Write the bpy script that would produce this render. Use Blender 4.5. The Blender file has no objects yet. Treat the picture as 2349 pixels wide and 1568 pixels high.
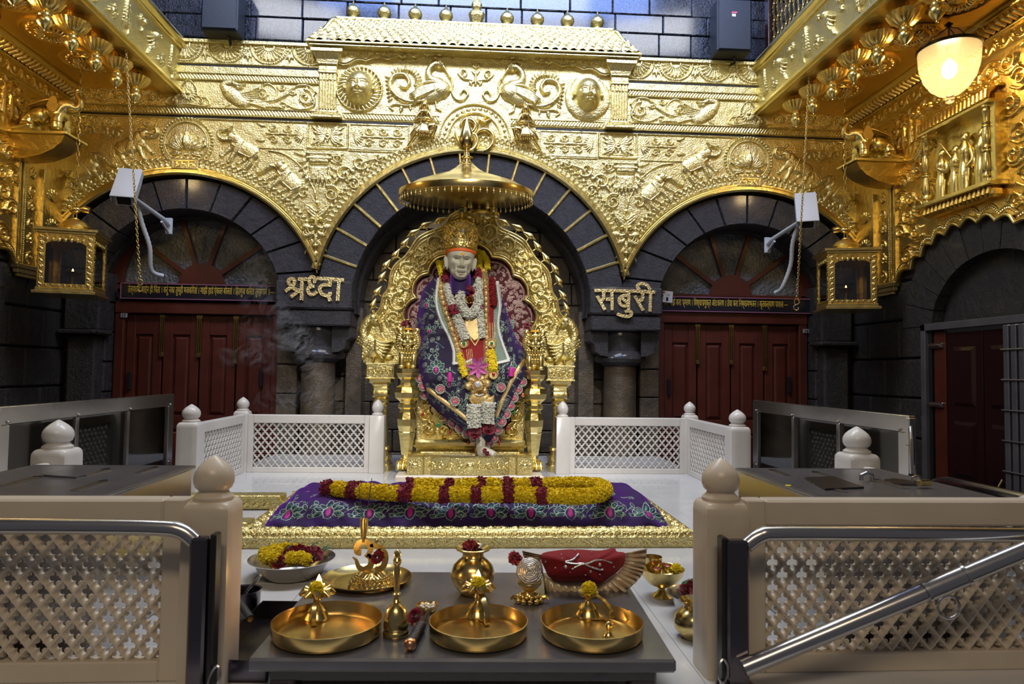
import bpy, math, random
import numpy as np
from mathutils import Vector, Matrix
random.seed(7); RNG = np.random.default_rng(7)
PI = math.pi
SC = bpy.context.scene
COL = SC.collection
# ---------------------------------------------------------------- camera, world, light, exposure
W_, H_, F_ = 2349, 1568, 1566.0
CX, YAW, PITCH, ROLL = -0.0146, 0.0613, 0.0440, 0.0130
_fw = Vector((math.sin(YAW)*math.cos(PITCH), math.cos(YAW)*math.cos(PITCH), math.sin(PITCH)))
_r = Vector((math.cos(YAW), -math.sin(YAW), 0)); _u = _r.cross(_fw)
CR = math.cos(ROLL)*_r + math.sin(ROLL)*_u
CU = -math.sin(ROLL)*_r + math.cos(ROLL)*_u
CO = Vector((CX, 0, 0.85))
def at(px, py, Y=None, X=None, Z=None):
    """surveying helper: the point of the real plane (wall, floor ...) seen at a pixel of the photograph"""
    d = _fw + CR*((px-W_/2)/F_) - CU*((py-H_/2)/F_)
    if Y is not None: t = (Y-CO.y)/d.y
    elif X is not None: t = (X-CO.x)/d.x
    else: t = (Z-CO.z)/d.z
    return CO + d*t
cam_d = bpy.data.cameras.new('camera'); cam = bpy.data.objects.new('camera', cam_d); COL.objects.link(cam)
cam_d.sensor_width = 36; cam_d.lens = F_/W_*36; cam_d.clip_start = 0.02; cam_d.clip_end = 200
M_ = Matrix((CR, CU, -_fw)).transposed().to_4x4(); M_.translation = CO; cam.matrix_world = M_
SC.camera = cam
cam_d.dof.use_dof = True; cam_d.dof.focus_distance = 5.6; cam_d.dof.aperture_fstop = 7.1
wd = bpy.data.worlds.new('world'); SC.world = wd; wd.use_nodes = True
bg = wd.node_tree.nodes['Background']; bg.inputs[0].default_value = (0.62, 0.60, 0.66, 1); bg.inputs[1].default_value = 0.11
def area(name, loc, target, sx, sy, power, col, spread=None):
    l = bpy.data.lights.new(name, 'AREA'); l.shape = 'RECTANGLE'; l.size = sx; l.size_y = sy; l.energy = power; l.color = col
    if spread: l.spread = spread
    o = bpy.data.objects.new(name, l); COL.objects.link(o); o.location = loc
    o.rotation_euler = (Vector(target)-Vector(loc)).to_track_quat('-Z', 'Y').to_euler(); return o
def bulb(name, loc, power, col, r=0.04):
    l = bpy.data.lights.new(name, 'POINT'); l.energy = power; l.color = col; l.shadow_soft_size = r
    o = bpy.data.objects.new(name, l); COL.objects.link(o); o.location = loc; return o
# cool hall lights hung high over the shrine, a weak warm one over the worshippers, a daylight-blue tube near the upper wall
area('hall_light', (0.2, 4.3, 6.1), (0, 5.5, 1.0), 2.8, 1.2, 165, (0.94, 0.97, 1.0))
area('side_hall_light', (-2.6, 4.0, 5.9), (-1.8, 6.6, 2.2), 1.2, .6, 50, (0.95, 0.97, 1.0))
area('side_hall_light', (2.6, 4.0, 5.9), (1.8, 6.6, 2.2), 1.2, .6, 50, (0.95, 0.97, 1.0))
area('front_hall_light', (-0.3, -1.6, 4.2), (0, 2.5, .6), 2.4, 0.6, 58, (1.0, 0.80, 0.54))
sl = bpy.data.lights.new('shrine_spotlight', 'SPOT'); sl.energy = 820; sl.spot_size = math.radians(34); sl.spot_blend = 0.8; sl.shadow_soft_size = 0.15; sl.color = (1.0, 0.95, 0.88)
slo = bpy.data.objects.new('shrine_spotlight', sl); COL.objects.link(slo); slo.location = (0.5, 0.6, 4.6); slo.rotation_euler = (Vector((0, 5.5, 1.1))-Vector((0.5, 0.6, 4.6))).to_track_quat('-Z', 'Y').to_euler()
area('blue_tube_light', (0.3, 5.9, 6.2), (0.3, 6.9, 4.3), 4.5, 0.12, 45, (0.30, 0.48, 1.0))
area('blue_highlight_fill', (0.2, 3.0, 7.2), (0.2, 6.9, 4.6), 5.5, 0.9, 95, (0.22, 0.38, 1.0), math.radians(70))  # added unseen light, placed so the upper wall mirrors blue highlights
SC.view_settings.view_transform = 'Standard'; SC.view_settings.look = 'None'
SC.view_settings.gamma = 1.0; SC.view_settings.use_curve_mapping = False; SC.view_settings.exposure = 0.0
SC.cycles.max_bounces = 8; SC.cycles.glossy_bounces = 4; SC.cycles.diffuse_bounces = 3; SC.cycles.transparent_max_bounces = 12
SC.cycles.caustics_reflective = False; SC.cycles.caustics_refractive = False; SC.cycles.use_denoising = True
SC.cycles.sample_clamp_indirect = 4.0

# ---------------------------------------------------------------- materials
def mat(name, col, rough=0.5, metal=0.0, bump=None, var=None, coat=0.0, sheen=0.0, trans=0.0, emit=None, estr=0.0, alpha=None, sheen_col=None, ior=None, coord='Object'):
    """bump: list of (scale, strength, detail, kind); var: (scale, colour2, amount)"""
    m = bpy.data.materials.new(name); m.use_nodes = True
    nt = m.node_tree; N = nt.nodes; L = nt.links; b = N['Principled BSDF']
    b.inputs['Base Color'].default_value = (*col, 1); b.inputs['Roughness'].default_value = rough; b.inputs['Metallic'].default_value = metal
    b.inputs['Coat Weight'].default_value = coat; b.inputs['Coat Roughness'].default_value = 0.12
    if sheen:
        b.inputs['Sheen Weight'].default_value = sheen; b.inputs['Sheen Roughness'].default_value = 0.5
        if sheen_col: b.inputs['Sheen Tint'].default_value = (*sheen_col, 1)
    if trans: b.inputs['Transmission Weight'].default_value = trans
    if ior: b.inputs['IOR'].default_value = ior
    if emit: b.inputs['Emission Color'].default_value = (*emit, 1); b.inputs['Emission Strength'].default_value = estr
    if alpha is not None: b.inputs['Alpha'].default_value = alpha
    tc = None
    if bump or var: tc = N.new('ShaderNodeTexCoord')
    if var:
        sc, c2, amt = var[:3]
        n = N.new('ShaderNodeTexNoise'); n.inputs['Scale'].default_value = sc; n.inputs['Detail'].default_value = 5
        n.inputs['Distortion'].default_value = var[3] if len(var) > 3 else 0.0
        L.new(tc.outputs[coord], n.inputs['Vector'])
        rmp = N.new('ShaderNodeValToRGB'); rmp.color_ramp.elements[0].position = 0.5-0.5*amt*0.6; rmp.color_ramp.elements[1].position = 0.5+0.5*amt*0.6
        rmp.color_ramp.elements[0].color = (*col, 1); rmp.color_ramp.elements[1].color = (*c2, 1)
        L.new(n.outputs['Fac'], rmp.inputs[0]); L.new(rmp.outputs[0], b.inputs['Base Color'])
    if bump:
        prev = None
        for sc, st, det, kind in bump:
            if kind == 'v':
                n = N.new('ShaderNodeTexVoronoi'); n.inputs['Scale'].default_value = sc; out = n.outputs['Distance']
            else:
                n = N.new('ShaderNodeTexNoise'); n.inputs['Scale'].default_value = sc; n.inputs['Detail'].default_value = det; out = n.outputs['Fac']
            L.new(tc.outputs[coord], n.inputs['Vector'])
            bp = N.new('ShaderNodeBump'); bp.inputs['Strength'].default_value = 1.0; bp.inputs['Distance'].default_value = st
            L.new(out, bp.inputs['Height'])
            if prev: L.new(prev, bp.inputs['Normal'])
            prev = bp.outputs[0]
        L.new(prev, b.inputs['Normal'])
    return m
GOLD = mat('hammered_gold', (0.76, 0.66, 0.31), 0.36, 1.0, [(75, 0.006, 3, 'n'), (11, 0.012, 2, 'n')], (3, (0.70, 0.58, 0.24), 0.8))
GOLDP = mat('polished_gold', (0.84, 0.69, 0.28), 0.29, 1.0, [(18, 0.004, 2, 'n')])
GOLDD = mat('deep_gold', (0.88, 0.62, 0.18), 0.32, 1.0, [(30, 0.004, 3, 'n'), (9, 0.006, 2, 'n')])
BRASS = mat('brass', (0.78, 0.62, 0.28), 0.22, 1.0, [(25, 0.0006, 2, 'n')], (5, (0.66, 0.50, 0.19), 0.8))
BRASSP = mat('plate_brass', (0.76, 0.57, 0.24), 0.26, 1.0, [(12, 0.0006, 2, 'n')], (9, (0.64, 0.44, 0.15), 0.9))
COPPER = mat('copper', (0.8, 0.42, 0.22), 0.3, 1.0)
MARBLE = mat('white_marble', (0.80, 0.77, 0.73), 0.28, 0.0, [(6, 0.002, 2, 'n')], (2.2, (0.70, 0.67, 0.64), 0.7, 1.2))
MARBLEY = mat('tan_marble', (0.76, 0.68, 0.56), 0.32, 0.0, [(8, 0.002, 2, 'n')], (3, (0.66, 0.56, 0.45), 0.9, 1.0))  # yellower and slightly darker than the white marble
FLOORM = mat('floor_marble', (0.80, 0.80, 0.80), 0.14, 0.0, None, (1.6, (0.66, 0.67, 0.70), 0.8, 2.0), coord='Object')
STONE = mat('black_stone', (0.042, 0.038, 0.040), 0.34, 0.0, [(130, 0.014, 4, 'n'), (20, 0.014, 3, 'n')], (14, (0.022, 0.019, 0.020), 0.9), coat=0.35)
STONEW = mat('black_wall_stone', (0.030, 0.034, 0.045), 0.24, 0.0, [(55, 0.02, 4, 'n'), (14, 0.03, 2, 'n')], (14, (0.018, 0.020, 0.028), 0.9), coat=0.6)
STONEN = mat('oiled_niche_stone', (0.135, 0.098, 0.056), 0.30, 0.0, [(90, 0.006, 3, 'n'), (16, 0.008, 2, 'n')], (6, (0.05, 0.042, 0.034), 0.9), coat=0.3)
JOINT = mat('dark_joint', (0.012, 0.011, 0.011), 0.6)
WOOD = mat('red_brown_wood', (0.105, 0.022, 0.012), 0.34, 0.0, [(30, 0.001, 3, 'n')], (5, (0.06, 0.013, 0.008), 0.9), coat=0.25)
WOODD = mat('dark_polished_wood', (0.020, 0.006, 0.007), 0.2, 0.0, [(20, 0.002, 3, 'n')], coat=0.4)
STEEL = mat('stainless_steel', (0.58, 0.57, 0.57), 0.24, 1.0, [(8, 0.0010, 2, 'n')])
STEELT = mat('worn_steel', (0.30, 0.30, 0.33), 0.25, 0.7, [(5, 0.003, 2, 'n')], (7, (0.21, 0.21, 0.23), 0.9))
STEELD = mat('dark_steel', (0.16, 0.14, 0.16), 0.24, 1.0)
BLACK = mat('black_paint', (0.015, 0.014, 0.015), 0.3)
RUBBER = mat('black_rubber', (0.02, 0.02, 0.022), 0.5)
GREYM = mat('light_grey_enamel', (0.55, 0.56, 0.58), 0.35)
SPEAK = mat('speaker_black', (0.008, 0.014, 0.026), 0.45, 0.0, [(220, 0.001, 2, 'n')])
GLASSW = mat('frosted_ribbed_glass', (0.16, 0.17, 0.17), 0.12, 0.0, [(34, 0.02, 2, 'n')], (6, (0.08, 0.085, 0.085), 0.8), coat=0.5)
YELLOW = mat('marigold_yellow', (1.0, 0.76, 0.015), 0.7)
YELLOWL = mat('chrysanthemum_yellow', (1.0, 0.82, 0.04), 0.7)
ROSE = mat('rose_red', (0.30, 0.008, 0.035), 0.6, sheen=0.3)
JASMINE = mat('jasmine_white', (0.80, 0.80, 0.70), 0.6)
GREENL = mat('leaf_green', (0.05, 0.12, 0.03), 0.5)
REDV = mat('red_velvet', (0.26, 0.004, 0.008), 0.8, sheen=0.6, sheen_col=(0.9, 0.2, 0.2), bump=[(60, 0.002, 3, 'n')])
CREAM = mat('cream_satin', (0.80, 0.66, 0.46), 0.35, 0.25, [(20, 0.001, 2, 'n')])
SILVER = mat('silver', (0.72, 0.70, 0.68), 0.38, 1.0, [(120, 0.003, 2, 'n')])
STATUEM = mat('statue_marble', (0.58, 0.55, 0.43), 0.28, 0.0, None, (5, (0.50, 0.47, 0.36), 0.8), coat=0.2)
PURPLE = mat('purple_velvet', (0.035, 0.007, 0.12), 0.75, sheen=1.0, sheen_col=(0.42, 0.09, 1.0), bump=[(25, 0.006, 3, 'n')], var=(7, (0.010, 0.003, 0.032), 0.9))
ROBE = mat('purple_velvet_robe', (0.010, 0.003, 0.030), 0.75, sheen=0.34, sheen_col=(0.30, 0.08, 0.9), bump=[(25, 0.006, 3, 'n')], var=(6, (0.006, 0.003, 0.016), 0.9))
TEAL = mat('teal_sequins', (0.02, 0.12, 0.10), 0.3, 0.5)
SAGE = mat('pale_green_thread', (0.30, 0.40, 0.31), 0.45, 0.3)
MAGENTA = mat('magenta_thread', (0.55, 0.02, 0.28), 0.6)
PINK = mat('pink_silk', (0.80, 0.10, 0.20), 0.5)
SEQ = mat('silver_sequin_trim', (0.62, 0.60, 0.55), 0.3, 0.7, [(300, 0.004, 2, 'n')])
ZARI = mat('zari_gold_thread', (0.74, 0.54, 0.24), 0.35, 0.7, [(200, 0.003, 2, 'n')])
MAROON = mat('maroon_velvet', (0.09, 0.006, 0.012), 0.8, sheen=0.3)
BEIGE = mat('beige_embroidery', (0.44, 0.29, 0.25), 0.5, 0.2)
ORANGE = mat('orange_cloth', (0.85, 0.14, 0.02), 0.6)
SAFF = mat('saffron_paste', (0.90, 0.42, 0.02), 0.6)
WHITEC = mat('white_silk', (0.78, 0.77, 0.72), 0.5, 0.1, [(200, 0.002, 2, 'n')])
GREENC = mat('green_brocade', (0.05, 0.16, 0.13), 0.5, 0.3, [(200, 0.003, 2, 'n')], (160, (0.35, 0.38, 0.30), 0.6))
GEMR = mat('red_stone', (0.4, 0.01, 0.02), 0.1, coat=1.0)
GEMG = mat('green_stone', (0.01, 0.25, 0.10), 0.1, coat=1.0)
GEMW = mat('white_stone', (0.75, 0.75, 0.8), 0.08, 0.3, coat=1.0)
GEMO = mat('orange_stone', (0.85, 0.2, 0.05), 0.1, coat=1.0)
FLAME = mat('flame', (1, 0.6, 0.2), 0.5, emit=(1.0, 0.52, 0.16), estr=9.0)
HOT = mat('glowing_bulb', (1, 1, 1), 0.5, emit=(1.0, 0.78, 0.42), estr=60.0)
def glass(name, col, rough, tint=0.35, amt=0.5):
    """a pane: part mirror, part clear sheet"""
    m = bpy.data.materials.new(name); m.use_nodes = True; nt = m.node_tree; N = nt.nodes; L = nt.links
    for n in list(N): N.remove(n)
    o = N.new('ShaderNodeOutputMaterial'); g = N.new('ShaderNodeBsdfGlossy'); t = N.new('ShaderNodeBsdfTransparent'); mx = N.new('ShaderNodeMixShader'); fr = N.new('ShaderNodeFresnel')
    g.inputs['Roughness'].default_value = rough; g.inputs['Color'].default_value = (0.8, 0.8, 0.8, 1); t.inputs['Color'].default_value = (*col, 1); fr.inputs['IOR'].default_value = 1.5
    ad = N.new('ShaderNodeMath'); ad.operation = 'ADD'; ad.inputs[1].default_value = amt
    L.new(fr.outputs[0], ad.inputs[0]); L.new(ad.outputs[0], mx.inputs[0]); L.new(t.outputs[0], mx.inputs[1]); L.new(g.outputs[0], mx.inputs[2]); L.new(mx.outputs[0], o.inputs[0]); return m
PANE = glass('clear_pane', (0.8, 0.8, 0.8), 0.03, amt=0.04)
SMOKED = glass('smoked_acrylic', (0.16, 0.15, 0.20), 0.05, amt=0.10)
def frost(name):
    m = bpy.data.materials.new(name); m.use_nodes = True; nt = m.node_tree; N = nt.nodes; L = nt.links
    for n in list(N): N.remove(n)
    o = N.new('ShaderNodeOutputMaterial'); g = N.new('ShaderNodeBsdfGlossy'); t = N.new('ShaderNodeBsdfTransparent'); d = N.new('ShaderNodeBsdfTranslucent')
    g.inputs['Roughness'].default_value = 0.12; t.inputs['Color'].default_value = (1.0, 0.96, 0.86, 1); d.inputs['Color'].default_value = (0.95, 0.85, 0.6, 1)
    m1 = N.new('ShaderNodeMixShader'); m2 = N.new('ShaderNodeMixShader'); m1.inputs[0].default_value = 0.16; m2.inputs[0].default_value = 0.10
    L.new(t.outputs[0], m1.inputs[1]); L.new(d.outputs[0], m1.inputs[2]); L.new(m1.outputs[0], m2.inputs[1]); L.new(g.outputs[0], m2.inputs[2]); L.new(m2.outputs[0], o.inputs[0]); return m
FROST = frost('etched_lamp_glass')

# ---------------------------------------------------------------- mesh building
class MB:
    def __init__(s): s.v = []; s.f = []; s.n = 0
    def add(s, verts, faces):
        verts = np.asarray(verts, float).reshape(-1, 3)
        if isinstance(faces, np.ndarray): s.f.append(faces+s.n)
        else:
            by = {}
            for f in faces: by.setdefault(len(f), []).append(f)
            for k, fs in by.items(): s.f.append(np.array(fs, int)+s.n)
        s.v.append(verts); s.n += len(verts); return s
    def merge(s, o, M=None):
        for v in o.v: s.v.append(v if M is None else xf(v, M))
        for f in o.f: s.f.append(f+s.n)
        s.n += o.n; return s
    def box(s, x0, x1, y0, y1, z0, z1, bev=0.0, M=None):
        x0, x1 = min(x0, x1), max(x0, x1); y0, y1 = min(y0, y1), max(y0, y1); z0, z1 = min(z0, z1), max(z0, z1)
        if bev <= 0:
            v = [(x, y, z) for x in (x0, x1) for y in (y0, y1) for z in (z0, z1)]
            f = [(0, 1, 3, 2), (4, 6, 7, 5), (0, 4, 5, 1), (2, 3, 7, 6), (0, 2, 6, 4), (1, 5, 7, 3)]
        else:
            b = min(bev, (x1-x0)*.49, (y1-y0)*.49, (z1-z0)*.49)
            v = []; idx = {}
            for i, x in enumerate((x0, x1)):
                for j, y in enumerate((y0, y1)):
                    for k, z in enumerate((z0, z1)):
                        dx, dy, dz = (b if i == 0 else -b), (b if j == 0 else -b), (b if k == 0 else -b)
                        idx[i, j, k, 0] = len(v); v.append((x, y+dy, z+dz))
                        idx[i, j, k, 1] = len(v); v.append((x+dx, y, z+dz))
                        idx[i, j, k, 2] = len(v); v.append((x+dx, y+dy, z))
            I = idx; f = []
            for i in (0, 1):
                f.append([I[i, 0, 0, 0], I[i, 0, 1, 0], I[i, 1, 1, 0], I[i, 1, 0, 0]][::(1 if i == 0 else -1)])
                f.append([I[0, i, 0, 1], I[1, i, 0, 1], I[1, i, 1, 1], I[0, i, 1, 1]][::(1 if i == 0 else -1)])
                f.append([I[0, 0, i, 2], I[0, 1, i, 2], I[1, 1, i, 2], I[1, 0, i, 2]][::(1 if i == 0 else -1)])
            for i in (0, 1):
                for j in (0, 1):
                    f.append([I[i, j, 0, 0], I[i, j, 1, 0], I[i, j, 1, 1], I[i, j, 0, 1]])
                    f.append([I[i, 0, j, 0], I[i, 1, j, 0], I[i, 1, j, 2], I[i, 0, j, 2]])
                    f.append([I[0, i, j, 1], I[1, i, j, 1], I[1, i, j, 2], I[0, i, j, 2]])
                    for k in (0, 1): f.append([I[i, j, k, 0], I[i, j, k, 1], I[i, j, k, 2]])
        v = np.array(v, float)
        if M is not None: v = xf(v, M)
        return s.add(v, f)
    def lathe(s, prof, seg=24, M=None, sq=None, flute=None):
        """prof: (r, z) rows from bottom to top; sq: superellipse exponent for squared sections; flute: (n, depth)"""
        prof = np.array(prof, float); a = np.arange(seg)*2*PI/seg
        k = np.ones(seg)
        if sq: k = 1/(np.abs(np.cos(a))**sq+np.abs(np.sin(a))**sq)**(1/sq)
        if flute: k = k*(1+flute[1]*np.cos(a*flute[0]))
        v = np.zeros((len(prof), seg, 3)); v[:, :, 0] = prof[:, 0:1]*np.cos(a)*k; v[:, :, 1] = prof[:, 0:1]*np.sin(a)*k; v[:, :, 2] = prof[:, 1:2]
        v = v.reshape(-1, 3)
        i = np.arange(len(prof)-1)[:, None]*seg; j = np.arange(seg)[None, :]; j2 = (j+1) % seg
        f = np.stack([i+j, i+j2, i+seg+j2, i+seg+j], -1).reshape(-1, 4)
        if M is not None: v = xf(v, M)
        s.add(v, f)
        n = len(prof)
        if prof[0, 0] > 1e-4: s.f.append((np.arange(seg)[::-1]+s.n-n*seg)[None])
        if prof[-1, 0] > 1e-4: s.f.append((np.arange(seg)+s.n-seg)[None])
        return s
    def tube(s, pts, r, sides=8, closed=False, caps=True, flat=None):
        P = np.array([tuple(p) for p in pts], float); n = len(P); r = np.broadcast_to(np.asarray(r, float), (n,)); sides = 12 if 6 <= sides < 12 and r.max() > .008 else sides
        T = np.gradient(P, axis=0) if not closed else np.roll(P, -1, 0)-np.roll(P, 1, 0)
        T /= np.linalg.norm(T, axis=1)[:, None]+1e-12
        up = np.array([0, 0, 1.0]) if abs(T[0, 2]) < 0.9 else np.array([0, 1.0, 0])
        if flat is not None: up = np.array(flat, float)
        V = []; A = np.cross(T[0], up); A /= np.linalg.norm(A)+1e-12
        a = np.arange(sides)*2*PI/sides
        for i in range(n):
            A = A-T[i]*(A@T[i]); A /= np.linalg.norm(A)+1e-12; B = np.cross(T[i], A)
            V.append(P[i]+r[i]*(np.cos(a)[:, None]*A+np.sin(a)[:, None]*B))
        m = n if closed else n-1
        i = np.arange(m)[:, None]; j = np.arange(sides)[None]; j2 = (j+1) % sides; i2 = (i+1) % n
        f = np.stack([i*sides+j, i*sides+j2, i2*sides+j2, i2*sides+j], -1).reshape(-1, 4)
        s.add(np.array(V).reshape(-1, 3), f)
        if caps and not closed:
            s.f.append((np.arange(sides)[::-1]+s.n-n*sides)[None]); s.f.append((np.arange(sides)+s.n-sides)[None])
        return s
    def prism(s, pts, fn0, fn1):
        """a flat outline (list of (u, v)) between two surfaces fn(u, v) -> xyz; outline counter-clockwise"""
        n = len(pts); v = [fn0(*p) for p in pts]+[fn1(*p) for p in pts]
        s.add(np.array([tuple(q) for q in v]), [tuple(range(n))[::-1], tuple(range(n, 2*n))]+[(i, (i+1) % n, n+(i+1) % n, n+i) for i in range(n)]); return s
    def ball(s, c, r, seg=12, rings=8, M=None, sc=(1, 1, 1)):
        t = np.linspace(-PI/2, PI/2, rings+1)
        m = Matrix.Translation(Vector(c)) @ (M or Matrix()) @ Matrix.Diagonal((*sc, 1))
        return s.lathe([(max(r*math.cos(q), 1e-5 if abs(abs(q)-PI/2) < 1e-6 else 0), r*math.sin(q)) for q in t], seg, m)
    def data(s, name, mat_, smooth=True, sharp=None):
        me = bpy.data.meshes.new(name); V = np.concatenate(s.v).astype(np.float32)
        me.vertices.add(len(V)); me.vertices.foreach_set('co', V.ravel())
        tot = np.concatenate([np.full(len(f), f.shape[1]) for f in s.f]).astype(np.int32)
        lv = np.concatenate([f.ravel() for f in s.f]).astype(np.int32)
        st = np.zeros(len(tot), np.int32); st[1:] = np.cumsum(tot)[:-1]
        me.loops.add(len(lv)); me.loops.foreach_set('vertex_index', lv)
        me.polygons.add(len(tot)); me.polygons.foreach_set('loop_start', st); me.polygons.foreach_set('loop_total', tot)
        me.polygons.foreach_set('use_smooth', np.full(len(tot), bool(smooth)))
        me.update(calc_edges=True); me.validate()
        if smooth and sharp: me.set_sharp_from_angle(angle=math.radians(sharp))
        if mat_: me.materials.append(mat_)
        return me
    def build(s, name, mat_, parent=None, smooth=True, sharp=35, label=None, kind=None):
        o = bpy.data.objects.new(name, s.data(name, mat_, smooth, sharp)); COL.objects.link(o)
        if parent is not None: adopt(o, parent)
        if label: o['label'] = label
        if kind: o['kind'] = kind
        return o
KID = {}
def wm(o): return o.matrix_basis.copy() if o.parent is None else wm(o.parent) @ o.matrix_parent_inverse @ o.matrix_basis
def adopt(o, parent):
    o.parent = parent; o.matrix_parent_inverse = wm(parent).inverted(); KID.setdefault(parent.name, []).append(o); return o
def xf(v, M):
    A = np.array(M.to_3x3()); return np.asarray(v) @ A.T + np.array(M.translation)
def T(x=0, y=0, z=0, rx=0, ry=0, rz=0, s=1.0):
    return Matrix.Translation((x, y, z)) @ Matrix.Rotation(rz, 4, 'Z') @ Matrix.Rotation(ry, 4, 'Y') @ Matrix.Rotation(rx, 4, 'X') @ Matrix.Diagonal((s, s, s, 1))
def thing(name, label, cat, loc=(0, 0, 0), group=None, kind=None):
    o = bpy.data.objects.new(name, None); COL.objects.link(o); o.location = loc; o.empty_display_size = 0.05
    o['label'] = label; o['category'] = cat
    if group: o['group'] = group
    if kind: o['kind'] = kind
    return o
def tag(o, label, cat, group=None, kind=None):
    o['label'] = label; o['category'] = cat
    if group: o['group'] = group
    if kind: o['kind'] = kind
    return o
def dup(o, M=None, label=None, parent=None):
    """copy a thing with its parts and sub-parts; M moves the copy in world space"""
    c = o.copy(); COL.objects.link(c)
    if parent is not None: c.parent = parent; c.matrix_parent_inverse = o.matrix_parent_inverse.copy(); KID.setdefault(parent.name, []).append(c)
    if M is not None: c.matrix_basis = M @ o.matrix_basis
    if label: c['label'] = label
    for k in list(KID.get(o.name, [])): dup(k, None, None, c)
    return c
def piece(o, M):
    """another piece alike under the same parent, sharing the mesh, moved by M in world space"""
    c = o.copy(); COL.objects.link(c)
    if o.parent is not None:
        W = wm(o); Pw = wm(o.parent) @ o.matrix_parent_inverse; c.matrix_basis = Pw.inverted() @ M @ W; KID.setdefault(o.parent.name, []).append(c)
    else: c.matrix_basis = M @ o.matrix_basis
    for k in list(KID.get(o.name, [])): dup(k, None, None, c)
    return c

# ---------------------------------------------------------------- splines and relief work
def cr(pts, n=8, closed=False):
    P = np.array([tuple(p) for p in pts], float); m = len(P)
    if m < 3 and not closed: 
        t = np.linspace(0, 1, n+1)[:, None]; return P[0]*(1-t)+P[-1]*t
    out = []
    rng = range(m if closed else m-1)
    for i in rng:
        if closed: a, b, c, d = P[(i-1) % m], P[i], P[(i+1) % m], P[(i+2) % m]
        else: a, b, c, d = P[max(i-1, 0)], P[i], P[i+1], P[min(i+2, m-1)]
        for t in np.arange(n)/n:
            out.append(0.5*((2*b)+(-a+c)*t+(2*a-5*b+4*c-d)*t*t+(-a+3*b-3*c+d)*t**3))
    if not closed: out.append(P[-1])
    return np.array(out)
def arc(cx, cy, r, a0, a1, n=24, ry=None):
    a = np.radians(np.linspace(a0, a1, n)); return np.c_[cx+r*np.cos(a), cy+(ry or r)*np.sin(a)]
def spiral(cx, cy, r, a0, turns, hand=1, n=30, rend=0.12):
    t = np.linspace(0, 1, n); a = math.radians(a0)+hand*t*turns*2*PI; rr = r*(1-t*(1-rend))
    return np.c_[cx+rr*np.cos(a), cy+rr*np.sin(a)]
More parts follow.
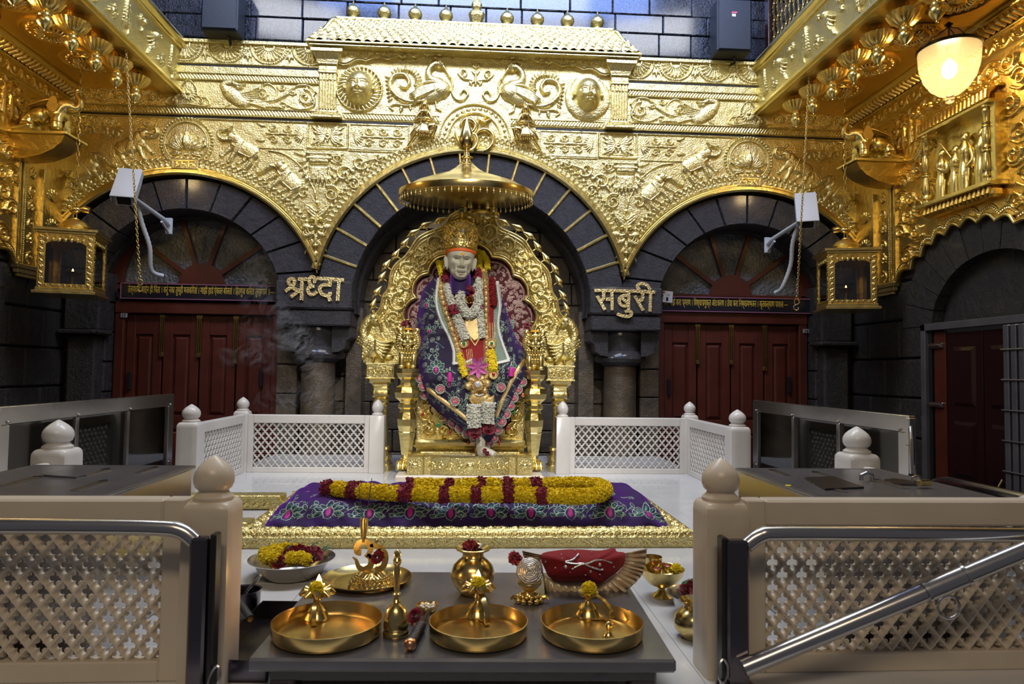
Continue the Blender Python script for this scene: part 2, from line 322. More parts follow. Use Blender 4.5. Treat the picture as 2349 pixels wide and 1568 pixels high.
class Relief:
    """embossed sheet metal: heights drawn over a (u, v) sheet and raised as a real surface"""
    def __init__(s, u0, v0, u1, v1, res=0.006):
        s.u0, s.v0, s.res = u0, v0, res; s.nu = max(2, int(round((u1-u0)/res))+1); s.nv = max(2, int(round((v1-v0)/res))+1)
        s.H = np.zeros((s.nv, s.nu)); s.us = u0+np.arange(s.nu)*res; s.vs = v0+np.arange(s.nv)*res; s.M = (1, 0, 0, 0, 1, 0); s.k = 1.0
    def at(s, x=0, y=0, sc=1.0, rot=0, fx=1):
        c, n = math.cos(math.radians(rot)), math.sin(math.radians(rot)); s.M = (sc*fx*c, -sc*n, x, sc*fx*n, sc*c, y); s.k = sc; return s
    def tr(s, P):
        P = np.asarray(P, float).reshape(-1, 2); a, b, c, d, e, f = s.M; return np.c_[a*P[:, 0]+b*P[:, 1]+c, d*P[:, 0]+e*P[:, 1]+f]
    def win(s, x0, y0, x1, y1):
        i0 = max(0, int((x0-s.u0)/s.res)-1); i1 = min(s.nu, int((x1-s.u0)/s.res)+3); j0 = max(0, int((y0-s.v0)/s.res)-1); j1 = min(s.nv, int((y1-s.v0)/s.res)+3)
        if i1 <= i0 or j1 <= j0: return None
        return slice(j0, j1), slice(i0, i1)
    def put(s, w, val, mode):
        if mode == 'max': s.H[w] = np.maximum(s.H[w], val)
        elif mode == 'add': s.H[w] += val
        elif mode == 'cut': s.H[w] = np.where(val > 0, np.maximum(s.H[w]-val, 0.0), s.H[w])
    def stroke(s, pts, r, h, mode='max', base=0.0, n=0):
        if n: 
            m = len(pts); pts = cr(pts, n); 
            if np.ndim(r): r = np.interp(np.linspace(0, 1, len(pts)), np.linspace(0, 1, len(r)), r)
        P = s.tr(pts); r = np.broadcast_to(np.asarray(r, float)*s.k, (len(P),)) if np.ndim(r) == 0 or len(r) == len(P) else np.interp(np.linspace(0, 1, len(P)), np.linspace(0, 1, len(r)), np.asarray(r)*s.k)
        R = r.max(); w = s.win(P[:, 0].min()-R, P[:, 1].min()-R, P[:, 0].max()+R, P[:, 1].max()+R)
        if w is None: return s
        U, V = np.meshgrid(s.us[w[1]], s.vs[w[0]]); val = np.zeros_like(U)
        for i in range(len(P)-1):
            a, b = P[i], P[i+1]; rr = max(r[i], r[i+1])
            i0 = np.searchsorted(s.us[w[1]], min(a[0], b[0])-rr); i1 = np.searchsorted(s.us[w[1]], max(a[0], b[0])+rr)
            j0 = np.searchsorted(s.vs[w[0]], min(a[1], b[1])-rr); j1 = np.searchsorted(s.vs[w[0]], max(a[1], b[1])+rr)
            if i1 <= i0 or j1 <= j0: continue
            u, v = U[j0:j1, i0:i1], V[j0:j1, i0:i1]; d = b-a; L = d@d+1e-12
            t = np.clip(((u-a[0])*d[0]+(v-a[1])*d[1])/L, 0, 1); q = ((u-a[0]-t*d[0])**2+(v-a[1]-t*d[1])**2)/np.maximum((r[i]*(1-t)+r[i+1]*t)**2, 1e-12)
            val[j0:j1, i0:i1] = np.maximum(val[j0:j1, i0:i1], np.sqrt(np.clip(1-q, 0, 1)))
        s.put(w, np.where(val > 0, val*h+base, 0), mode); return s
    def dome(s, cx, cy, rx, ry=None, h=0.01, rot=0, mode='max', p=0.5, base=0.0):
        ry = ry or rx; c = s.tr([(cx, cy)])[0]; a, b = s.M[0]/s.k, s.M[3]/s.k; th = math.radians(rot); fx = 1 if s.M[0]*s.M[4]-s.M[1]*s.M[3] > 0 else -1
        g = math.atan2(b*fx, a*fx) if fx > 0 else math.atan2(b, a)
        # direction of the local x axis after the transform
        e = s.tr([(0, 0), (math.cos(th), math.sin(th))]); dx = (e[1]-e[0])/s.k
        R = max(rx, ry)*s.k; w = s.win(c[0]-R, c[1]-R, c[0]+R, c[1]+R)
        if w is None: return s
        U, V = np.meshgrid(s.us[w[1]]-c[0], s.vs[w[0]]-c[1]); X = (U*dx[0]+V*dx[1])/(rx*s.k); Y = (-U*dx[1]+V*dx[0])/(ry*s.k)
        val = np.clip(1-X*X-Y*Y, 0, 1)**p; s.put(w, np.where(val > 0, val*h+base, 0), mode); return s
    def poly(s, pts, h, bev=0.01, mode='max', round_=True):
        P = s.tr(pts); w = s.win(P[:, 0].min(), P[:, 1].min(), P[:, 0].max(), P[:, 1].max())
        if w is None: return s
        U, V = np.meshgrid(s.us[w[1]], s.vs[w[0]]); ins = np.zeros(U.shape, bool); D = np.full(U.shape, 1e9)
        for i in range(len(P)):
            a, b = P[i], P[(i+1) % len(P)]; d = b-a
            if abs(d[1]) > 1e-12:
                c = ((a[1] > V) != (b[1] > V)) & (U < (b[0]-a[0])*(V-a[1])/(b[1]-a[1])+a[0]); ins ^= c
            t = np.clip(((U-a[0])*d[0]+(V-a[1])*d[1])/(d@d+1e-12), 0, 1); D = np.minimum(D, np.hypot(U-a[0]-t*d[0], V-a[1]-t*d[1]))
        q = np.clip(D/(bev*s.k), 0, 1); q = np.sqrt(1-(1-q)**2) if round_ else q
        s.put(w, np.where(ins, q*h, 0), mode); return s
    def petal(s, x, y, L, wd, ang, h, ridge=True):
        a = math.radians(ang); c, n = math.cos(a), math.sin(a)
        q = [(0, 0), (.3*L, wd*.5), (.62*L, wd*.42), (L, 0), (.62*L, -wd*.42), (.3*L, -wd*.5)]
        P = cr(q, 5, True); P = np.c_[x+P[:, 0]*c-P[:, 1]*n, y+P[:, 0]*n+P[:, 1]*c]; s.poly(P, h, wd*.4)
        if ridge: s.stroke([(x+.15*L*c, y+.15*L*n), (x+.85*L*c, y+.85*L*n)], wd*.07, h*.35, 'cut')
        return s
    def scroll(s, x, y, r, a0=0, hand=1, h=0.012, leaf=True, turns=1.35):
        S = spiral(x, y, r*.78, a0, turns, hand, 26); s.stroke(S, np.linspace(r*.17, r*.07, 26), h)
        s.dome(x, y, r*.17, r*.17, h*1.3)
        if leaf:
            for k in range(7):
                t = k*3+1; p = S[t]; d = p-np.array([x, y]); d = d/(np.linalg.norm(d)+1e-9); an = math.degrees(math.atan2(d[1], d[0]))-hand*50
                s.petal(p[0], p[1], r*(.46-.03*k), r*.24, an, h*.8)
        return s
    def foliage(s, inside, step, h=0.012, seed=1, jit=0.25):
        """acanthus scrolls packed over the sheet wherever inside(x, y) holds"""
        g = random.Random(seed); u1 = s.us[-1]; v1 = s.vs[-1]; j = 0; y = s.v0+step*.5
        s.at(); hand = 1
        while y < v1:
            x = s.u0+step*(.5 if j % 2 == 0 else 1.0); i = 0
            while x < u1:
                px, py = x+g.uniform(-jit, jit)*step*.5, y+g.uniform(-jit, jit)*step*.5
                if inside(px, py):
                    hand = 1 if (i+j) % 2 else -1; a0 = g.choice([200, 160, 20, 340]); s.scroll(px, py, step*.5, a0, hand, h)
                    s.stroke([(px-step*.5, py-step*.28*hand), (px, py-step*.46*hand), (px+step*.5, py-step*.2*hand)], step*.07, h*.7, n=5)
                x += step; i += 1
            y += step*.92; j += 1
        return s
    def mask(s, fn):
        U, V = np.meshgrid(s.us, s.vs); s.H = np.where(fn(U, V), s.H, 0); return s
    def mesh(s, frame, eps=2e-4, sink=0.003, keep=False):
        H = s.H; on = (H > eps) | keep
        q = (on[:-1, :-1] | on[1:, :-1] | on[:-1, 1:] | on[1:, 1:])
        U, V = np.meshgrid(s.us, s.vs); Z = np.where(H > eps, H, -sink if not keep else H)
        X = frame(U, V, Z); jj, ii = np.nonzero(q); base = jj*s.nu+ii
        F = np.stack([base, base+1, base+1+s.nu, base+s.nu], -1)
        used = np.unique(F); rm = np.zeros(s.nu*s.nv, int); rm[used] = np.arange(len(used))
        b = MB()
        if len(used): b.add(np.stack(X, -1).reshape(-1, 3)[used], rm[F])
        return b
def yplane(y0): return lambda u, v, h: (u, y0-h, v)
def xplane(x0, sgn): return lambda u, v, h: (x0+sgn*h+0*u, u, v)
# ================================================================ the setting
YW, YG = 6.95, 6.84           # stone wall, front of the gold cladding
MIR = Matrix.Diagonal((-1, 1, 1, 1))
def struct(o, kind='structure'): o['kind'] = kind; return o
# floor: raised marble platform, tiles as pieces
b = MB(); b.box(-1.95, 1.95, 1.62, 6.95, -0.8, -0.03); b.box(-1.99, 1.99, 1.56, 1.70, -0.06, -0.028, 0.008); floor = struct(b.build('floor', MARBLEY))
tl = MB(); tl.box(0, 0.6485, 0, 0.5985, -0.03, 0.0, 0.0015); k = 0
for i in range(6):
    for j in range(9):
        x0 = -1.95+i*0.65; y0 = 1.60+j*0.6
        if k == 0: t0 = tl.data('marble_tile', FLOORM, True, 35)
        o = bpy.data.objects.new('marble_tile', t0); COL.objects.link(o); adopt(o, floor); o.location = (x0, y0, 0); k += 1
b = MB(); b.box(-4.4, 4.4, 0.3, 7.6, -0.86, -0.8); lower = struct(b.build('floor', JOINT))
# ---- back wall -------------------------------------------------
wall = struct(MB().box(-4.4, 4.4, 7.62, 7.72, -0.8, 5.4).build('wall_back', JOINT))
VO = {}
def voussoirs(parent, cx, cz0, ri, cz1, ro, n, a0, a1, y0, y1, mat_, gold=None, strip=None, wgap=0.006):
    """wedge stones between two arch rings, each a piece"""
    for i in range(n):
        t0 = math.radians(a0+(a1-a0)*i/n); t1 = math.radians(a0+(a1-a0)*(i+1)/n); m = 4
        inn = [(cx+ri*math.cos(t0+(t1-t0)*j/m), cz0+ri*math.sin(t0+(t1-t0)*j/m)) for j in range(m+1)]
        out = [(cx+ro*math.cos(t0+(t1-t0)*j/m), cz1+ro*math.sin(t0+(t1-t0)*j/m)) for j in range(m+1)]
        P = inn+out[::-1]; c = np.mean(P, 0); sh = [tuple(c+(np.array(p)-c)*(1-wgap/0.2)) for p in P]; sh2 = [tuple(c+(np.array(p)-c)*(1-wgap/0.2-0.06)) for p in P]
        b = MB(); k = len(sh); dy = random.uniform(-.006, .006)
        v = [(x, y1, z) for x, z in sh]+[(x, y0+0.015+dy, z) for x, z in sh]+[(x, y0+dy, z) for x, z in sh2]
        b.add(v, [tuple(range(k))]+[(a*k+q, a*k+(q+1) % k, (a+1)*k+(q+1) % k, (a+1)*k+q) for a in (0, 1) for q in range(k)]+[tuple(range(2*k, 3*k))])
        b.build('voussoir', mat_, parent)
        if strip and 0 < i:
            g = MB(); p0 = Vector((cx+ri*math.cos(t0), 0, cz0+ri*math.sin(t0))); p1 = Vector((cx+ro*math.cos(t0), 0, cz1+ro*math.sin(t0)))
            p0 = p0.lerp(p1, .04); d = (p1-p0).normalized(); nn = Vector((-d.z, 0, d.x))*0.016
            q = [p0+nn, p0-nn, p1-nn, p1+nn]; g.add([(a.x, y1, a.z) for a in q]+[(a.x, y0-0.006, a.z) for a in q]+[(a.x+(n_*0.006), y0-0.016, a.z) for a, n_ in zip([p0+nn*.5, p0-nn*.5, p1-nn*.5, p1+nn*.5], (0, 0, 0, 0))],
                [(0, 3, 2, 1), (0, 1, 5, 4), (1, 2, 6, 5), (2, 3, 7, 6), (3, 0, 4, 7), (4, 5, 9, 8), (5, 6, 10, 9), (6, 7, 11, 10), (7, 4, 8, 11), (8, 9, 10, 11)])
            g.build('gold_joint_strip', gold, parent, smooth=False)
arcade = struct(MB().box(-4.2, 4.2, YW+0.12, YW+0.3, 2.95, 4.05).build('wall_back', JOINT))
voussoirs(arcade, 0, 1.50, 1.20, 1.50, 1.56, 17, -4, 184, YG+0.02, YG+0.36, STONE, GOLDP, True)
for sx in (-1, 1):
    voussoirs(arcade, sx*2.84, 1.47, 0.94, 1.36, 1.37, 12, 6, 174, YG+0.03, YG+0.30, STONE)
# solid masonry behind the rings, barrel reveals
def ring_solid(cx, cz, ri, ro, y0, y1, a0, a1, n=40):
    b = MB(); A = np.radians(np.linspace(a0, a1, n)); rows = []
    for (r, y) in ((ri, y0), (ro, y0), (ro, y1), (ri, y1)): rows.append(np.c_[cx+r*np.cos(A), np.full(n, y), cz+r*np.sin(A)])
    V = np.concatenate(rows); F = []
    for k in range(4):
        for i in range(n-1): F.append((k*n+i, k*n+i+1, ((k+1) % 4)*n+i+1, ((k+1) % 4)*n+i))
    return b.add(V, F)
r_ = ring_solid(0, 1.50, 1.17, 1.62, YG+0.30, 7.52, -4, 184); r_.build('arch_reveal', STONE, arcade)
for sx in (-1, 1): ring_solid(sx*2.84, 1.47, 0.92, 1.45, YG+0.28, 7.30, 0, 180).build('arch_reveal', STONE, arcade)
# niche wall behind the throne: coursed oiled stone blocks
niche = struct(MB().box(-1.5, 1.5, 7.52, 7.6, -0.3, 2.9).build('wall_back', JOINT))
z = -0.3; row = 0
while z < 2.75:
    h = [0.27, 0.24, 0.30][row % 3]; x = -1.45+(0.2 if row % 2 else 0)
    x = -1.5 if row % 2 == 0 else -1.5
    first = 0.22 if row % 2 else 0.42; xs = [-1.5]
    while xs[-1] < 1.5: xs.append(min(1.5, xs[-1]+(first if len(xs) == 1 else random.choice([0.36, 0.44, 0.5]))))
    for a, c in zip(xs, xs[1:]):
        if c-a > 0.05: d = random.uniform(-.006, .006); MB().box(a+.004, c-.004, 7.47+d, 7.53, z+.004, z+h-.004, 0.01).build('stone_block', STONEN, niche)
    z += h; row += 1
# upper wall above the gold facade
upper = struct(MB().box(-4.2, 4.2, YW+0.1, YW+0.2, 4.0, 5.4).build('wall_back', JOINT))
z = 3.98; row = 0
while z < 5.25:
    h = [0.21, 0.24, 0.2, 0.22][row % 4]; xs = [-3.1-random.uniform(0, .3)]
    while xs[-1] < 3.2: xs.append(xs[-1]+random.uniform(0.34, 0.56))
    for a, c in zip(xs, xs[1:]):
        d = random.uniform(-.007, .007); MB().box(a+.003, c-.003, YW-0.0+d, YW+.12, z+.003, z+h-.003, 0.009).build('stone_block', STONEW, upper)
    z += h; row += 1
# spandrel masonry filling behind the gold (between arches and pillars)
def wedge(pts, y0, y1): return MB().prism(pts, lambda u, v: (u, y0, v), lambda u, v: (u, y1, v))
for sx in (-1, 1):
    P = [(1.17, 1.42), (1.93, 1.42), (1.93, 1.62), (1.78, 1.95), (1.6, 2.3), (1.52, 2.3), (1.34, 1.95), (1.22, 1.7)]
    o = wedge([(sx*x, z) for x, z in (P if sx > 0 else P[::-1])], YG+0.14, YG+0.6).build('spandrel_core', JOINT, arcade)
# two free-standing pillars with bracket capitals
def pillar(sx, label):
    x = sx*1.555; t = thing('stone_pillar', label, 'pillar', (x, 7.0, -0.05), 'black stone pillars of the arcade')
    y = 7.08
    b = MB(); b.box(x-.37, x+.37, 6.76, 7.45, 1.44, 1.72, 0.02); b.build('impost_block', STONE, t)
    b = MB(); b.box(x-.36, x+.36, 6.78, 7.43, 1.28, 1.435, 0.015); b.build('impost_block', STONE, t)
    for s2 in (-1, 1):
        c = MB(); P = [(0.17, 1.275), (0.355, 1.275), (0.36, 1.18), (0.31, 1.14), (0.30, 1.07), (0.24, 1.03), (0.17, 1.02)]
        c.prism([(x+s2*u, v) for u, v in (P if s2 > 0 else P[::-1])][::-1], lambda u, v: (u, 6.86, v), lambda u, v: (u, 7.36, v)); c.build('bracket', STONE, t)
    MB().lathe([(.245, 1.275), (.25, 1.24), (.225, 1.20), (.22, 1.08), (.255, 1.04), (.27, 1.0), (.255, .965), (.20, .95), (.18, .93)][::-1], 32, T(x, y)).build('capital', STONE, t)
    MB().lathe([(.21, -0.3), (.175, -0.1), (.172, .3), (.168, .925)], 32, T(x, y)).build('shaft', STONEN, t)
    return t
pillar(-1, 'round black stone pillar below the lettering with two long conjunct syllables'); pillar(1, 'round black stone pillar below the lettering ending in a looped vowel sign')
# stone jambs and dark flanks
for sx in (-1, 1):
    b = MB(); b.box(sx*1.14, sx*1.30, 7.2, 7.52, -0.3, 1.5); b.build('jamb', STONEN, arcade)
    for j, z in enumerate(np.arange(-0.6, 1.7, 0.3)):
        MB().box(sx*1.78, sx*1.99, 7.12+random.uniform(-.01, .01), 7.3, z+.005, z+.295, 0.01).build('stone_block', STONEN, arcade)
        MB().box(sx*3.64, sx*4.05, 7.02+random.uniform(-.01, .01), 7.3, z+.005, z+.295, 0.01).build('stone_block', STONE, arcade)
    # engaged dark pilaster with a projecting moulding
    b = MB(); b.box(sx*3.62, sx*3.96, 6.86, 7.06, 1.2, 1.62, 0.02); b.build('pilaster_head', STONE, arcade)
    b = MB(); b.box(sx*3.58, sx*3.98, 6.80, 7.06, 1.16, 1.21, 0.015); b.build('pilaster_moulding', STONE, arcade)
    b = MB(); b.box(sx*3.66, sx*3.93, 6.88, 7.06, -0.6, 1.16, 0.02); b.build('pilaster_shaft', STONE, arcade)
# ---- side walls -----------------------------------------------
def side_wall(sx, name):
    X = sx*4.0
    w = struct(MB().box(X+sx*.12, X+sx*.3, 0.6, 7.3, -0.8, 5.2).build(name, JOINT))
    # black stone blocks between the corner and the side arch
    for i, z in enumerate(np.arange(-0.78, 1.9, 0.36)):
        ys = [5.78, 6.15, 6.62, 7.02] if i % 2 else [5.78, 6.38, 7.02]
        for a, c in zip(ys, ys[1:]): MB().box(X, X+sx*.14, a+.005, c-.005, z+.005, z+.355, 0.015).build('stone_block', STONE, w)
    # ring of the side arch: centre y 5.0, springing z 1.30
    n = 13; ri, ro = .68, 1.10; k = .78
    for i in range(n):
        t0 = PI*i/n; t1 = PI*(i+1)/n; m = 3
        P = [(5.0+ri*math.cos(t0+(t1-t0)*j/m), 1.30+ri*k*math.sin(t0+(t1-t0)*j/m)) for j in range(m+1)]+[(5.0+ro*math.cos(t1-(t1-t0)*j/m), 1.30+ro*.86*math.sin(t1-(t1-t0)*j/m)) for j in range(m+1)]
        c = np.mean(P, 0); P = [tuple(c+(np.array(p)-c)*.955) for p in P]; d = random.uniform(0, .012)
        MB().prism(P, lambda u, v: (X+sx*.13, u, v), lambda u, v: (X-sx*d, u, v)).build('voussoir', STONE, w)
    MB().prism([(5.0+.70*math.cos(a), 1.30+.58*math.sin(a)) for a in np.linspace(0, PI, 24)], lambda u, v: (X+sx*.13, u, v), lambda u, v: (X+sx*.10, u, v)).build('tympanum', STONE, w)
    for i, z in enumerate(np.arange(-0.78, 1.25, 0.36)): MB().box(X, X+sx*.14, 3.6, 4.28, z+.005, z+.355, 0.015).build('stone_block', STONE, w)
    return w
wl = side_wall(-1, 'wall_left'); wr = side_wall(1, 'wall_right')
# ---- folding doors with fanlights in the two outer bays ----------
def door(sx, name, wname):
    cx = sx*2.80; Y = 7.22
    d = struct(MB().box(cx-.82, cx+.82, Y+.08, Y+.12, -0.8, 1.52).build(name, WOODD))
    for x0, x1 in ((cx-.83, cx-.74), (cx+.74, cx+.83)): MB().box(x0, x1, Y-.05, Y+.1, -0.8, 1.52, 0.008).build('frame_post', WOOD, d)
    MB().box(cx-.83, cx+.83, Y-.06, Y+.1, 1.40, 1.52, 0.008).build('frame_head', WOOD, d)
    for i in range(4):
        x0 = cx-.74+i*.37; x1 = x0+.37; xa, xb = x0+.008, x1-.008; s = .09
        lf = MB().box(xa, xb, Y+.03, Y+.07, -.8, 1.395).build('door_leaf', WOOD, d)
        # stiles, rails and fielded panels
        for a, c in ((xa, xa+s), (xb-s, xb)): MB().box(a, c, Y, Y+.04, -.8, 1.39, 0.005).build('stile', WOOD, lf)
        for a, c in ((1.19, 1.39), (.22, .36), (-.55, -.41)): MB().box(xa+s, xb-s, Y+.003, Y+.04, a, c, 0.004).build('rail', WOOD, lf)
        for a, c in ((.36, 1.19), (-.41, .22)):
            xx0, xx1 = xa+s+.008, xb-s-.008; a += .012; c -= .012
            p = MB(); v = [(xx0, Y+.03, a), (xx1, Y+.03, a), (xx1, Y+.03, c), (xx0, Y+.03, c)]+[(xx0+.03, Y+.008, a+.03), (xx1-.03, Y+.008, a+.03), (xx1-.03, Y+.008, c-.03), (xx0+.03, Y+.008, c-.03)]
            p.add(v, [(0, 1, 5, 4), (1, 2, 6, 5), (2, 3, 7, 6), (3, 0, 4, 7), (4, 5, 6, 7)]); p.build('raised_panel', WOOD, lf, smooth=False)
        if i < 3:
            q = MB(); x = x1; L = [.40, .40, .46][i]
            for dx in (-.018, 0, .018): q.tube([(x+dx, Y-.016, 1.38), (x+dx, Y-.016, 1.38-L)], .007, 6)
            q.box(x-.028, x+.028, Y-.02, Y-.004, 1.385-L*.06, 1.39); q.box(x-.022, x+.022, Y-.03, Y-.004, 1.36-L, 1.40-L, .004); q.build('tower_bolt', BRASS, lf)
    MB().box(cx-.70, cx-.665, Y-.03, Y, .62, .80, .004).build('hasp', BLACK, d); MB().box(cx+.62, cx+.655, Y-.03, Y, .66, .84, .004).build('hasp', BLACK, d)
    # fanlight
    zc = 1.70; R = .86
    wn = struct(MB().prism([(cx+(R+.08)*math.cos(a), zc-.02+(R+.08)*math.sin(a)) for a in np.linspace(0, PI, 36)], lambda u, v: (u, Y+.16, v), lambda u, v: (u, Y+.13, v)).build(wname, JOINT))
    ring_solid(cx, zc, .79, .95, Y+.0, Y+.1, 0, 180).build('arched_frame', WOOD, wn)
    MB().box(cx-.9, cx+.9, Y-.0, Y+.1, zc-.05, zc+.02, .005).build('transom', WOOD, wn)
    MB().prism([(cx+.235*math.cos(a), zc+.235*math.sin(a)) for a in np.linspace(0, PI, 20)], lambda u, v: (u, Y+.1, v), lambda u, v: (u, Y-.004, v)).build('hub_board', WOOD, wn)
    for i in range(5):
        t0, t1 = math.radians(i*36), math.radians((i+1)*36)
        P = [(cx+.22*math.cos(t0), zc+.22*math.sin(t0))]+[(cx+.80*math.cos(t0+(t1-t0)*j/5), zc+.80*math.sin(t0+(t1-t0)*j/5)) for j in range(6)]+[(cx+.22*math.cos(t1), zc+.22*math.sin(t1))]
        MB().prism(P, lambda u, v: (u, Y+.07, v), lambda u, v: (u, Y+.055, v)).build('pane', GLASSW, wn)
        if i:
            a = Vector((math.cos(t0), 0, math.sin(t0))); nn = Vector((-a.z, 0, a.x))*.022
            q = [Vector((cx, 0, zc))+a*.21+nn, Vector((cx, 0, zc))+a*.21-nn, Vector((cx, 0, zc))+a*.80-nn, Vector((cx, 0, zc))+a*.80+nn]
            MB().add([(p.x, Y+.1, p.z) for p in q]+[(p.x, Y+.008, p.z) for p in q], [(0, 1, 5, 4), (1, 2, 6, 5), (2, 3, 7, 6), (3, 0, 4, 7), (4, 5, 6, 7)]).build('glazing_bar', WOOD, wn, smooth=False)
    return d, wn
d1, w1 = door(-1, 'door_1', 'window_1'); d2, w2 = door(1, 'door_2', 'window_2')
# ================================================================ the gold facade
def sweep_arc(cx, cz, prof, a0, a1, n=72):
    """prof: (r, y) outline swept round an arch"""
    A = np.radians(np.linspace(a0, a1, n)); m = len(prof); V = np.zeros((n, m, 3))
    for j, (r, y) in enumerate(prof): V[:, j, 0] = cx+r*np.cos(A); V[:, j, 1] = y; V[:, j, 2] = cz+r*np.sin(A)
    i = np.arange(n-1)[:, None]*m; j = np.arange(m-1)[None]
    return MB().add(V.reshape(-1, 3), np.stack([i+j, i+j+1, i+m+j+1, i+m+j], -1).reshape(-1, 4))
def both(o):
    piece(o, MIR); return o
FA = thing('gold_facade', 'embossed gold-plated facade with sun and moon faces above three stone arches', 'facade', (0, YG, 1.8))
def emb(name, rel, mat_=GOLD, parent=FA, frame=None, mir=False, label=None, keep=False, kind=None):
    if parent is FA and frame is None: rel.H *= 1.35
    o = rel.mesh(frame or yplane(YG), keep=keep).build(name, mat_, parent, sharp=None, label=label, kind=kind)
    if mir: piece(o, MIR)
    return o
# sheet with the three arch openings
def arcp(cx, cz, r, a0, a1, n): return [tuple(p) for p in arc(cx, cz, r, a0, a1, n)]
TIP = (1.541, 1.80)
aR0 = math.degrees(math.acos(1.13/1.40)); aR1 = math.degrees(math.atan2(TIP[1]-1.36, TIP[0]-2.87)); aC = math.degrees(math.atan2(TIP[1]-1.5, TIP[0]))
half = arcp(2.87, 1.36, 1.40, aR0, aR1, 30)[:-1]+[TIP]+arcp(0, 1.5, 1.57, aC, 90, 26)[1:]
out = [(4.0, 4.1)]+half+[(-x, z) for x, z in half[::-1][1:]]+[(-4.0, 4.1)]
c = MB().prism([(x, z) for x, z in out][::-1], lambda u, v: (u, YG+.10, v), lambda u, v: (u, YG, v)); c.build('backing_sheet', GOLD, FA, smooth=False)
# arch mouldings and leaf ropes
def rope_arc(cx, cz, r, a0, a1, w=.055, h=.018, step=.055):
    L = math.radians(a1-a0)*r; n = int(L/step); R = Relief(cx-r-w-.01, cz+min(0, r*math.sin(math.radians(a0)))-.05, cx+r+w+.01, cz+r+w+.01, .0062)
    for i in range(n):
        a = math.radians(a0+(a1-a0)*(i+.5)/n); t = math.degrees(a)+90; x, z = cx+r*math.cos(a), cz+r*math.sin(a)
        for k in (-1, 1):
            a2 = a+k*step*.25/r; R.petal(cx+(r+k*w*.25)*math.cos(a2), cz+(r+k*w*.25)*math.sin(a2), step*.95, w*.62, t+k*(-55), h*.9); R.dome(cx+(r+k*w*.8)*math.cos(a2), cz+(r+k*w*.8)*math.sin(a2), step*.24, step*.24, h*.7)
        R.dome(x, z, step*.3, w*.3, h, rot=t)
    return R
for (cx, cz, r, a0, a1) in ((0, 1.5, 1.57, 12.5, 167.5), (2.87, 1.36, 1.40, 37, 159), (-2.87, 1.36, 1.40, 21, 143)):
    y = YG
    sweep_arc(cx, cz, [(r-.012, y+.20), (r-.012, y-.012), (r+.006, y-.03), (r+.022, y-.03), (r+.030, y-.014), (r+.040, y-.014), (r+.048, y-.024), (r+.062, y-.024), (r+.070, y-.004), (r+.072, y+.01)], a0, a1).build('arch_moulding', GOLDP, FA, sharp=40)
    emb('leaf_rope', rope_arc(cx, cz, r+.115, a0+(9 if cx <= 0 else 2), a1-(9 if cx >= 0 else 2)), kind='stuff')
    sweep_arc(cx, cz, [(r+.158, y+.004), (r+.160, y-.010), (r+.170, y-.010), (r+.172, y+.004)], a0+4, a1-4).build('arch_moulding', GOLDP, FA)
# straight mouldings and rope bands
def bar_(x0, x1, z0, z1, d=.02, name='moulding', mat_=GOLD, mir=True):
    o = MB().box(x0, x1, YG-d, YG+.01, z0, z1, min(.006, d*.4)).build(name, mat_, FA)
    if mir: piece(o, MIR)
    return o
def rope_band(x0, x1, z, w, step=.03, h=.010, lean=35):
    R = Relief(x0, z-w*.5-.004, x1, z+w*.5+.004, .0055); x = x0+step*.5
    while x < x1:
        dx = math.tan(math.radians(lean))*w*.4; R.stroke([(x-dx, z-w*.4), (x+dx, z+w*.4)], step*.42, h); x += step
    return R
for z0, z1, d in ((4.075, 4.115, .03), (3.868, 3.885, .016), (3.765, 3.778, .022), (3.698, 3.710, .022), (3.418, 3.430, .02), (3.345, 3.356, .02), (3.305, 3.320, .016)):
    x0 = 1.56 if z0 > 3.4 else 1.56; bar_(x0, 3.99, z0, z1, d)
emb('rope_band', rope_band(1.565, 3.98, 3.738, .055), mir=True, kind='stuff'); emb('rope_band', rope_band(1.6, 3.98, 3.388, .055), mir=True, kind='stuff')
emb('rope_band', rope_band(.36, 1.33, 3.388, .05), mir=True, kind='stuff'); bar_(.36, 1.33, 3.418, 3.428, .012); bar_(.36, 1.33, 3.35, 3.358, .012)
o = MB().box(.62, 3.99, YG-.003, YG+.002, 3.326, 3.343).build('seam', JOINT, FA); piece(o, MIR); o = MB().box(1.56, 3.99, YG-.003, YG+.002, 3.850, 3.864).build('seam', JOINT, FA); piece(o, MIR)
bar_(1.70, 2.20, 3.035, 3.05, .012); bar_(.62, 1.26, 3.035, 3.05, .012)
# half-round fans in the top frieze
F = Relief(1.56, 3.885, 3.99, 4.078, .0058)
for i in range(6):
    cx = 1.66+.41*i; cz = 4.07
    F.stroke(arc(cx, cz, .178, 178, 362, 40), .012, .010)
    for a in np.arange(184, 358, 7.5): F.dome(cx+.178*math.cos(math.radians(a)), cz+.178*math.sin(math.radians(a)), .013, .010, .016, rot=a)
    F.stroke(arc(cx, cz, .150, 180, 360, 30), .007, .008)
    for a in np.arange(190, 355, 16): 
        r0, r1 = .065, .135; c_, s_ = math.cos(math.radians(a)), math.sin(math.radians(a)); F.stroke([(cx+r0*c_, cz+r0*s_), (cx+r1*c_, cz+r1*s_)], [.007, .017], .016)
    F.stroke(arc(cx, cz, .05, 180, 360, 12), .012, .014)
    for k, a in enumerate((-125, -90, -55)): F.petal(cx+.205, 4.0, .07 if k != 1 else .09, .035, a, .014)
    F.petal(cx+.205, 4.06, .06, .03, -90, .012)
emb('fan_frieze', F, mir=True, label='gold band of hanging half-round fans')
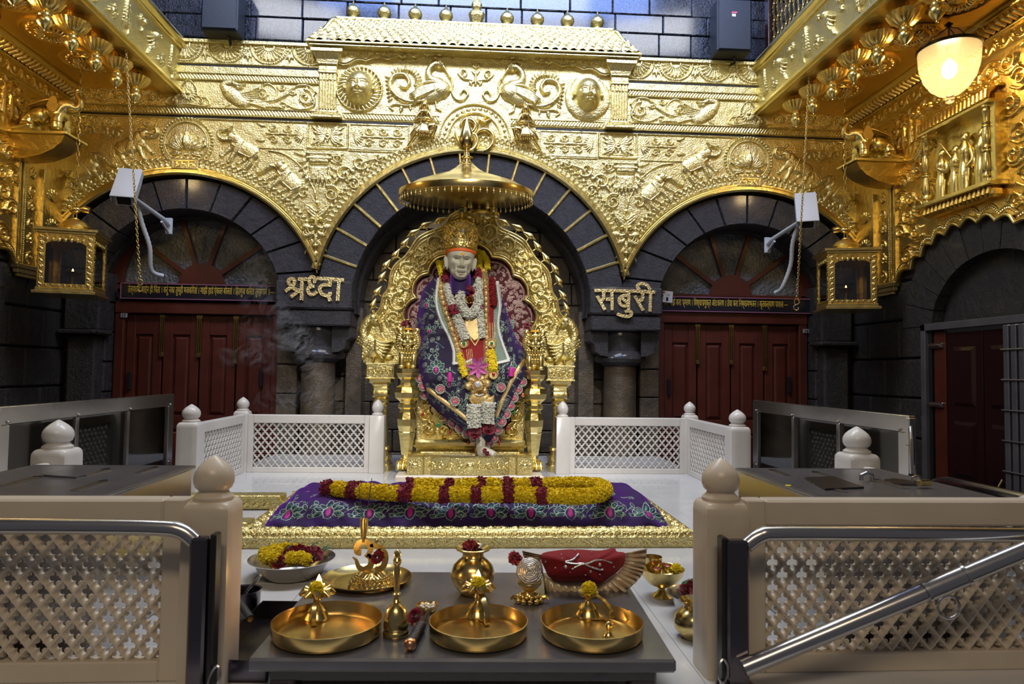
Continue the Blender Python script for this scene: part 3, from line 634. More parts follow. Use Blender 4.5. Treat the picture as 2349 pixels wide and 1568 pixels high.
# scroll panel with the dragon-headed bird
Y_ = Relief(1.58, 3.43, 2.62, 3.70, .0052); Y_.at()
Y_.dome(2.40, 3.555, .145, .075, .022, rot=38); Y_.dome(2.33, 3.50, .11, .06, .02, rot=15); Y_.stroke([(2.47, 3.60), (2.50, 3.66), (2.44, 3.685), (2.38, 3.67)], [.045, .04, .038, .03], .022, n=5)
Y_.stroke([(2.38, 3.67), (2.33, 3.665), (2.29, 3.675)], [.022, .014, .006], .018, n=4); Y_.stroke([(2.38, 3.65), (2.34, 3.635), (2.31, 3.64)], [.014, .012, .006], .016, n=4); Y_.dome(2.405, 3.68, .013, .013, .032)
for k in range(5): Y_.stroke([(2.36-.0*k, 3.56-.014*k), (2.25-.02*k, 3.60-.02*k), (2.14-.0*k, 3.655-.035*k)], [.012, .011, .006], .016, n=5)
for k in range(4): Y_.stroke([(2.26, 3.49), (2.12, 3.49-.012*k), (2.0+.03*k, 3.47-.008*k), (1.92+.05*k, 3.445+.006*k)], [.013, .012, .006], .015, n=5)
Y_.stroke([(2.30, 3.46), (2.28, 3.44)], .01, .012); Y_.stroke([(2.43, 3.47), (2.47, 3.44)], .01, .012)
Y_.scroll(2.12, 3.58, .075, 60, 1, .016); Y_.scroll(1.70, 3.56, .11, 90, 1, .018); Y_.scroll(1.93, 3.66, .05, 0, -1, .012); Y_.scroll(1.92, 3.47, .055, 180, -1, .014); Y_.scroll(1.83, 3.62, .05, 200, 1, .012)
Y_.stroke([(2.2, 3.50), (2.02, 3.52), (1.88, 3.59), (1.78, 3.68), (1.66, 3.68), (1.60, 3.62)], [.016, .015, .012], .016, n=6); Y_.stroke([(2.0, 3.52), (1.98, 3.62), (2.06, 3.69), (2.14, 3.66)], .011, .014, n=5)
Y_.stroke([(1.61, 3.56), (1.62, 3.48), (1.70, 3.445), (1.80, 3.45), (1.88, 3.49)], .011, .014, n=5)
emb('bird_scroll_panel', Y_, mir=True)
# palmette medallion
Q = Relief(2.60, 3.43, 3.08, 3.72, .0055)
Q.stroke(cr([(2.84, 3.70), (2.76, 3.62), (2.74, 3.54), (2.66, 3.52), (2.63, 3.46), (2.70, 3.44), (2.84, 3.455), (2.98, 3.44), (3.05, 3.46), (3.02, 3.52), (2.94, 3.54), (2.92, 3.62)], 6, True), .009, .014)
for a in range(0, 360, 20): Q.petal(2.84+.02*math.cos(math.radians(a)), 3.565+.02*math.sin(math.radians(a)), .075 if a not in (80, 100) else .10, .024, a, .014)
Q.dome(2.84, 3.565, .025, .025, .024); Q.scroll(2.72, 3.485, .04, 90, 1, .014, False); Q.scroll(2.96, 3.485, .04, 90, -1, .014, False)
emb('palmette_medallion', Q, mir=True)
Q = Relief(3.10, 3.43, 3.98, 3.70, .007); Q.foliage(lambda x, y: True, .16, .014, 5); emb('scroll_panel', Q, mir=True)
Q = Relief(3.45, 3.08, 3.98, 3.30, .007); Q.foliage(lambda x, y: True, .13, .012, 9); emb('scroll_panel', Q, mir=True)
# rosette panels
Q = Relief(1.26, 3.05, 1.68, 3.32, .0055); Q.stroke([(1.275, 3.06), (1.275, 3.31), (1.665, 3.31), (1.665, 3.06), (1.275, 3.06)], .010, .014); Q.stroke([(1.31, 3.09), (1.31, 3.28), (1.63, 3.28), (1.63, 3.09), (1.31, 3.09)], .005, .006)
for sx in (-1, 1):
    for sz in (-1, 1):
        an = math.degrees(math.atan2(sz*.09, sx*.15)); 
        for da, l in ((0, .15), (-22, .12), (22, .12)): Q.petal(1.47+.03*sx, 3.185+.015*sz, l, .05, an+da*sx*sz, .016)
for a, l in ((90, .075), (-90, .075)): Q.petal(1.47, 3.185, l, .035, a, .013)
for a in (0, 180): Q.petal(1.47, 3.185, .12, .035, a, .012)
Q.dome(1.47, 3.185, .048, .032, .02); Q.dome(1.47, 3.185, .036, .022, .012, mode='cut'); Q.dome(1.47, 3.185, .02, .013, .022); emb('rosette_panel', Q, mir=True)
# foliate strips either side of the rosettes
Q = Relief(.66, 3.055, 1.255, 3.315, .0055); Q.stroke([(.67, 3.06), (.67, 3.31), (1.25, 3.31), (1.25, 3.06), (.67, 3.06)], .006, .008)
for i, x in enumerate((.78, .92, 1.06)):
    Q.scroll(x, 3.245, .055, 200, 1, .014); Q.scroll(x, 3.125, .055, 160, -1, .014); Q.stroke([(x-.07, 3.19), (x, 3.185), (x+.08, 3.19)], .010, .012, n=3)
for a in np.arange(-70, 71, 17): Q.petal(1.21, 3.185, .10, .022, 180+a, .012)
emb('scroll_panel', Q, mir=True)
Q = Relief(1.69, 3.055, 2.26, 3.315, .0055)
for a in np.arange(-70, 71, 17): Q.petal(1.71, 3.185, .10, .022, a, .012)
for i, x in enumerate((1.86, 2.0)): Q.scroll(x, 3.245, .055, 340, -1, .014); Q.scroll(x, 3.125, .055, 20, 1, .014); Q.stroke([(x-.08, 3.19), (x, 3.185), (x+.07, 3.19)], .010, .012, n=3)
Q.petal(2.08, 3.26, .10, .04, 20, .014); Q.petal(2.08, 3.12, .10, .04, 0, .014); emb('scroll_panel', Q, mir=True)
# walking elephants round the side arches
def elephant(R, x, z, s, rot, fx, up):
    R.at(x, z, s, rot, fx)
    R.stroke([(.24, -.1), (.20, -.34), (.10, -.52)], [.11, .08, .06], .05); R.stroke([(-.30, -.05), (-.42, -.30), (-.50, -.50)], [.11, .075, .06], .05)
    R.dome(.08, 0, .46, .29, .085, rot=-4); R.dome(-.2, .06, .25, .26, .09); R.dome(.36, -.02, .24, .28, .09)
    R.stroke([(.40, -.08), (.44, -.34), (.36, -.62)], [.14, .09, .07], .075); R.stroke([(-.16, -.08), (-.18, -.34), (-.20, -.60)], [.12, .085, .07], .08)
    for px, pz in ((.36, -.62), (-.20, -.60), (.10, -.52), (-.50, -.50)): R.dome(px-.02, pz, .085, .05, .085)
    R.dome(-.46, .20, .19, .20, .11); R.dome(-.42, .34, .10, .08, .10)
    if up: R.stroke([(-.56, .12), (-.72, .02), (-.88, .08), (-.90, .26), (-.74, .34), (-.64, .42), (-.60, .54)], [.11, .085, .07, .06, .05, .04, .045], .10, n=5)
    else: R.stroke([(-.58, .14), (-.68, -.06), (-.74, -.30), (-.86, -.44), (-.92, -.36)], [.11, .085, .06, .05, .045], .10, n=5)
    R.stroke([(-.54, .06), (-.66, .0), (-.72, .04)], [.035, .03, .015], .12, n=3)
    R.dome(-.28, .18, .13, .20, .13, rot=10); R.dome(-.28, .18, .10, .16, .03, rot=10, mode='cut'); R.dome(-.52, .22, .03, .03, .135)
    R.stroke([(-.02, .26), (-.04, -.18), (.38, -.20), (.52, .08)], .018, .105); R.stroke([(.56, .04), (.64, -.16), (.60, -.40)], [.03, .02, .03], .06, n=4)
    R.stroke([(-.2, -.05), (-.36, .0)], .02, .105); R.at()
def ele(x, z, s, rot, fx, up, nm='elephant_relief'):
    R = Relief(max(x-s*1.05, -3.99), z-s*.85, min(x+s*1.05, 3.985), z+s*.85, .0055); R.k = 1; elephant(R, x, z, s, rot, fx, up); R.H *= s*.85
    return emb(nm, R, mir=True)
ele(2.30, 3.03, .30, 22, -1, True); ele(1.86, 2.74, .30, 38, -1, False); ele(3.36, 3.03, .30, -22, 1, True); ele(3.78, 2.76, .30, -36, 1, False)
# lotus medallions
R = Relief(2.56, 2.80, 3.12, 3.36, .0052); cx, cz = 2.84, 3.07
R.stroke(arc(cx, cz, .205, -48, 228, 60), .008, .016)
for a in np.arange(-44, 226, 7.6): R.dome(cx+.245*math.cos(math.radians(a)), cz+.245*math.sin(math.radians(a)), .0155, .0155, .020)
for dx, a, l in ((-.06, 158, .15), (.06, 22, .15), (-.05, 140, .16), (.05, 40, .16), (-.03, 120, .175), (.03, 60, .175), (-.015, 105, .18), (.015, 75, .18)): R.petal(cx+dx, cz-.075, l, .05, a, .026)
R.petal(cx, cz-.08, .20, .085, 90, .034, False); R.petal(cx, cz-.06, .15, .05, 90, .042)
for dx, a in ((-.05, 185), (.05, -5), (-.04, 200), (.04, -20), (0, 270)): R.petal(cx+dx, cz-.10, .12 if dx else .05, .045, a, .022)
emb('lotus_medallion', R, mir=True)
# carved tablets under the lotuses (short words)
bx = MB().box(2.71, 2.97, YG-.032, YG, 2.80, 2.90, .006); o = bx.build('tablet', GOLD, FA); piece(o, MIR)
# sun and moon faces
def face(R, cx, cz, s, moon=False):
    R.at(cx, cz, s)
    R.dome(0, 0.02, .62, .78, .40, p=.6); R.dome(0, -.35, .42, .36, .40, p=.6)
    for sx in (-1, 1):
        R.dome(sx*.26, -.16, .22, .22, .06, mode='add', p=1); R.stroke([(sx*.08, .20), (sx*.25, .27), (sx*.45, .17)], [.02, .035, .02], .03, 'add', n=5)
        R.dome(sx*.25, .07, .15, .085, .06, mode='cut', p=1); R.dome(sx*.25, .07, .11, .055, .05, mode='add', p=.6)
        R.dome(sx*.64, .0, .07, .18, .16)
    R.stroke([(0, .2), (0, -.02), (0, -.14)], [.035, .05, .085], .13, 'add', n=3); R.dome(-.07, -.15, .05, .04, .05, mode='add'); R.dome(.07, -.15, .05, .04, .05, mode='add')
    R.stroke([(-.17, -.37), (-.06, -.335), (0, -.35), (.06, -.335), (.17, -.37)], [.01, .03, .03, .03, .01], .06, 'add', n=3); R.stroke([(-.13, -.41), (0, -.44), (.13, -.41)], [.01, .04, .01], .06, 'add', n=3)
    R.dome(0, -.60, .12, .10, .05, mode='add'); R.at()
R = Relief(-1.42, 3.43, -.91, 3.92, .0048); cx, cz = -1.165, 3.672
R.stroke(arc(cx, cz, .225, 0, 360, 60), .012, .02)
for a in np.arange(0, 360, 12): R.stroke([(cx+.16*math.cos(math.radians(a)), cz+.16*math.sin(math.radians(a))), (cx+.222*math.cos(math.radians(a+9)), cz+.222*math.sin(math.radians(a+9)))], [.020, .012], .022)
S2 = Relief(-1.42, 3.43, -.91, 3.92, .0048); face(S2, cx, cz-.005, .235); S2.H *= .30; R.H = np.maximum(R.H, S2.H); emb('sun_face', R, GOLD, label='round sun face with a ring of rays')
R = Relief(.91, 3.43, 1.42, 3.94, .0048); cx = 1.15
R.dome(cx, cz-.005, .235, .235, .032, p=.25); R.dome(cx, cz+.05, .185, .185, .022, mode='cut', p=.2)
S2 = Relief(.91, 3.43, 1.42, 3.94, .0048); face(S2, cx, cz+.015, .235); S2.H *= .30; R.H = np.maximum(R.H, S2.H); emb('moon_face', R, GOLD, label='smooth moon face inside a raised crescent')
# swans with vines in their beaks
R = Relief(.02, 3.43, .92, 4.06, .0052); R.at()
R.dome(.43, 3.665, .165, .105, .045, rot=-28); R.dome(.36, 3.70, .11, .10, .05)
R.stroke([(.37, 3.76), (.46, 3.80), (.475, 3.88), (.42, 3.945), (.36, 3.955)], [.06, .045, .036, .036, .04], .045, n=6); R.dome(.365, 3.945, .055, .045, .055); R.dome(.36, 3.955, .014, .014, .07)
R.stroke([(.33, 3.93), (.29, 3.87), (.26, 3.81)], [.022, .013, .009], .04, n=4); R.stroke([(.39, 3.99), (.42, 4.01), (.45, 3.985)], .008, .02, n=4); R.stroke([(.42, 3.95), (.47, 3.97)], .009, .03)
for k in range(6): R.stroke([(.42-.0*k, 3.73-.012*k), (.53+.01*k, 3.70-.022*k), (.66-.012*k, 3.62-.012*k)], [.020, .018, .008], .055, n=4)
R.stroke([(.42, 3.75), (.50, 3.75), (.60, 3.68)], .014, .055, n=4)
R.stroke([(.52, 3.57), (.68, 3.56), (.80, 3.62), (.86, 3.72), (.82, 3.82), (.72, 3.83), (.67, 3.76), (.70, 3.70), (.75, 3.71)], [.02, .026, .028, .028, .026, .024, .02, .016, .02], .032, n=6)
for k, a in enumerate(np.arange(40, 215, 14)): 
    c_, s_ = math.cos(math.radians(a)), math.sin(math.radians(a)); R.petal(.715+.10*c_, 3.775+.085*s_, .075, .03, a-12, .028)
for k in range(7): R.petal(.86-.004*k, 3.80-.035*k, .06, .024, 10-8*k, .02)
R.stroke([(.55, 3.56), (.68, 3.52), (.80, 3.53), (.86, 3.50), (.83, 3.47)], .011, .018, n=5); R.petal(.74, 3.52, .08, .04, -80, .018); R.petal(.66, 3.525, .06, .03, -100, .016)
R.stroke([(.26, 3.83), (.235, 3.76), (.235, 3.66), (.19, 3.60), (.12, 3.60), (.08, 3.66), (.12, 3.70), (.15, 3.66)], .012, .022, n=6)
R.scroll(.13, 3.88, .06, 270, -1, .02, False, 1.1); R.stroke([(.02, 3.80), (.07, 3.81), (.13, 3.82), (.18, 3.87)], .010, .018, n=4); R.petal(.035, 3.75, .07, .03, 60, .016); R.petal(.07, 3.64, .08, .03, 70, .018)
R.stroke([(.40, 3.56), (.39, 3.50)], .012, .02); R.stroke([(.39, 3.50), (.35, 3.48)], .01, .018)
emb('swan_relief', R, mir=True)
R = Relief(-.10, 3.72, .10, 4.03, .0052)
R.stroke([(0, 3.76), (0, 3.90)], .012, .02); R.dome(0, 3.965, .04, .045, .022); R.dome(0, 3.965, .024, .028, .022, mode='cut'); R.petal(0, 3.94, .05, .03, 90, .018)
for sx in (-1, 1): R.petal(sx*.01, 3.86, .07, .03, 90+sx*50, .018); R.petal(sx*.01, 3.80, .07, .028, 90-sx*120, .016)
emb('fleuron', R)
# om medallion
R = Relief(-.37, 3.05, .37, 3.58, .0048); cx, cz = 0, 3.205
for r in (.355, .265): R.stroke(np.vstack([[(-r, 3.06)], arc(cx, cz, r, 180, 0, 40), [(r, 3.06)]]), .008, .02)
for a in np.arange(-8, 190, 11): R.petal(cx+.31*math.cos(math.radians(a))-.02*math.sin(math.radians(-a)), cz+.31*math.sin(math.radians(a)), .05, .03, a+90, .014)
emb('arched_border', R)
def om_strokes(R, cx, cz, s, h):
    R.at(cx, cz, s)
    R.stroke([(-.55, .42), (-.38, .62), (-.12, .60), (.02, .40), (-.06, .18), (-.26, .08)], [.05, .11, .12, .12, .11, .05], h, n=8)
    R.stroke([(-.26, .08), (.02, .02), (.10, -.28), (-.08, -.56), (-.38, -.50), (-.66, -.20), (-.76, .18)], [.05, .11, .13, .13, .12, .10, .03], h, n=8)
    R.stroke([(.05, .05), (.20, .20), (.42, .26), (.66, .10), (.72, -.20), (.56, -.48), (.36, -.60)], [.05, .08, .10, .12, .12, .10, .03], h, n=8)
    R.stroke([(.10, .72), (.24, .58), (.42, .56), (.60, .66)], [.02, .06, .06, .02], h, n=6); R.dome(.40, .74, .07, .07, h); R.at()
R = Relief(-.26, 3.05, .26, 3.47, .0045); om_strokes(R, 0, 3.225, .26, .05); emb('om_emblem', R, GOLDP, label='raised sacred syllable in polished gold', keep=False)
# scalloped valance under the canopy
cus = [(0, 4.10), (.22, 4.045), (.44, 4.025), (.66, 3.99), (.88, 3.965), (1.10, 3.945), (1.27, 3.91), (1.37, 3.91)]
edge = []
for (x0, z0), (x1, z1) in zip(cus, cus[1:]):
    for t in np.linspace(0, 1, 9)[:-1]: edge.append((x0+(x1-x0)*t, z0+(z1-z0)*t+(.028*math.sin(PI*t) if x0 > .01 and x1 < 1.3 else -.012*math.sin(PI*t))))
edge.append(cus[-1]); poly = edge+[(1.37, 4.15), (0, 4.15)]
o = MB().prism(poly[::-1], lambda u, v: (u, YG-.045, v), lambda u, v: (u, YG, v)).build('scalloped_valance', GOLD, FA, smooth=False); piece(o, MIR)
o = MB().tube([(x, YG-.046, z+.014) for x, z in edge], .008, 6).build('valance_bead', GOLDP, FA); piece(o, MIR)
R = Relief(.02, 3.93, 1.36, 4.14, .006)
for i, x in enumerate(np.arange(.12, 1.34, .125)):
    zc = 4.10-.05*(x/1.3)-(0.01 if x < .5 else .03); R.scroll(x, min(zc, 4.10), .05+.008*i/10, 200 if i % 2 else 20, 1 if i % 2 else -1, .013)
emb('valance_scrolls', R, frame=yplane(YG-.045), mir=True, kind='stuff')
# spandrel ornaments: tablet with leaves, double scroll, mask and pendant drop
R = Relief(.80, 1.84, 2.05, 3.04, .006)
for k in range(2): R.stroke([(1.44, 3.0-.045*k), (1.66, 3.0-.045*k)], .022, .022)
R.poly([(1.45, 2.90), (1.65, 2.90), (1.65, 3.02), (1.45, 3.02)], .02, .02); R.poly([(1.47, 2.72), (1.63, 2.72), (1.65, 2.88), (1.45, 2.88)], .018, .03)
for k in range(5): 
    R.petal(1.66, 2.98-.05*k, .14-.015*k, .04, 10-22*k, .016); R.petal(1.44, 2.98-.05*k, .14-.015*k, .04, 170+22*k, .016)
    R.petal(1.47+.04*k, 2.80, .13, .035, -90, .02)
R.stroke([(2.12, 3.02), (1.90, 2.99), (1.72, 2.86), (1.60, 2.66), (1.57, 2.55)], .009, .013, n=8)
R.scroll(1.42, 2.60, .11, 60, 1, .020, False, 1.6); R.scroll(1.69, 2.60, .075, 120, -1, .016, False, 1.4)
R.stroke([(1.56, 2.68), (1.56, 2.52)], .012, .016); R.petal(1.555, 2.53, .06, .05, -90, .02)
for (x, z, r, a, hnd) in ((1.14, 2.92, .10, 200, 1), (1.30, 2.80, .11, 160, -1), (1.20, 2.70, .09, 20, 1), (.96, 2.98, .06, 160, 1), (1.36, 2.96, .06, 20, -1)): R.scroll(x, z, r, a, hnd, .02)
for k in range(7): R.petal(1.02+.06*k, 2.98-.03*k, .09, .035, -70-6*k, .014)
R.stroke([(.90, 2.99), (1.1, 2.93), (1.28, 2.82), (1.40, 2.70)], [.01, .02, .014], .018, n=6)
# horned mask
for sx in (-1, 1):
    for k in range(3): R.stroke([(1.555+sx*.02, 2.36+.03*k), (1.555+sx*.07, 2.40+.03*k), (1.555+sx*.115, 2.455+.012*k)], [.02, .028, .008], .026, n=4)
    R.dome(1.555+sx*.045, 2.335, .032, .026, .04); R.dome(1.555+sx*.045, 2.335, .014, .012, .052)
    R.dome(1.555+sx*.10, 2.26, .06, .045, .034); R.dome(1.555+sx*.04, 2.25, .045, .03, .038)
    for k in range(4): R.stroke([(1.555+sx*.02, 2.215-.01*k), (1.555+sx*(.06+.02*k), 2.20-.012*k), (1.555+sx*(.08+.022*k), 2.235-.012*k)], [.014, .013, .006], .034, n=4)
    R.petal(1.555+sx*.015, 2.14, .10, .04, -90+sx*25, .026); R.petal(1.555+sx*.01, 2.19, .10, .035, -90+sx*52, .024); R.scroll(1.555+sx*.045, 2.06, .03, 90, -sx, .02, False); R.scroll(1.555+sx*.03, 1.985, .025, 90, -sx, .018, False)
R.stroke([(1.555, 2.38), (1.555, 2.27)], [.012, .03], .05); R.stroke([(1.555, 2.16), (1.555, 2.06)], [.03, .012], .036); R.dome(1.555, 2.075, .03, .02, .04)
R.petal(1.552, 2.03, .10, .05, -90, .03); R.petal(1.548, 1.94, .09, .035, -90, .024)
R.mask(lambda U, V: (np.hypot(U, V-1.5) > 1.61) & (np.hypot(U-2.87, V-1.36) > 1.44)); emb('spandrel_ornament', R, mir=True)
R = Relief(3.60, 2.2, 3.985, 2.75, .007); R.foliage(lambda x, y: math.hypot(x-2.87, y-1.36) > 1.58, .13, .016, 4); emb('scroll_panel', R, mir=True)
# ---- pilasters
def pil():
    x = 1.475
    b = MB(); b.box(x-.085, x+.085, YG-.05, YG, 3.43, 3.80, .004)
    s = b.build('pilaster_shaft', GOLD, FA)
    f = MB()
    for k in range(6): f.tube([(x-.068+.0272*k, YG-.052, 3.44), (x-.068+.0272*k, YG-.052, 3.72)], .0105, 6)
    f2 = f.build('fluting', GOLDP, s)
    b = MB()
    for k in range(5): b.box(x-.085+.0345*k, x-.055+.0345*k, YG-.065, YG-.02, 3.725, 3.80, .008)
    c1 = b.build('leaf_collar', GOLD, FA)
    b = MB(); b.box(x-.095, x+.095, YG-.07, YG, 3.80, 3.83, .006); b.box(x-.09, x+.09, YG-.06, YG, 3.83, 3.88, .006); b.box(x-.10, x+.10, YG-.08, YG, 3.88, 3.92, .01)
    P = [(3.90, .10, .08), (3.93, .105, .085), (3.97, .135, .115), (3.99, .145, .125), (3.99, .155, .14), (4.02, .155, .14)]
    for (z0, w0, d0), (z1, w1, d1) in zip(P, P[1:]):
        if z1 > z0: b.add([(x-w0, YG, z0), (x+w0, YG, z0), (x+w0, YG-d0, z0), (x-w0, YG-d0, z0), (x-w1, YG, z1), (x+w1, YG, z1), (x+w1, YG-d1, z1), (x-w1, YG-d1, z1)], [(3, 2, 6, 7), (0, 3, 7, 4), (2, 1, 5, 6), (4, 7, 6, 5), (0, 1, 2, 3)])
    c2 = b.build('capital', GOLD, FA)
    b = MB(); b.box(x-.15, x+.15, YG-.085, YG, 3.345, 3.375, .006); b.box(x-.135, x+.135, YG-.075, YG, 3.375, 3.40, .01); b.box(x-.11, x+.11, YG-.06, YG, 3.40, 3.435, .01); c3 = b.build('pilaster_base', GOLD, FA)
    for o in (s, c1, c2, c3): piece(o, MIR)
pil()
# ---- canopy roof with diamond tiles
def canopy():
    ns, nt = 46, 420; S = np.linspace(0, 1, ns)+1e-6; Tt = np.linspace(-1, 1, nt)
    SS, TT = np.meshgrid(S, Tt, indexing='ij')
    hx = 1.665-.26*SS**.6; X = TT*hx
    Yc = YG-.15+.12*SS**1.4; Z = 4.085+.285*(SS**.75)
    u = TT*1.5/.042; v = SS*.42/.042; D = np.abs(np.sin((u+v)*PI/2))*np.abs(np.sin((u-v)*PI/2)); H = .030*D**.5
    Yc = Yc-H*.7; Z = Z+H*.7
    V = np.stack([X, Yc, Z], -1).reshape(-1, 3); i = np.arange(ns-1)[:, None]*nt; j = np.arange(nt-1)[None]
    MB().add(V, np.stack([i+j, i+j+1, i+nt+j+1, i+nt+j], -1).reshape(-1, 4)).build('tiled_roof', GOLD, FA, sharp=None, label='small curved roof of diamond tiles')
    MB().box(-1.675, 1.675, YG-.17, YG, 4.065, 4.088, .006).build('eave', GOLDP, FA); MB().box(-1.65, 1.65, YG-.15, YG, 4.040, 4.061, .006).build('eave', GOLD, FA)
    MB().box(-1.41, 1.41, YG-.06, YG+.08, 4.362, 4.388, .006).build('ridge', GOLDP, FA)
    for sx in (-1, 1):
        b = MB(); b.tube([(sx*1.66, YG-.15, 4.09), (sx*1.57, YG-.14, 4.13), (sx*1.50, YG-.13, 4.21), (sx*1.44, YG-.09, 4.32), (sx*1.40, YG-.04, 4.37)], [.012, .018, .022, .026, .02], 8); b.build('hip_roll', GOLDP, FA)
        q = [(sx*1.66, YG-.15, 4.09), (sx*1.66, YG+.05, 4.09), (sx*1.40, YG+.05, 4.38), (sx*1.40, YG-.03, 4.38), (sx*1.50, YG-.12, 4.21)]; MB().add(q, [(0, 1, 2, 3, 4)]).build('gable_end', GOLD, FA, smooth=False)
canopy()
fin = MB().lathe([(.0, 0), (.058, 0), (.060, .012), (.045, .022), (.036, .032), (.040, .042), (.060, .058), (.071, .080), (.070, .105), (.055, .130), (.032, .150), (.016, .172), (.006, .195), (.0, .21)], 24, T(-1.25, YG+.02, 4.388)).build('finial', GOLD, FA)
for i in range(1, 9):
    if i != 4: piece(fin, T(.3125*i, 0, 0))
MB().lathe([(.0, 0), (.045, 0), (.045, .02), (.055, .03), (.078, .085), (.085, .125), (.06, .15), (.035, .165), (.05, .185), (.055, .22), (.045, .25), (.02, .28), (.0, .33)], 8, T(0, YG+.02, 4.388)).build('central_finial', GOLD, FA, smooth=False, label='taller faceted vase finial')
# ---- two dancer figurines screwed on the wall
def dancer(fx, name):
    b = MB(); r = .02
    def P(x, z, y=-.045): return (fx*x, YG+y, z)
    X, Z = .51, 3.32
    def t(pts, rr, s=8): b.tube(cr([P(X+x, Z+z, y) for x, z, y in pts], 4), np.interp(np.linspace(0, 1, (len(pts)-1)*4+1), np.linspace(0, 1, len(rr)), rr), s)
    t([(0, .0, -.04), (0, .06, -.05), (0, .12, -.06), (0, .15, -.05)], [.042, .032, .046, .02])
    b.ball((fx*X, YG-.06, Z+.195), .033, 12, 8, sc=(.9, .9, 1.1)); b.ball((fx*X, YG-.045, Z+.20), .042, 12, 8, sc=(.95, .7, 1.1)); t([(-.035, .2, -.04), (-.045, .14, -.035), (-.04, .10, -.03)], [.012, .016, .008]); t([(.035, .2, -.04), (.045, .14, -.035), (.04, .10, -.03)], [.012, .016, .008])
    b.ball((fx*(X-.017), YG-.095, Z+.115), .018, 8, 6); b.ball((fx*(X+.017), YG-.095, Z+.115), .018, 8, 6)
    t([(-.04, .13, -.05), (-.07, .07, -.06), (-.08, .035, -.06), (-.03, .04, -.10)], [.017, .015, .013, .012]); t([(.04, .13, -.05), (.07, .08, -.06), (.085, .04, -.06), (.03, .045, -.10)], [.017, .015, .013, .012])
    t([(-.01, .0, -.04), (-.07, -.03, -.08), (-.115, -.02, -.09)], [.036, .036, .028]); t([(-.115, -.02, -.09), (-.10, -.08, -.07), (-.075, -.13, -.06), (-.10, -.145, -.08)], [.028, .022, .014, .014])
    t([(.01, -.0, -.04), (.06, -.08, -.07), (.09, -.13, -.06)], [.036, .034, .024]); t([(.09, -.13, -.06), (.13, -.19, -.05), (.165, -.235, -.045), (.165, -.255, -.075)], [.024, .018, .012, .012])
    for k in range(5): t([(-.02+.01*k, -.02, -.08), (-.04+.018*k, -.09, -.10), (-.045+.022*k, -.135, -.09)], [.016, .017, .01], 6)
    t([(.03, .0, -.03), (.08, -.03, -.03), (.14, -.11, -.02)], [.02, .02, .01]); t([(-.05, .05, -.105), (0, .045, -.11), (.06, .045, -.105)], [.007, .007, .007], 6)
    b.build(name, BRASS, FA, label='small bronze dancing figurine')
dancer(-1, 'dancer_figurine'); dancer(1, 'dancer_figurine')
# ================================================================ side galleries: gold cladding, balconies, lamps, lanterns
XS = 3.98
SF = xplane(XS, -1)
def twice(t, label):
    """the matching thing on the other side of the hall"""
    return dup(t, MIR, label)
def rxp(pts, x0, x1): return MB().prism(pts, lambda u, v: (x0, u, v), lambda u, v: (x1, u, v))
GC = thing('side_cladding', 'embossed gold cladding with a scalloped arch and figure niche beside the steel gate', 'wall cladding', (XS, 5.4, 1.7))
cusp = [(6.14, 1.72), (5.92, 1.83), (5.78, 1.92), (5.63, 2.0), (5.47, 2.05), (5.29, 2.08), (5.10, 2.075), (4.91, 2.045), (4.73, 1.985), (4.55, 1.90), (4.38, 1.80), (4.22, 1.70)]
edge = []
for (a0, b0), (a1, b1) in zip(cusp, cusp[1:]):
    n = np.array([-(b1-b0), a1-a0]); n = n/np.linalg.norm(n); n = n*(1 if n[1] > 0 else -1)
    for t in np.linspace(0, 1, 8)[:-1]: p = np.array([a0, b0])*(1-t)+np.array([a1, b1])*t+n*.055*math.sin(PI*t); edge.append(tuple(p))
edge.append(cusp[-1])
poly = [(6.84, 1.72)]+edge+[(3.2, 1.70), (3.2, 3.60), (6.84, 3.60)]
rxp(poly, XS+.06, XS).build('backing_sheet', GOLDD, GC, smooth=False)
MB().tube([(XS-.02, y, z+.004) for y, z in edge], .016, 8).build('scallop_edge', GOLDP, GC)
b = MB(); V0 = [(XS-.015, y, z) for y, z in edge]; V1 = [(XS+.09, y, z) for y, z in edge]; n = len(edge); b.add(V0+V1, [(i, i+1, n+i+1, n+i) for i in range(n-1)]); b.build('scallop_soffit', GOLDD, GC)
cen = np.array(edge); off = []
for i in range(len(edge)):
    a = cen[max(i-3, 0)]; c = cen[min(i+3, len(edge)-1)]; d = c-a; nn = np.array([-d[1], d[0]])/np.linalg.norm(d); nn = nn*(1 if nn[1] > 0 else -1); off.append(cen[i]+nn*.055)
bd = MB(); pp = np.array(off); L = np.r_[0, np.cumsum(np.linalg.norm(np.diff(pp, axis=0), axis=1))]
for s_ in np.arange(0, L[-1], .021): bd.ball((XS-.006, np.interp(s_, L, pp[:, 0]), np.interp(s_, L, pp[:, 1])), .0085, 6, 4)
bd.build('bead_row', GOLDP, GC, kind='stuff')
MB().tube([(XS-.004, y+.0, z+.022) for y, z in off], .009, 6).build('scallop_moulding', GOLDP, GC)
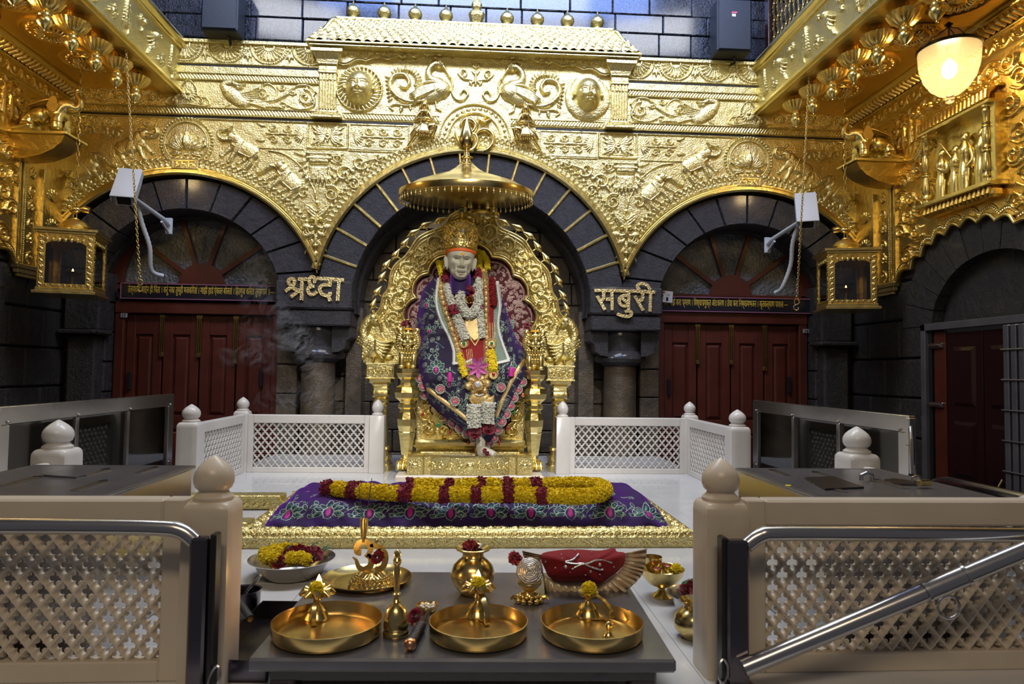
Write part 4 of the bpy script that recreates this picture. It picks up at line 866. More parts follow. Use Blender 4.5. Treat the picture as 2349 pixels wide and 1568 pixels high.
# corner pier
def sx_box(y0, y1, z0, z1, d, name, mat_=GOLDD, bev=.004, par=GC): return MB().box(XS-d, XS+.01, y0, y1, z0, z1, bev).build(name, mat_, par)
sx_box(6.185, 6.235, 1.74, 2.66, .035, 'pier_strip', GOLDP); sx_box(6.14, 6.17, 1.74, 2.66, .02, 'pier_strip', GOLDP)
bd = MB()
for z in np.arange(1.75, 2.65, .016): bd.ball((XS-.036, 6.21, z), .0065, 6, 4)
bd.build('bead_row', GOLDP, GC, kind='stuff')
for k, (w, z0, z1) in enumerate(((.05, 1.70, 1.74), (.035, 1.66, 1.70), (.02, 1.63, 1.66))): sx_box(6.12+k*.03, 6.50-k*.03, z0, z1, w, 'pier_foot', GOLDP)
sx_box(6.47, 6.49, 1.72, 2.66, .03, 'pier_strip', GOLDP)
R = Relief(6.25, 1.76, 6.46, 2.64, .006)
for k in range(6): R.scroll(6.355, 1.83+.15*k, .065, 90 if k % 2 else 270, 1 if k % 2 else -1, .014); R.petal(6.355, 1.78+.15*k, .07, .03, 60 if k % 2 else 120, .012)
emb('pier_scrolls', R, GOLDD, GC, SF, kind='stuff')
R = Relief(6.51, 1.78, 6.83, 2.62, .007)
for k in range(3): 
    for a in range(30, 151, 20): R.petal(6.67, 1.84+.28*k, .13, .035, a, .016)
emb('pier_scrolls', R, GOLDD, GC, SF, kind='stuff')
# big acanthus round the niche
def fol(y, z):
    if 4.80 < y < 5.66 and 2.28 < z < 3.12: return False
    if z > 3.33 or y > 6.12: return False
    e = np.interp(-y, [-q[0] for q in edge], [q[1] for q in edge]); return z > e+.13
R = Relief(3.7, 1.72, 6.14, 3.36, .0075); R.foliage(fol, .19, .032, 21, .35)
emb('acanthus_relief', R, GOLDD, GC, SF, kind='stuff')
R = Relief(5.62, 2.75, 6.12, 3.34, .007)
for dy, a, l in ((0, 88, .42), (.06, 75, .36), (-.06, 102, .36), (.12, 60, .30), (-.12, 118, .28), (.02, 140, .22), (0, 40, .2)): R.stroke([(5.88+dy*.3, 2.82), (5.88+dy*1.6+.02, 2.82+l*.5), (5.88+l*math.cos(math.radians(a)), 2.82+l*math.sin(math.radians(a)))], [.04, .045, .008], .04, n=6)
R.scroll(5.95, 2.86, .08, 60, 1, .035); R.scroll(5.74, 2.92, .08, 120, -1, .035); emb('tall_acanthus', R, GOLDD, GC, SF)
R = Relief(6.0, 2.95, 6.83, 3.32, .007); R.foliage(lambda y, z: True, .16, .022, 3); emb('scroll_panel', R, GOLDD, GC, SF)
# wall frieze under the soffit: hanging garlands and a leaf roll
R = Relief(3.5, 3.32, 6.82, 3.46, .006)
for k in range(19):
    c = 3.6+.175*k; R.stroke(arc(c, 3.455, .08, 180, 360, 14, .10), .006, .012)
    for a in np.arange(190, 355, 20): R.dome(c+.068*math.cos(math.radians(a)), 3.455+.085*math.sin(math.radians(a)), .007, .007, .012)
    R.petal(c, 3.45, .06, .035, -90, .016); R.petal(c+.0875, 3.45, .09, .03, -90, .018)
emb('garland_frieze', R, GOLDD, GC, SF)
for z, d in ((3.465, .03), (3.315, .02)): sx_box(3.4, 6.83, z, z+.018, d, 'moulding', GOLDP)
b = MB()
for k in range(60):
    y = 3.55+.055*k; b.tube([(XS-.03, y, 3.49), (XS-.085, y+.02, 3.525), (XS-.10, y+.035, 3.56)], [.02, .024, .012], 6)
b.build('leaf_roll', GOLDD, GC, kind='stuff')
# niche with three figures
NB = sx_box(4.84, 5.62, 2.34, 2.96, .004, 'niche_panel', GOLDP)
MB().box(XS-.15, XS, 4.80, 5.66, 2.300, 2.335, .005).build('niche_ledge', GOLDP, GC)
b = MB(); b.box(XS-.10, XS, 4.84, 5.62, 2.22, 2.30, .02)
for k in range(16): b.tube([(XS-.10, 4.87+.048*k, 2.295), (XS-.105, 4.875+.048*k, 2.25), (XS-.085, 4.885+.048*k, 2.23)], [.014, .02, .01], 6)
b.build('ledge_moulding', GOLDD, GC)
MB().box(XS-.14, XS, 4.81, 5.65, 2.925, 2.955, .005).build('niche_cornice', GOLDP, GC)
b = MB()
for k in range(18): b.tube([(XS-.135, 4.84+.045*k, 2.96), (XS-.12, 4.85+.045*k, 3.02), (XS-.05, 4.865+.045*k, 3.06)], [.018, .024, .014], 7)
b.box(XS-.08, XS, 4.82, 5.64, 2.95, 3.0); b.box(XS-.05, XS, 4.82, 5.64, 3.06, 3.085, .006); b.build('gadroon_band', GOLDD, GC)
R = Relief(4.84, 3.09, 5.62, 3.17, .006); 
for i in range(26):
    for j in range(3): R.dome(4.855+.03*i, 3.10+.028*j, .012, .012, .010)
emb('dotted_band', R, GOLDD, GC, SF)
def baluster(y):
    p = [(0, 2.335), (.035, 2.335), (.035, 2.36), (.02, 2.37), (.03, 2.38), (.03, 2.40), (.024, 2.41), (.034, 2.43), (.030, 2.50), (.022, 2.56), (.034, 2.57), (.034, 2.58), (.022, 2.59), (.034, 2.60), (.022, 2.62), (.030, 2.66), (.034, 2.70), (.028, 2.75), (.034, 2.76), (.022, 2.775), (.034, 2.79), (.022, 2.80), (.026, 2.86), (.034, 2.88), (.024, 2.90), (.036, 2.91), (.036, 2.925), (0, 2.925)]
    return MB().lathe(p, 16, T(XS-.10, y, 0)).build('baluster', GOLDP, GC)
bl = baluster(5.575); piece(bl, T(0, -.69, 0)); sx_box(4.80, 4.85, 2.33, 2.93, .10, 'niche_side', GOLDP)
def figure(y, h, pose, par):
    b = MB(); z0 = 2.345; X = XS-.055; s = h/.45
    def t(p, r, k=8): b.tube(cr([(X-q[0]*s, y+q[1]*s, z0+q[2]*s) for q in p], 4), np.interp(np.linspace(0, 1, (len(p)-1)*4+1), np.linspace(0, 1, len(r)), r)*s, k)
    t([(0, 0, .0), (0, 0, .12), (0, .0, .22), (0, 0, .31), (0, 0, .39)], [.055, .058, .042, .056, .018]); b.ball((X, y, z0+.405*s), .032*s, 12, 8, sc=(1, .9, 1.15)); b.ball((X+.01, y, z0+.42*s), .036*s, 10, 7)
    for sg in (-1, 1):
        t([(0, .03*sg, .16), (.01, .035*sg, .07), (0, .035*sg, .01), (.03, .038*sg, .0)], [.030, .022, .015, .016])
        if pose == 'pray': t([(0, .055*sg, .31), (.01, .075*sg, .23), (.05, .02*sg, .27)], [.02, .016, .012])
        elif pose == 'reach': t([(0, .055*sg, .31), (.02, .09*sg, .25), (.04, .09+.05*sg, .28)], [.02, .016, .012])
        else: t([(0, .055*sg, .31), (.0, .08*sg, .23), (.03, .05*sg, .17)], [.02, .016, .012])
    return b.build('carved_figure', GOLDP, par)
figure(5.44, .42, 'pray', GC); figure(5.28, .40, 'reach', GC); figure(5.17, .47, 'rest', GC); figure(4.99, .44, 'rest', GC)
b = MB(); b.tube([(XS-.08, 5.27, 2.62), (XS-.12, 5.42, 2.86)], .006, 6); b.lathe([(.09, 0), (.06, .02), (.01, .035), (0, .05)], 20, T(XS-.12, 5.42, 2.86, rx=.25)); b.build('carved_parasol', GOLDP, GC)
GCL = twice(GC, 'embossed gold cladding above the dark stone wall on the side of the cut-off lamp')
GC['group'] = GCL['group'] = 'gold cladding of the side walls'
# ---- balconies
BX, BZ0, BZ1 = 2.93, 3.57, 4.03
BA = thing('gold_balcony', 'embossed gold balcony with hanging lotus pendants above the lit glass lamp', 'balcony', (3.4, 5.0, BZ0))
MB().box(BX+.02, 4.1, 2.6, 6.93, BZ0+.01, BZ0+.10).build('soffit', GOLDD, BA, smooth=False)
MB().box(BX, BX+.04, 2.6, 6.93, BZ0, BZ1).build('parapet', GOLD, BA)
for z0, z1, d in ((BZ0, BZ0+.03, .035), (BZ0+.035, BZ0+.05, .015)): MB().box(BX-d, BX+.01, 2.6, 6.93, z0, z1, .005).build('lower_moulding', GOLDP, BA)
MB().box(BX-.01, BX+.16, 2.6, 6.93, BZ0-.02, BZ0+.012, .006).build('soffit_border', GOLDP, BA); MB().box(XS-.14, XS+.05, 2.6, 6.85, BZ0-.03, BZ0+.012, .01).build('soffit_border', GOLDP, BA)
b = MB(); b.tube([(BX+.0, y, 4.075) for y in np.linspace(2.6, 6.93, 80)], .055, 14); b.build('handrail', GOLDP, BA)
b = MB(); b.box(BX-.02, BX+.03, 2.6, 6.93, 4.0, 4.035, .005); b.build('rail_seat', GOLDP, BA)
BF = lambda u, v, h: (BX-h+0*u, u, v)
R = Relief(3.6, BZ0+.06, 6.9, BZ1-.02, .0065); y = 6.72
for i in range(4):
    c = 6.66-.86*i
    # tree of leaves
    R.stroke([(c, 3.64), (c+.01, 3.95)], .012, .02)
    for k in range(9):
        for sg in (-1, 1): R.petal(c, 3.68+.03*k, .10-.006*k, .035, 90+sg*(62-3*k), .024)
    # parrot
    p = c-.40; R.dome(p, 3.80, .085, .05, .04, rot=60); R.dome(p+.04, 3.88, .035, .035, .045); R.stroke([(p+.06, 3.89), (p+.085, 3.87)], [.014, .004], .04); R.stroke([(p-.02, 3.76), (p-.08, 3.68), (p-.12, 3.64)], [.03, .024, .01], .03)
    for k in range(4): R.petal(p-.01, 3.84-.02*k, .11, .03, 205+10*k, .045)
    for k, (dy, dz) in enumerate(((-.16, .90), (.16, .92), (.20, .76), (.18, .68), (-.20, .80), (.12, .70))):
        for a in range(0, 360, 72): R.petal(c-.40+dy, 3.0+dz, .035, .02, a+k*15, .02)
    R.scroll(c-.22, 3.70, .055, 0, 1, .022); R.scroll(c-.62, 3.90, .055, 0, -1, .022)
emb('parapet_relief', R, GOLD, BA, BF, label='birds and flowering trees in raised metal', kind='stuff')
# soffit rosettes and pendants
def rosette(y):
    b = MB(); prof = [(.235, 0), (.235, -.012), (.22, -.024), (.20, -.020), (.19, -.010), (.15, -.012), (.145, -.03), (.13, -.035), (.12, -.022), (.06, -.025), (.055, -.04), (.03, -.05), (0, -.052)]
    b.lathe(prof[::-1], 36, T(3.46, y, BZ0+.012))
    for k in range(20):
        a = 2*PI*k/20; c_, s_ = math.cos(a), math.sin(a); b.tube([(3.46+.06*c_, y+.06*s_, BZ0-.012), (3.46+.09*c_, y+.09*s_, BZ0-.028), (3.46+.12*c_, y+.12*s_, BZ0-.014)], [.006, .014, .010], 6)
        b.ball((3.46+.170*c_, y+.170*s_, BZ0-.002), .019, 8, 5)
    return b.build('soffit_rosette', GOLDD, BA)
r0 = rosette(6.22)
for k in (1, 2, 3, 4): piece(r0, T(0, -.54*k, 0))
def pendant(y):
    M = T(3.13, y, BZ0); b = MB()
    b.lathe([(.03, -.30), (.0, -.31), (.0, -.31)][::-1][:1]+[(.0, -.305), (.010, -.300), (.007, -.288), (.020, -.278), (.048, -.245), (.052, -.222), (.044, -.200), (.034, -.192), (.040, -.184), (.040, -.172), (.028, -.165), (.030, -.15)], 20, M)
    drop = b.build('pendant_drop', GOLDP, BA)
    b = MB(); b.lathe([(.030, -.158), (.062, -.142), (.100, -.110), (.120, -.075), (.128, -.062), (.118, -.058), (.07, -.05), (.03, -.04), (.03, .01)], 48, M, flute=(20, .05)); b.build('pendant_bowl', GOLDD, BA)
    return [drop, b]
def pend_pair():
    y = 6.38; n0 = len(bpy.data.objects); pendant(y)
pend_pair(); PD = [o for o in KID[BA.name] if o.name.startswith('pendant')]
for k in range(1, 8):
    for o in PD: piece(o, T(0, -.335*k, 0))
twice(BA, 'embossed gold balcony with hanging lotus pendants above the cut-off lamp')
# ---- brackets with the gold elephants
BR = thing('bracket_shelf', 'gold corner bracket shelf under the elephant beside the figure niche', 'bracket', (3.74, 6.14, 2.86))
MB().box(3.49, XS, 5.98, 6.31, 2.835, 2.86, .004).build('shelf_top', GOLDP, BR)
b = MB(); P = [(3.52, XS, 6.01, 6.28, 2.833), (3.55, XS, 6.02, 6.27, 2.78), (3.62, XS, 6.03, 6.26, 2.72), (3.74, XS, 6.04, 6.25, 2.665), (3.88, XS, 6.06, 6.23, 2.64)]; V = []
for x0, x1, y0, y1, z in P: V += [(x0, y0, z), (x1, y0, z), (x1, y1, z), (x0, y1, z)]
b.add(V, [(4*i+j, 4*i+(j+1) % 4, 4*i+4+(j+1) % 4, 4*i+4+j) for i in range(4) for j in range(4)]+[(16, 17, 18, 19)]); b.build('corbel', GOLDD, BR, sharp=30)
R = Relief(3.58, 2.70, 3.97, 2.83, .006)
for k in range(5): R.scroll(3.64+.07*k, 2.795, .028, 0, 1, .010, False)
for k in range(9): R.stroke([(3.62+.04*k, 2.83), (3.66+.04*k, 2.76), (3.73+.03*k, 2.71)], .006, .008, n=4)
R.mask(lambda U, V: V > 2.835-.2*np.clip(U-3.52, 0, .55)**.9-.01); emb('corbel_scrolls', R, GOLDP, BR, yplane(6.032))
twice(BR, 'gold corner bracket shelf under the elephant above the lantern by door seventeen')
def gold_elephant():
    t = thing('gold_elephant', 'kneeling gold elephant with raised trunk beside the figure niche', 'statue', (3.74, 6.14, 2.86))
    # local axes: head towards -x (hall centre)
    M = T(3.755, 6.14, 2.86)
    bm = bpy.data.meshes.new('body')
    V = []; E = []; Rr = []
    def ch(pts, par=None):
        i0 = None
        for k, (x, y, z, r) in enumerate(pts):
            if par is not None and k == 0: E.append((par, len(V)))
            elif k: E.append((len(V)-1, len(V)))
            V.append((x, y, z)); Rr.append(r)
        return len(V)-1
    ch([(.16, 0, .10, .085), (.08, 0, .15, .105), (-.02, 0, .19, .105), (-.10, 0, .235, .085)])          # 0..3 trunk of body
    ch([(-.17, 0, .285, .085), (-.215, 0, .275, .060), (-.255, 0, .245, .036), (-.285, 0, .275, .026), (-.285, 0, .33, .022), (-.25, 0, .37, .019), (-.245, 0, .41, .016), (-.275, 0, .43, .014)], 3)
    for sy in (-1, 1):
        ch([(-.12, .06*sy, .15, .05), (-.125, .065*sy, .075, .040), (-.125, .065*sy, .018, .040)], 3)
        ch([(.12, .09*sy, .07, .055), (.05, .11*sy, .045, .042), (.15, .10*sy, .025, .034), (.235, .095*sy, .025, .036)], 0)
    bm.from_pydata(V, E, []); o = bpy.data.objects.new('body', bm); COL.objects.link(o)
    md = o.modifiers.new('skin', 'SKIN'); sv = bm.skin_vertices[0].data
    for i, r in enumerate(Rr): sv[i].radius = (r*1.2, r*1.2)
    sv[0].use_root = True; md.branch_smoothing = .6
    s2 = o.modifiers.new('sub', 'SUBSURF'); s2.levels = 2; s2.render_levels = 2
    for i in range(1): pass
    bm.materials.append(GOLDP); o.location = M.translation; adopt(o, t); o.modifiers['skin'].use_smooth_shade = True
    for sy in (-1, 1):
        e = MB(); P = []; n = 14
        prof = [(0, 0)]+[(.060*math.cos(a)*(1.1 if math.sin(a) < 0 else .8), .070*math.sin(a)) for a in np.linspace(-PI, PI, n)]
        e.add([(-.10-.01+x*.8, sy*(.100+.02*abs(x)*8), .255+z) for x, z in prof[1:]]+[(-.10-.01+x*.8, sy*(.088), .255+z) for x, z in prof[1:]], [tuple(range(n))]+[tuple(range(2*n-1, n-1, -1))]+[(i, (i+1) % n, n+(i+1) % n, n+i) for i in range(n)])
        q = e.build('ear', GOLDP, None); q.location = M.translation; adopt(q, t)
        e = MB(); e.tube(cr([(-.21, .04*sy, .225), (-.26, .055*sy, .205), (-.305, .06*sy, .215)], 4), np.linspace(.014, .004, 9), 8); q = e.build('tusk', GOLDP, None); q.location = M.translation; adopt(q, t)
        e = MB()
        for z in (.03, .045, .10): e.lathe([(.044, z), (.048, z+.004), (.044, z+.008)], 14, T(-.125, .065*sy, 0))
        q = e.build('anklet', GOLDP, None); q.location = M.translation; adopt(q, t)
    # saddle cloth over the back
    e = MB(); nn, mm = 12, 12; V = []
    for i in range(nn):
        for j in range(mm):
            u = -.09+.22*i/(nn-1); a = -1.0+2.0*j/(mm-1); cz = .19-.30*(u+.02)*1.0 if u > -.02 else .195-.4*(u+.02)
            cz = np.interp(u, [-.12, -.02, .08, .16], [.235, .19, .15, .105]); r = np.interp(u, [-.12, -.02, .08, .16], [.098, .116, .116, .098])
            r *= 1.17; V.append((u+.012*math.sin(a)**2, r*math.sin(a), cz+r*math.cos(a)))
    e.add(V, [(i*mm+j, i*mm+j+1, (i+1)*mm+j+1, (i+1)*mm+j) for i in range(nn-1) for j in range(mm-1)]); q = e.build('saddle_cloth', GOLDD, None); sm = q.modifiers.new('s', 'SOLIDIFY'); sm.thickness = .008; q.location = M.translation; adopt(q, t)
    return t
ge = gold_elephant(); twice(ge, 'kneeling gold elephant with raised trunk above the lantern by door seventeen')
# ---- hanging glass lamps
def glass_lamp():
    p = at(2177, 110, Y=4.9); x, y = p.x, p.y; z = 3.40
    t = thing('glass_lamp', 'lit bell-shaped etched glass lamp hanging below the gold balcony', 'lamp', (x, y, BZ0), 'bell-shaped hanging lamps')
    M = T(x, y, z)
    g = [(.0, -.465), (.022, -.46), (.032, -.45), (.026, -.44), (.034, -.43), (.034, -.42), (.028, -.412), (.075, -.392), (.13, -.345), (.178, -.27), (.203, -.18), (.210, -.09), (.213, -.02), (.222, .0), (.226, .015), (.222, .022)]
    MB().lathe(g, 48, M).build('glass_bell', FROST, t)
    MB().lathe([(.216, -.055), (.221, -.05), (.221, -.035), (.217, -.03)], 48, M).build('dark_band', BLACK, t)
    b = MB(); b.tube([(x, y, z+.17), (x, y, z+.02), (x, y, z-.06)], .006, 6); b.lathe([(.0, .13), (.02, .135), (.03, .15), (.01, .165), (0, .168)], 16, M)
    for k in range(3):
        a = k*2*PI/3+.4; b.tube([(x+.219*math.cos(a), y+.219*math.sin(a), z-.04), (x+.12*math.cos(a), y+.12*math.sin(a), z+.06), (x, y, z+.13)], .004, 6)
    b.build('hanger', BLACK, t)
    MB().lathe([(0, -.06), (.02, -.06), (.02, -.11), (.022, -.12), (0, -.12)][::-1], 12, M).build('bulb_holder', BRASS, t)
    MB().ball((x, y, z-.20), .052, 20, 14, sc=(1, 1, 1.35)).build('bulb', HOT, t)
    for sx in (1, -1): bulb('lamp_light', (sx*x, y, z-.20), 42, (1.0, .70, .34), .07)
    return t
gl = glass_lamp(); twice(gl, 'bell-shaped etched glass lamp cut off by the picture edge')
# ---- lanterns with a bird on top
def lantern():
    x, y, z0 = 3.49, 6.16, 1.47; h = .50; w = .205
    t = thing('gold_lantern', 'square gold lantern with a bird on top, near the side steel gate', 'lantern', (x, y, z0), 'gold lanterns hung on chains')
    M = T(x, y, z0, rz=math.radians(-14)); 
    def bx(b, *a, bev=.003): b.box(*a, bev, M)
    b = MB(); bx(b, -w-.03, w+.03, -w-.03, w+.03, -.012, .014); bx(b, -w-.01, w+.01, -w-.01, w+.01, .014, .04); b.build('base', GOLDP, t)
    b = MB(); bx(b, -w-.035, w+.035, -w-.035, w+.035, h+.02, h+.045); bx(b, -w-.015, w+.015, -w-.015, w+.015, h, h+.02); b.build('top_plate', GOLDP, t)
    for k in range(4):
        K = M @ Matrix.Rotation(k*PI/2, 4, 'Z')
        b = MB()
        b.box(-w, -w+.055, -w-.004, -w+.012, .04, h, .003, K); b.box(w-.055, w, -w-.004, -w+.012, .04, h, .003, K); b.box(-w+.05, w-.05, -w-.004, -w+.012, .04, .075, .003, K)
        # arched head
        P = [(-w+.05, h), (-w+.05, h-.10)]+[(-w+.05+(2*w-.1)*q, h-.10+.045*math.sin(PI*q)+.010*abs(math.sin(PI*q*4))) for q in np.linspace(0, 1, 25)[1:-1]]+[(w-.05, h-.10), (w-.05, h)]
        b.prism(P, lambda u, v: K @ Vector((u, -w-.004, v)), lambda u, v: K @ Vector((u, -w+.012, v)))
        f = b.build('frame', GOLDD, t)
        R = Relief(-w, .04, w, h, .0055)
        for zz in np.arange(.06, h-.02, .05):
            for sx in (-1, 1): R.scroll(sx*(w-.027), zz, .023, 90 if int(zz*100) % 2 else 270, sx, .008, False); R.petal(sx*(w-.027), zz, .03, .015, 60, .007)
        for xx in np.arange(-w+.07, w-.06, .045): R.petal(xx, h-.04, .04, .02, -60, .008); R.scroll(xx, .058, .015, 0, 1, .006, False)
        def fr(u, v, hh, K=K): 
            A = np.array(K.to_3x3()); P3 = np.stack([u+0*hh, -w-.004-hh, v+0*hh], -1) @ A.T+np.array(K.translation); return P3[..., 0], P3[..., 1], P3[..., 2]
        o = R.mesh(fr).build('filigree', GOLDP, f, sharp=None)
        MB().box(-w+.05, w-.05, -w+.006, -w+.009, .07, h-.05, 0, K).build('pane', PANE, t)
    b = MB(); b.lathe([(.15, 0), (.145, .02), (.12, .03), (.125, .05), (.10, .085), (.06, .11), (.035, .12), (.03, .13), (0, .13)], 28, M @ T(0, 0, h+.045)); b.build('dome', GOLDD, t)
    b = MB(); N = M @ T(0, 0, h+.175)
    for sy in (-.012, .012): b.tube([N @ Vector((sy, 0, 0)), N @ Vector((sy, 0, .05))], .004, 6)
    b.ball(N @ Vector((0, 0, .075)), .036, 14, 10, sc=(1.3, 1, 1)); b.ball(N @ Vector((.05, 0, .10)), .022, 12, 8); b.tube([N @ Vector((.065, 0, .10)), N @ Vector((.085, 0, .095))], [.006, .001], 6)
    b.tube([N @ Vector((-.03, 0, .08)), N @ Vector((-.07, 0, .085)), N @ Vector((-.115, 0, .075))], [.012, .034, .030], 10); b.build('bird', BRASS, t, label='little brass bird')
    b = MB(); b.lathe([(.0, .05), (.05, .05), (.03, .06), (.02, .10), (.03, .15), (.075, .19), (.08, .20), (.0, .19)], 20, M); b.build('oil_lamp', BRASS, t)
    b = MB(); b.lathe([(.0, .195), (.007, .20), (.009, .213), (.004, .228), (0, .235)], 10, M); b.build('flame', FLAME, t)
    b = MB(); 
    for k in range(30):
        zc = z0+h+.30+k*.05
        if zc > BZ0: break
        c = arc(0, 0, .013, 0, 360, 9)[:-1]; b.tube([M @ Vector(((q[0] if k % 2 else 0)+.0, (0 if k % 2 else q[0]), h+.30+k*.05+q[1]*2.2)) for q in c], .003, 5, closed=True)
    b.build('chain', BRASS, t)
    return t
ln = lantern(); twice(ln, 'square gold lantern with a bird on top, near the door numbered seventeen')
# ---- cameras on brackets, conduits, chains
def cctv(sx, label, lab2):
    if sx > 0: p, tilt, yaw_ = (3.13, 6.20, 2.40), math.radians(50), math.radians(-22)
    else: p, tilt, yaw_ = (-3.07, 6.20, 2.44), math.radians(48), math.radians(14)
    t = thing('security_camera', label, 'camera', p, 'box cameras on wall brackets')
    M = T(*p, rz=yaw_) @ Matrix.Rotation(tilt, 4, 'X')   # local -y looks to the hall
    b = MB(); b.box(-.085, .085, -.19, .19, -.062, .062, .022, M); b.build('housing', GREYM, t)
    b = MB(); b.box(-.096, .096, -.235, .20, .060, .072, .004, M); b.box(-.096, -.088, -.225, .19, .0, .066, .002, M); b.box(.088, .096, -.225, .19, .0, .066, .002, M); b.build('sun_shield', GREYM, t)
    b = MB(); b.box(-.055, .055, -.196, -.188, -.045, .040, .003, M); b.build('window', BLACK, t); 
    b = MB(); b.box(-.070, .070, -.193, -.187, -.055, .050, .003, M); b.build('front_rim', GREYM, t)
    e = Vector(p); w_ = Vector((p[0]-sx*.10, 6.80, p[2]-.20))
    b = MB(); b.tube([M @ Vector((0, .02, -.06)), M @ Vector((0, .03, -.10)), w_+Vector((0, -.1, .03)), w_], [.02, .018, .022, .022], 10); b.box(w_.x-.03, w_.x+.03, 6.80, 6.83, w_.z-.09, w_.z+.07, .004); b.tube([w_+Vector((0, 0, -.07)), w_+Vector((0, -.15, -.0))], .012, 6); b.build('bracket', GREYM, t)
    b = MB(); P = cr([tuple(M @ Vector((0, .15, -.06))), (p[0]+sx*.02, 6.5, p[2]-.22), (p[0]+sx*(-.02 if sx < 0 else .04), 6.6, p[2]-.45), (p[0]+sx*(.0), 6.7, p[2]-.66), (p[0]+(.06 if sx < 0 else -.02), 6.8, p[2]-.70)], 12)
    r = np.where(np.arange(len(P)) % 2 == 0, .022, .019); b.tube(P, r, 10); c = b.build('conduit', GREYM, None); tag(c, lab2, 'conduit', 'grey cable conduits')
    return t
cctv(1, 'grey box camera above the chain, near the lantern by the steel gate', 'grey flexible conduit curving down from the camera near the steel gate'); cctv(-1, 'grey box camera above the door numbered seventeen', 'grey flexible conduit curving down from the camera above door seventeen')
def chain(p0, p1, label):
    t = thing('hanging_chain', label, 'chain', tuple(p0), 'brass hanging chains'); p0, p1 = Vector(p0), Vector(p1); d = (p1-p0); L = d.length; d.normalize(); n = int(L/.026); b = MB()
    a1 = d.cross(Vector((0, 1, 0))).normalized(); a2 = d.cross(a1).normalized()
    for k in range(n):
        c = p0+d*(k+.5)*L/n; w = a1 if k % 2 else a2; b.tube([c+w*.0085*math.cos(q)+d*.018*math.sin(q) for q in np.linspace(0, 2*PI, 9)[:-1]], .0032, 5, closed=True)
    b.build('links', BRASS, t, kind='stuff')
    b = MB(); S = cr([p1+a1*x+d*y for x, y in ((0, .0), (.022, .015), (.022, .038), (0, .052), (-.022, .066), (-.022, .09), (0, .104), (.020, .09), (.012, .075))], 5); b.tube(S, .0045, 6); S = [p1+a1*.022*math.cos(q)+d*(.028+.024*math.sin(q)) for q in np.linspace(0, 2*PI, 13)[:-1]]; b.tube(S, .0045, 6, closed=True); b.build('hook', BRASS, t)
    return t
q0, q1 = at(1857, 255, Y=5.9), at(1828, 685, Y=5.9); q0.z = BZ0
chain(q0, q1, 'thin brass chain hanging in front of the door numbered sixteen'); q2 = at(283, 255, Y=5.9); q2.z = BZ0; chain(q2, at(321, 640, Y=5.9), 'thin brass chain hanging in front of the door numbered seventeen')
# ---- loudspeakers high on the upper wall
def speaker(x0, x1, z0, z1, label, badge):
    t = thing('loudspeaker', label, 'speaker', ((x0+x1)/2, 6.7, z0), 'black wall loudspeakers')
    b = MB(); b.box(x0, x1, 6.62, 6.84, z0, z1, .012); b.build('cabinet', SPEAK, t)
    b = MB(); b.box(x0+.015, x1-.015, 6.607, 6.62, z0+.015, z1-.015, .006); b.build('grille', SPEAK, t)
    if badge: 
        q = MB().box((x0+x1)/2-.035, (x0+x1)/2+.02, 6.603, 6.608, z0+.385, z0+.40).build('badge_bar', PINK, t); MB().box((x0+x1)/2-.032, (x0+x1)/2+.005, 6.603, 6.608, z0+.35, z0+.378).build('badge', SILVER, t)
    b = MB(); b.box((x0+x1)/2-.03, (x0+x1)/2+.03, 6.80, 6.95, z0+.1, z0+.2, .006); b.tube([((x0+x1)/2+.05, 6.75, z0+.0), ((x0+x1)/2+.06, 6.78, z0-.05), ((x0+x1)/2+.02, 6.88, z0-.03)], .014, 8); b.build('bracket', BLACK, t)
speaker(2.43, 2.79, 4.12, 4.66, 'black loudspeaker with a small badge beside the brass grille', True); speaker(-2.66, -2.31, 4.11, 4.66, 'black loudspeaker over the dragon-bird panel on the side of the sun face', False)
# ---- brass grille and brown post above the balcony
GR = thing('brass_grille', 'brass openwork grille with a brown post above the gold balcony', 'grille', (2.98, 6.4, 4.1))
b = MB(); b.box(2.93, 3.02, 6.55, 6.64, 4.13, 5.3, .006); b.build('post', WOODD, GR, label='brown painted post'); b = MB(); b.box(2.95, 2.98, 3.6, 6.55, 4.14, 4.18, .004); b.build('bottom_bar', WOODD, GR)
MB().tube([(2.965, 4.3, 4.16), (2.965, 4.3, 5.0)], .008, 6).build('bar', BRASS, GR)
for i in range(26):
    y = 6.50-.085*i; b = MB(); b.tube([(2.965, y, 4.17), (2.965, y, 4.9)], .007, 6)
    for k in range(4): z = 4.22+.17*k; b.tube([(2.965, y-.03*math.sin(q*.5*PI/1)*(1), z+.03*q) for q in np.linspace(-1, 4, 9)], .0065, 6); b.ball((2.965, y, z), .014, 8, 6)
    b.build('scroll_bar', BRASS, GR)
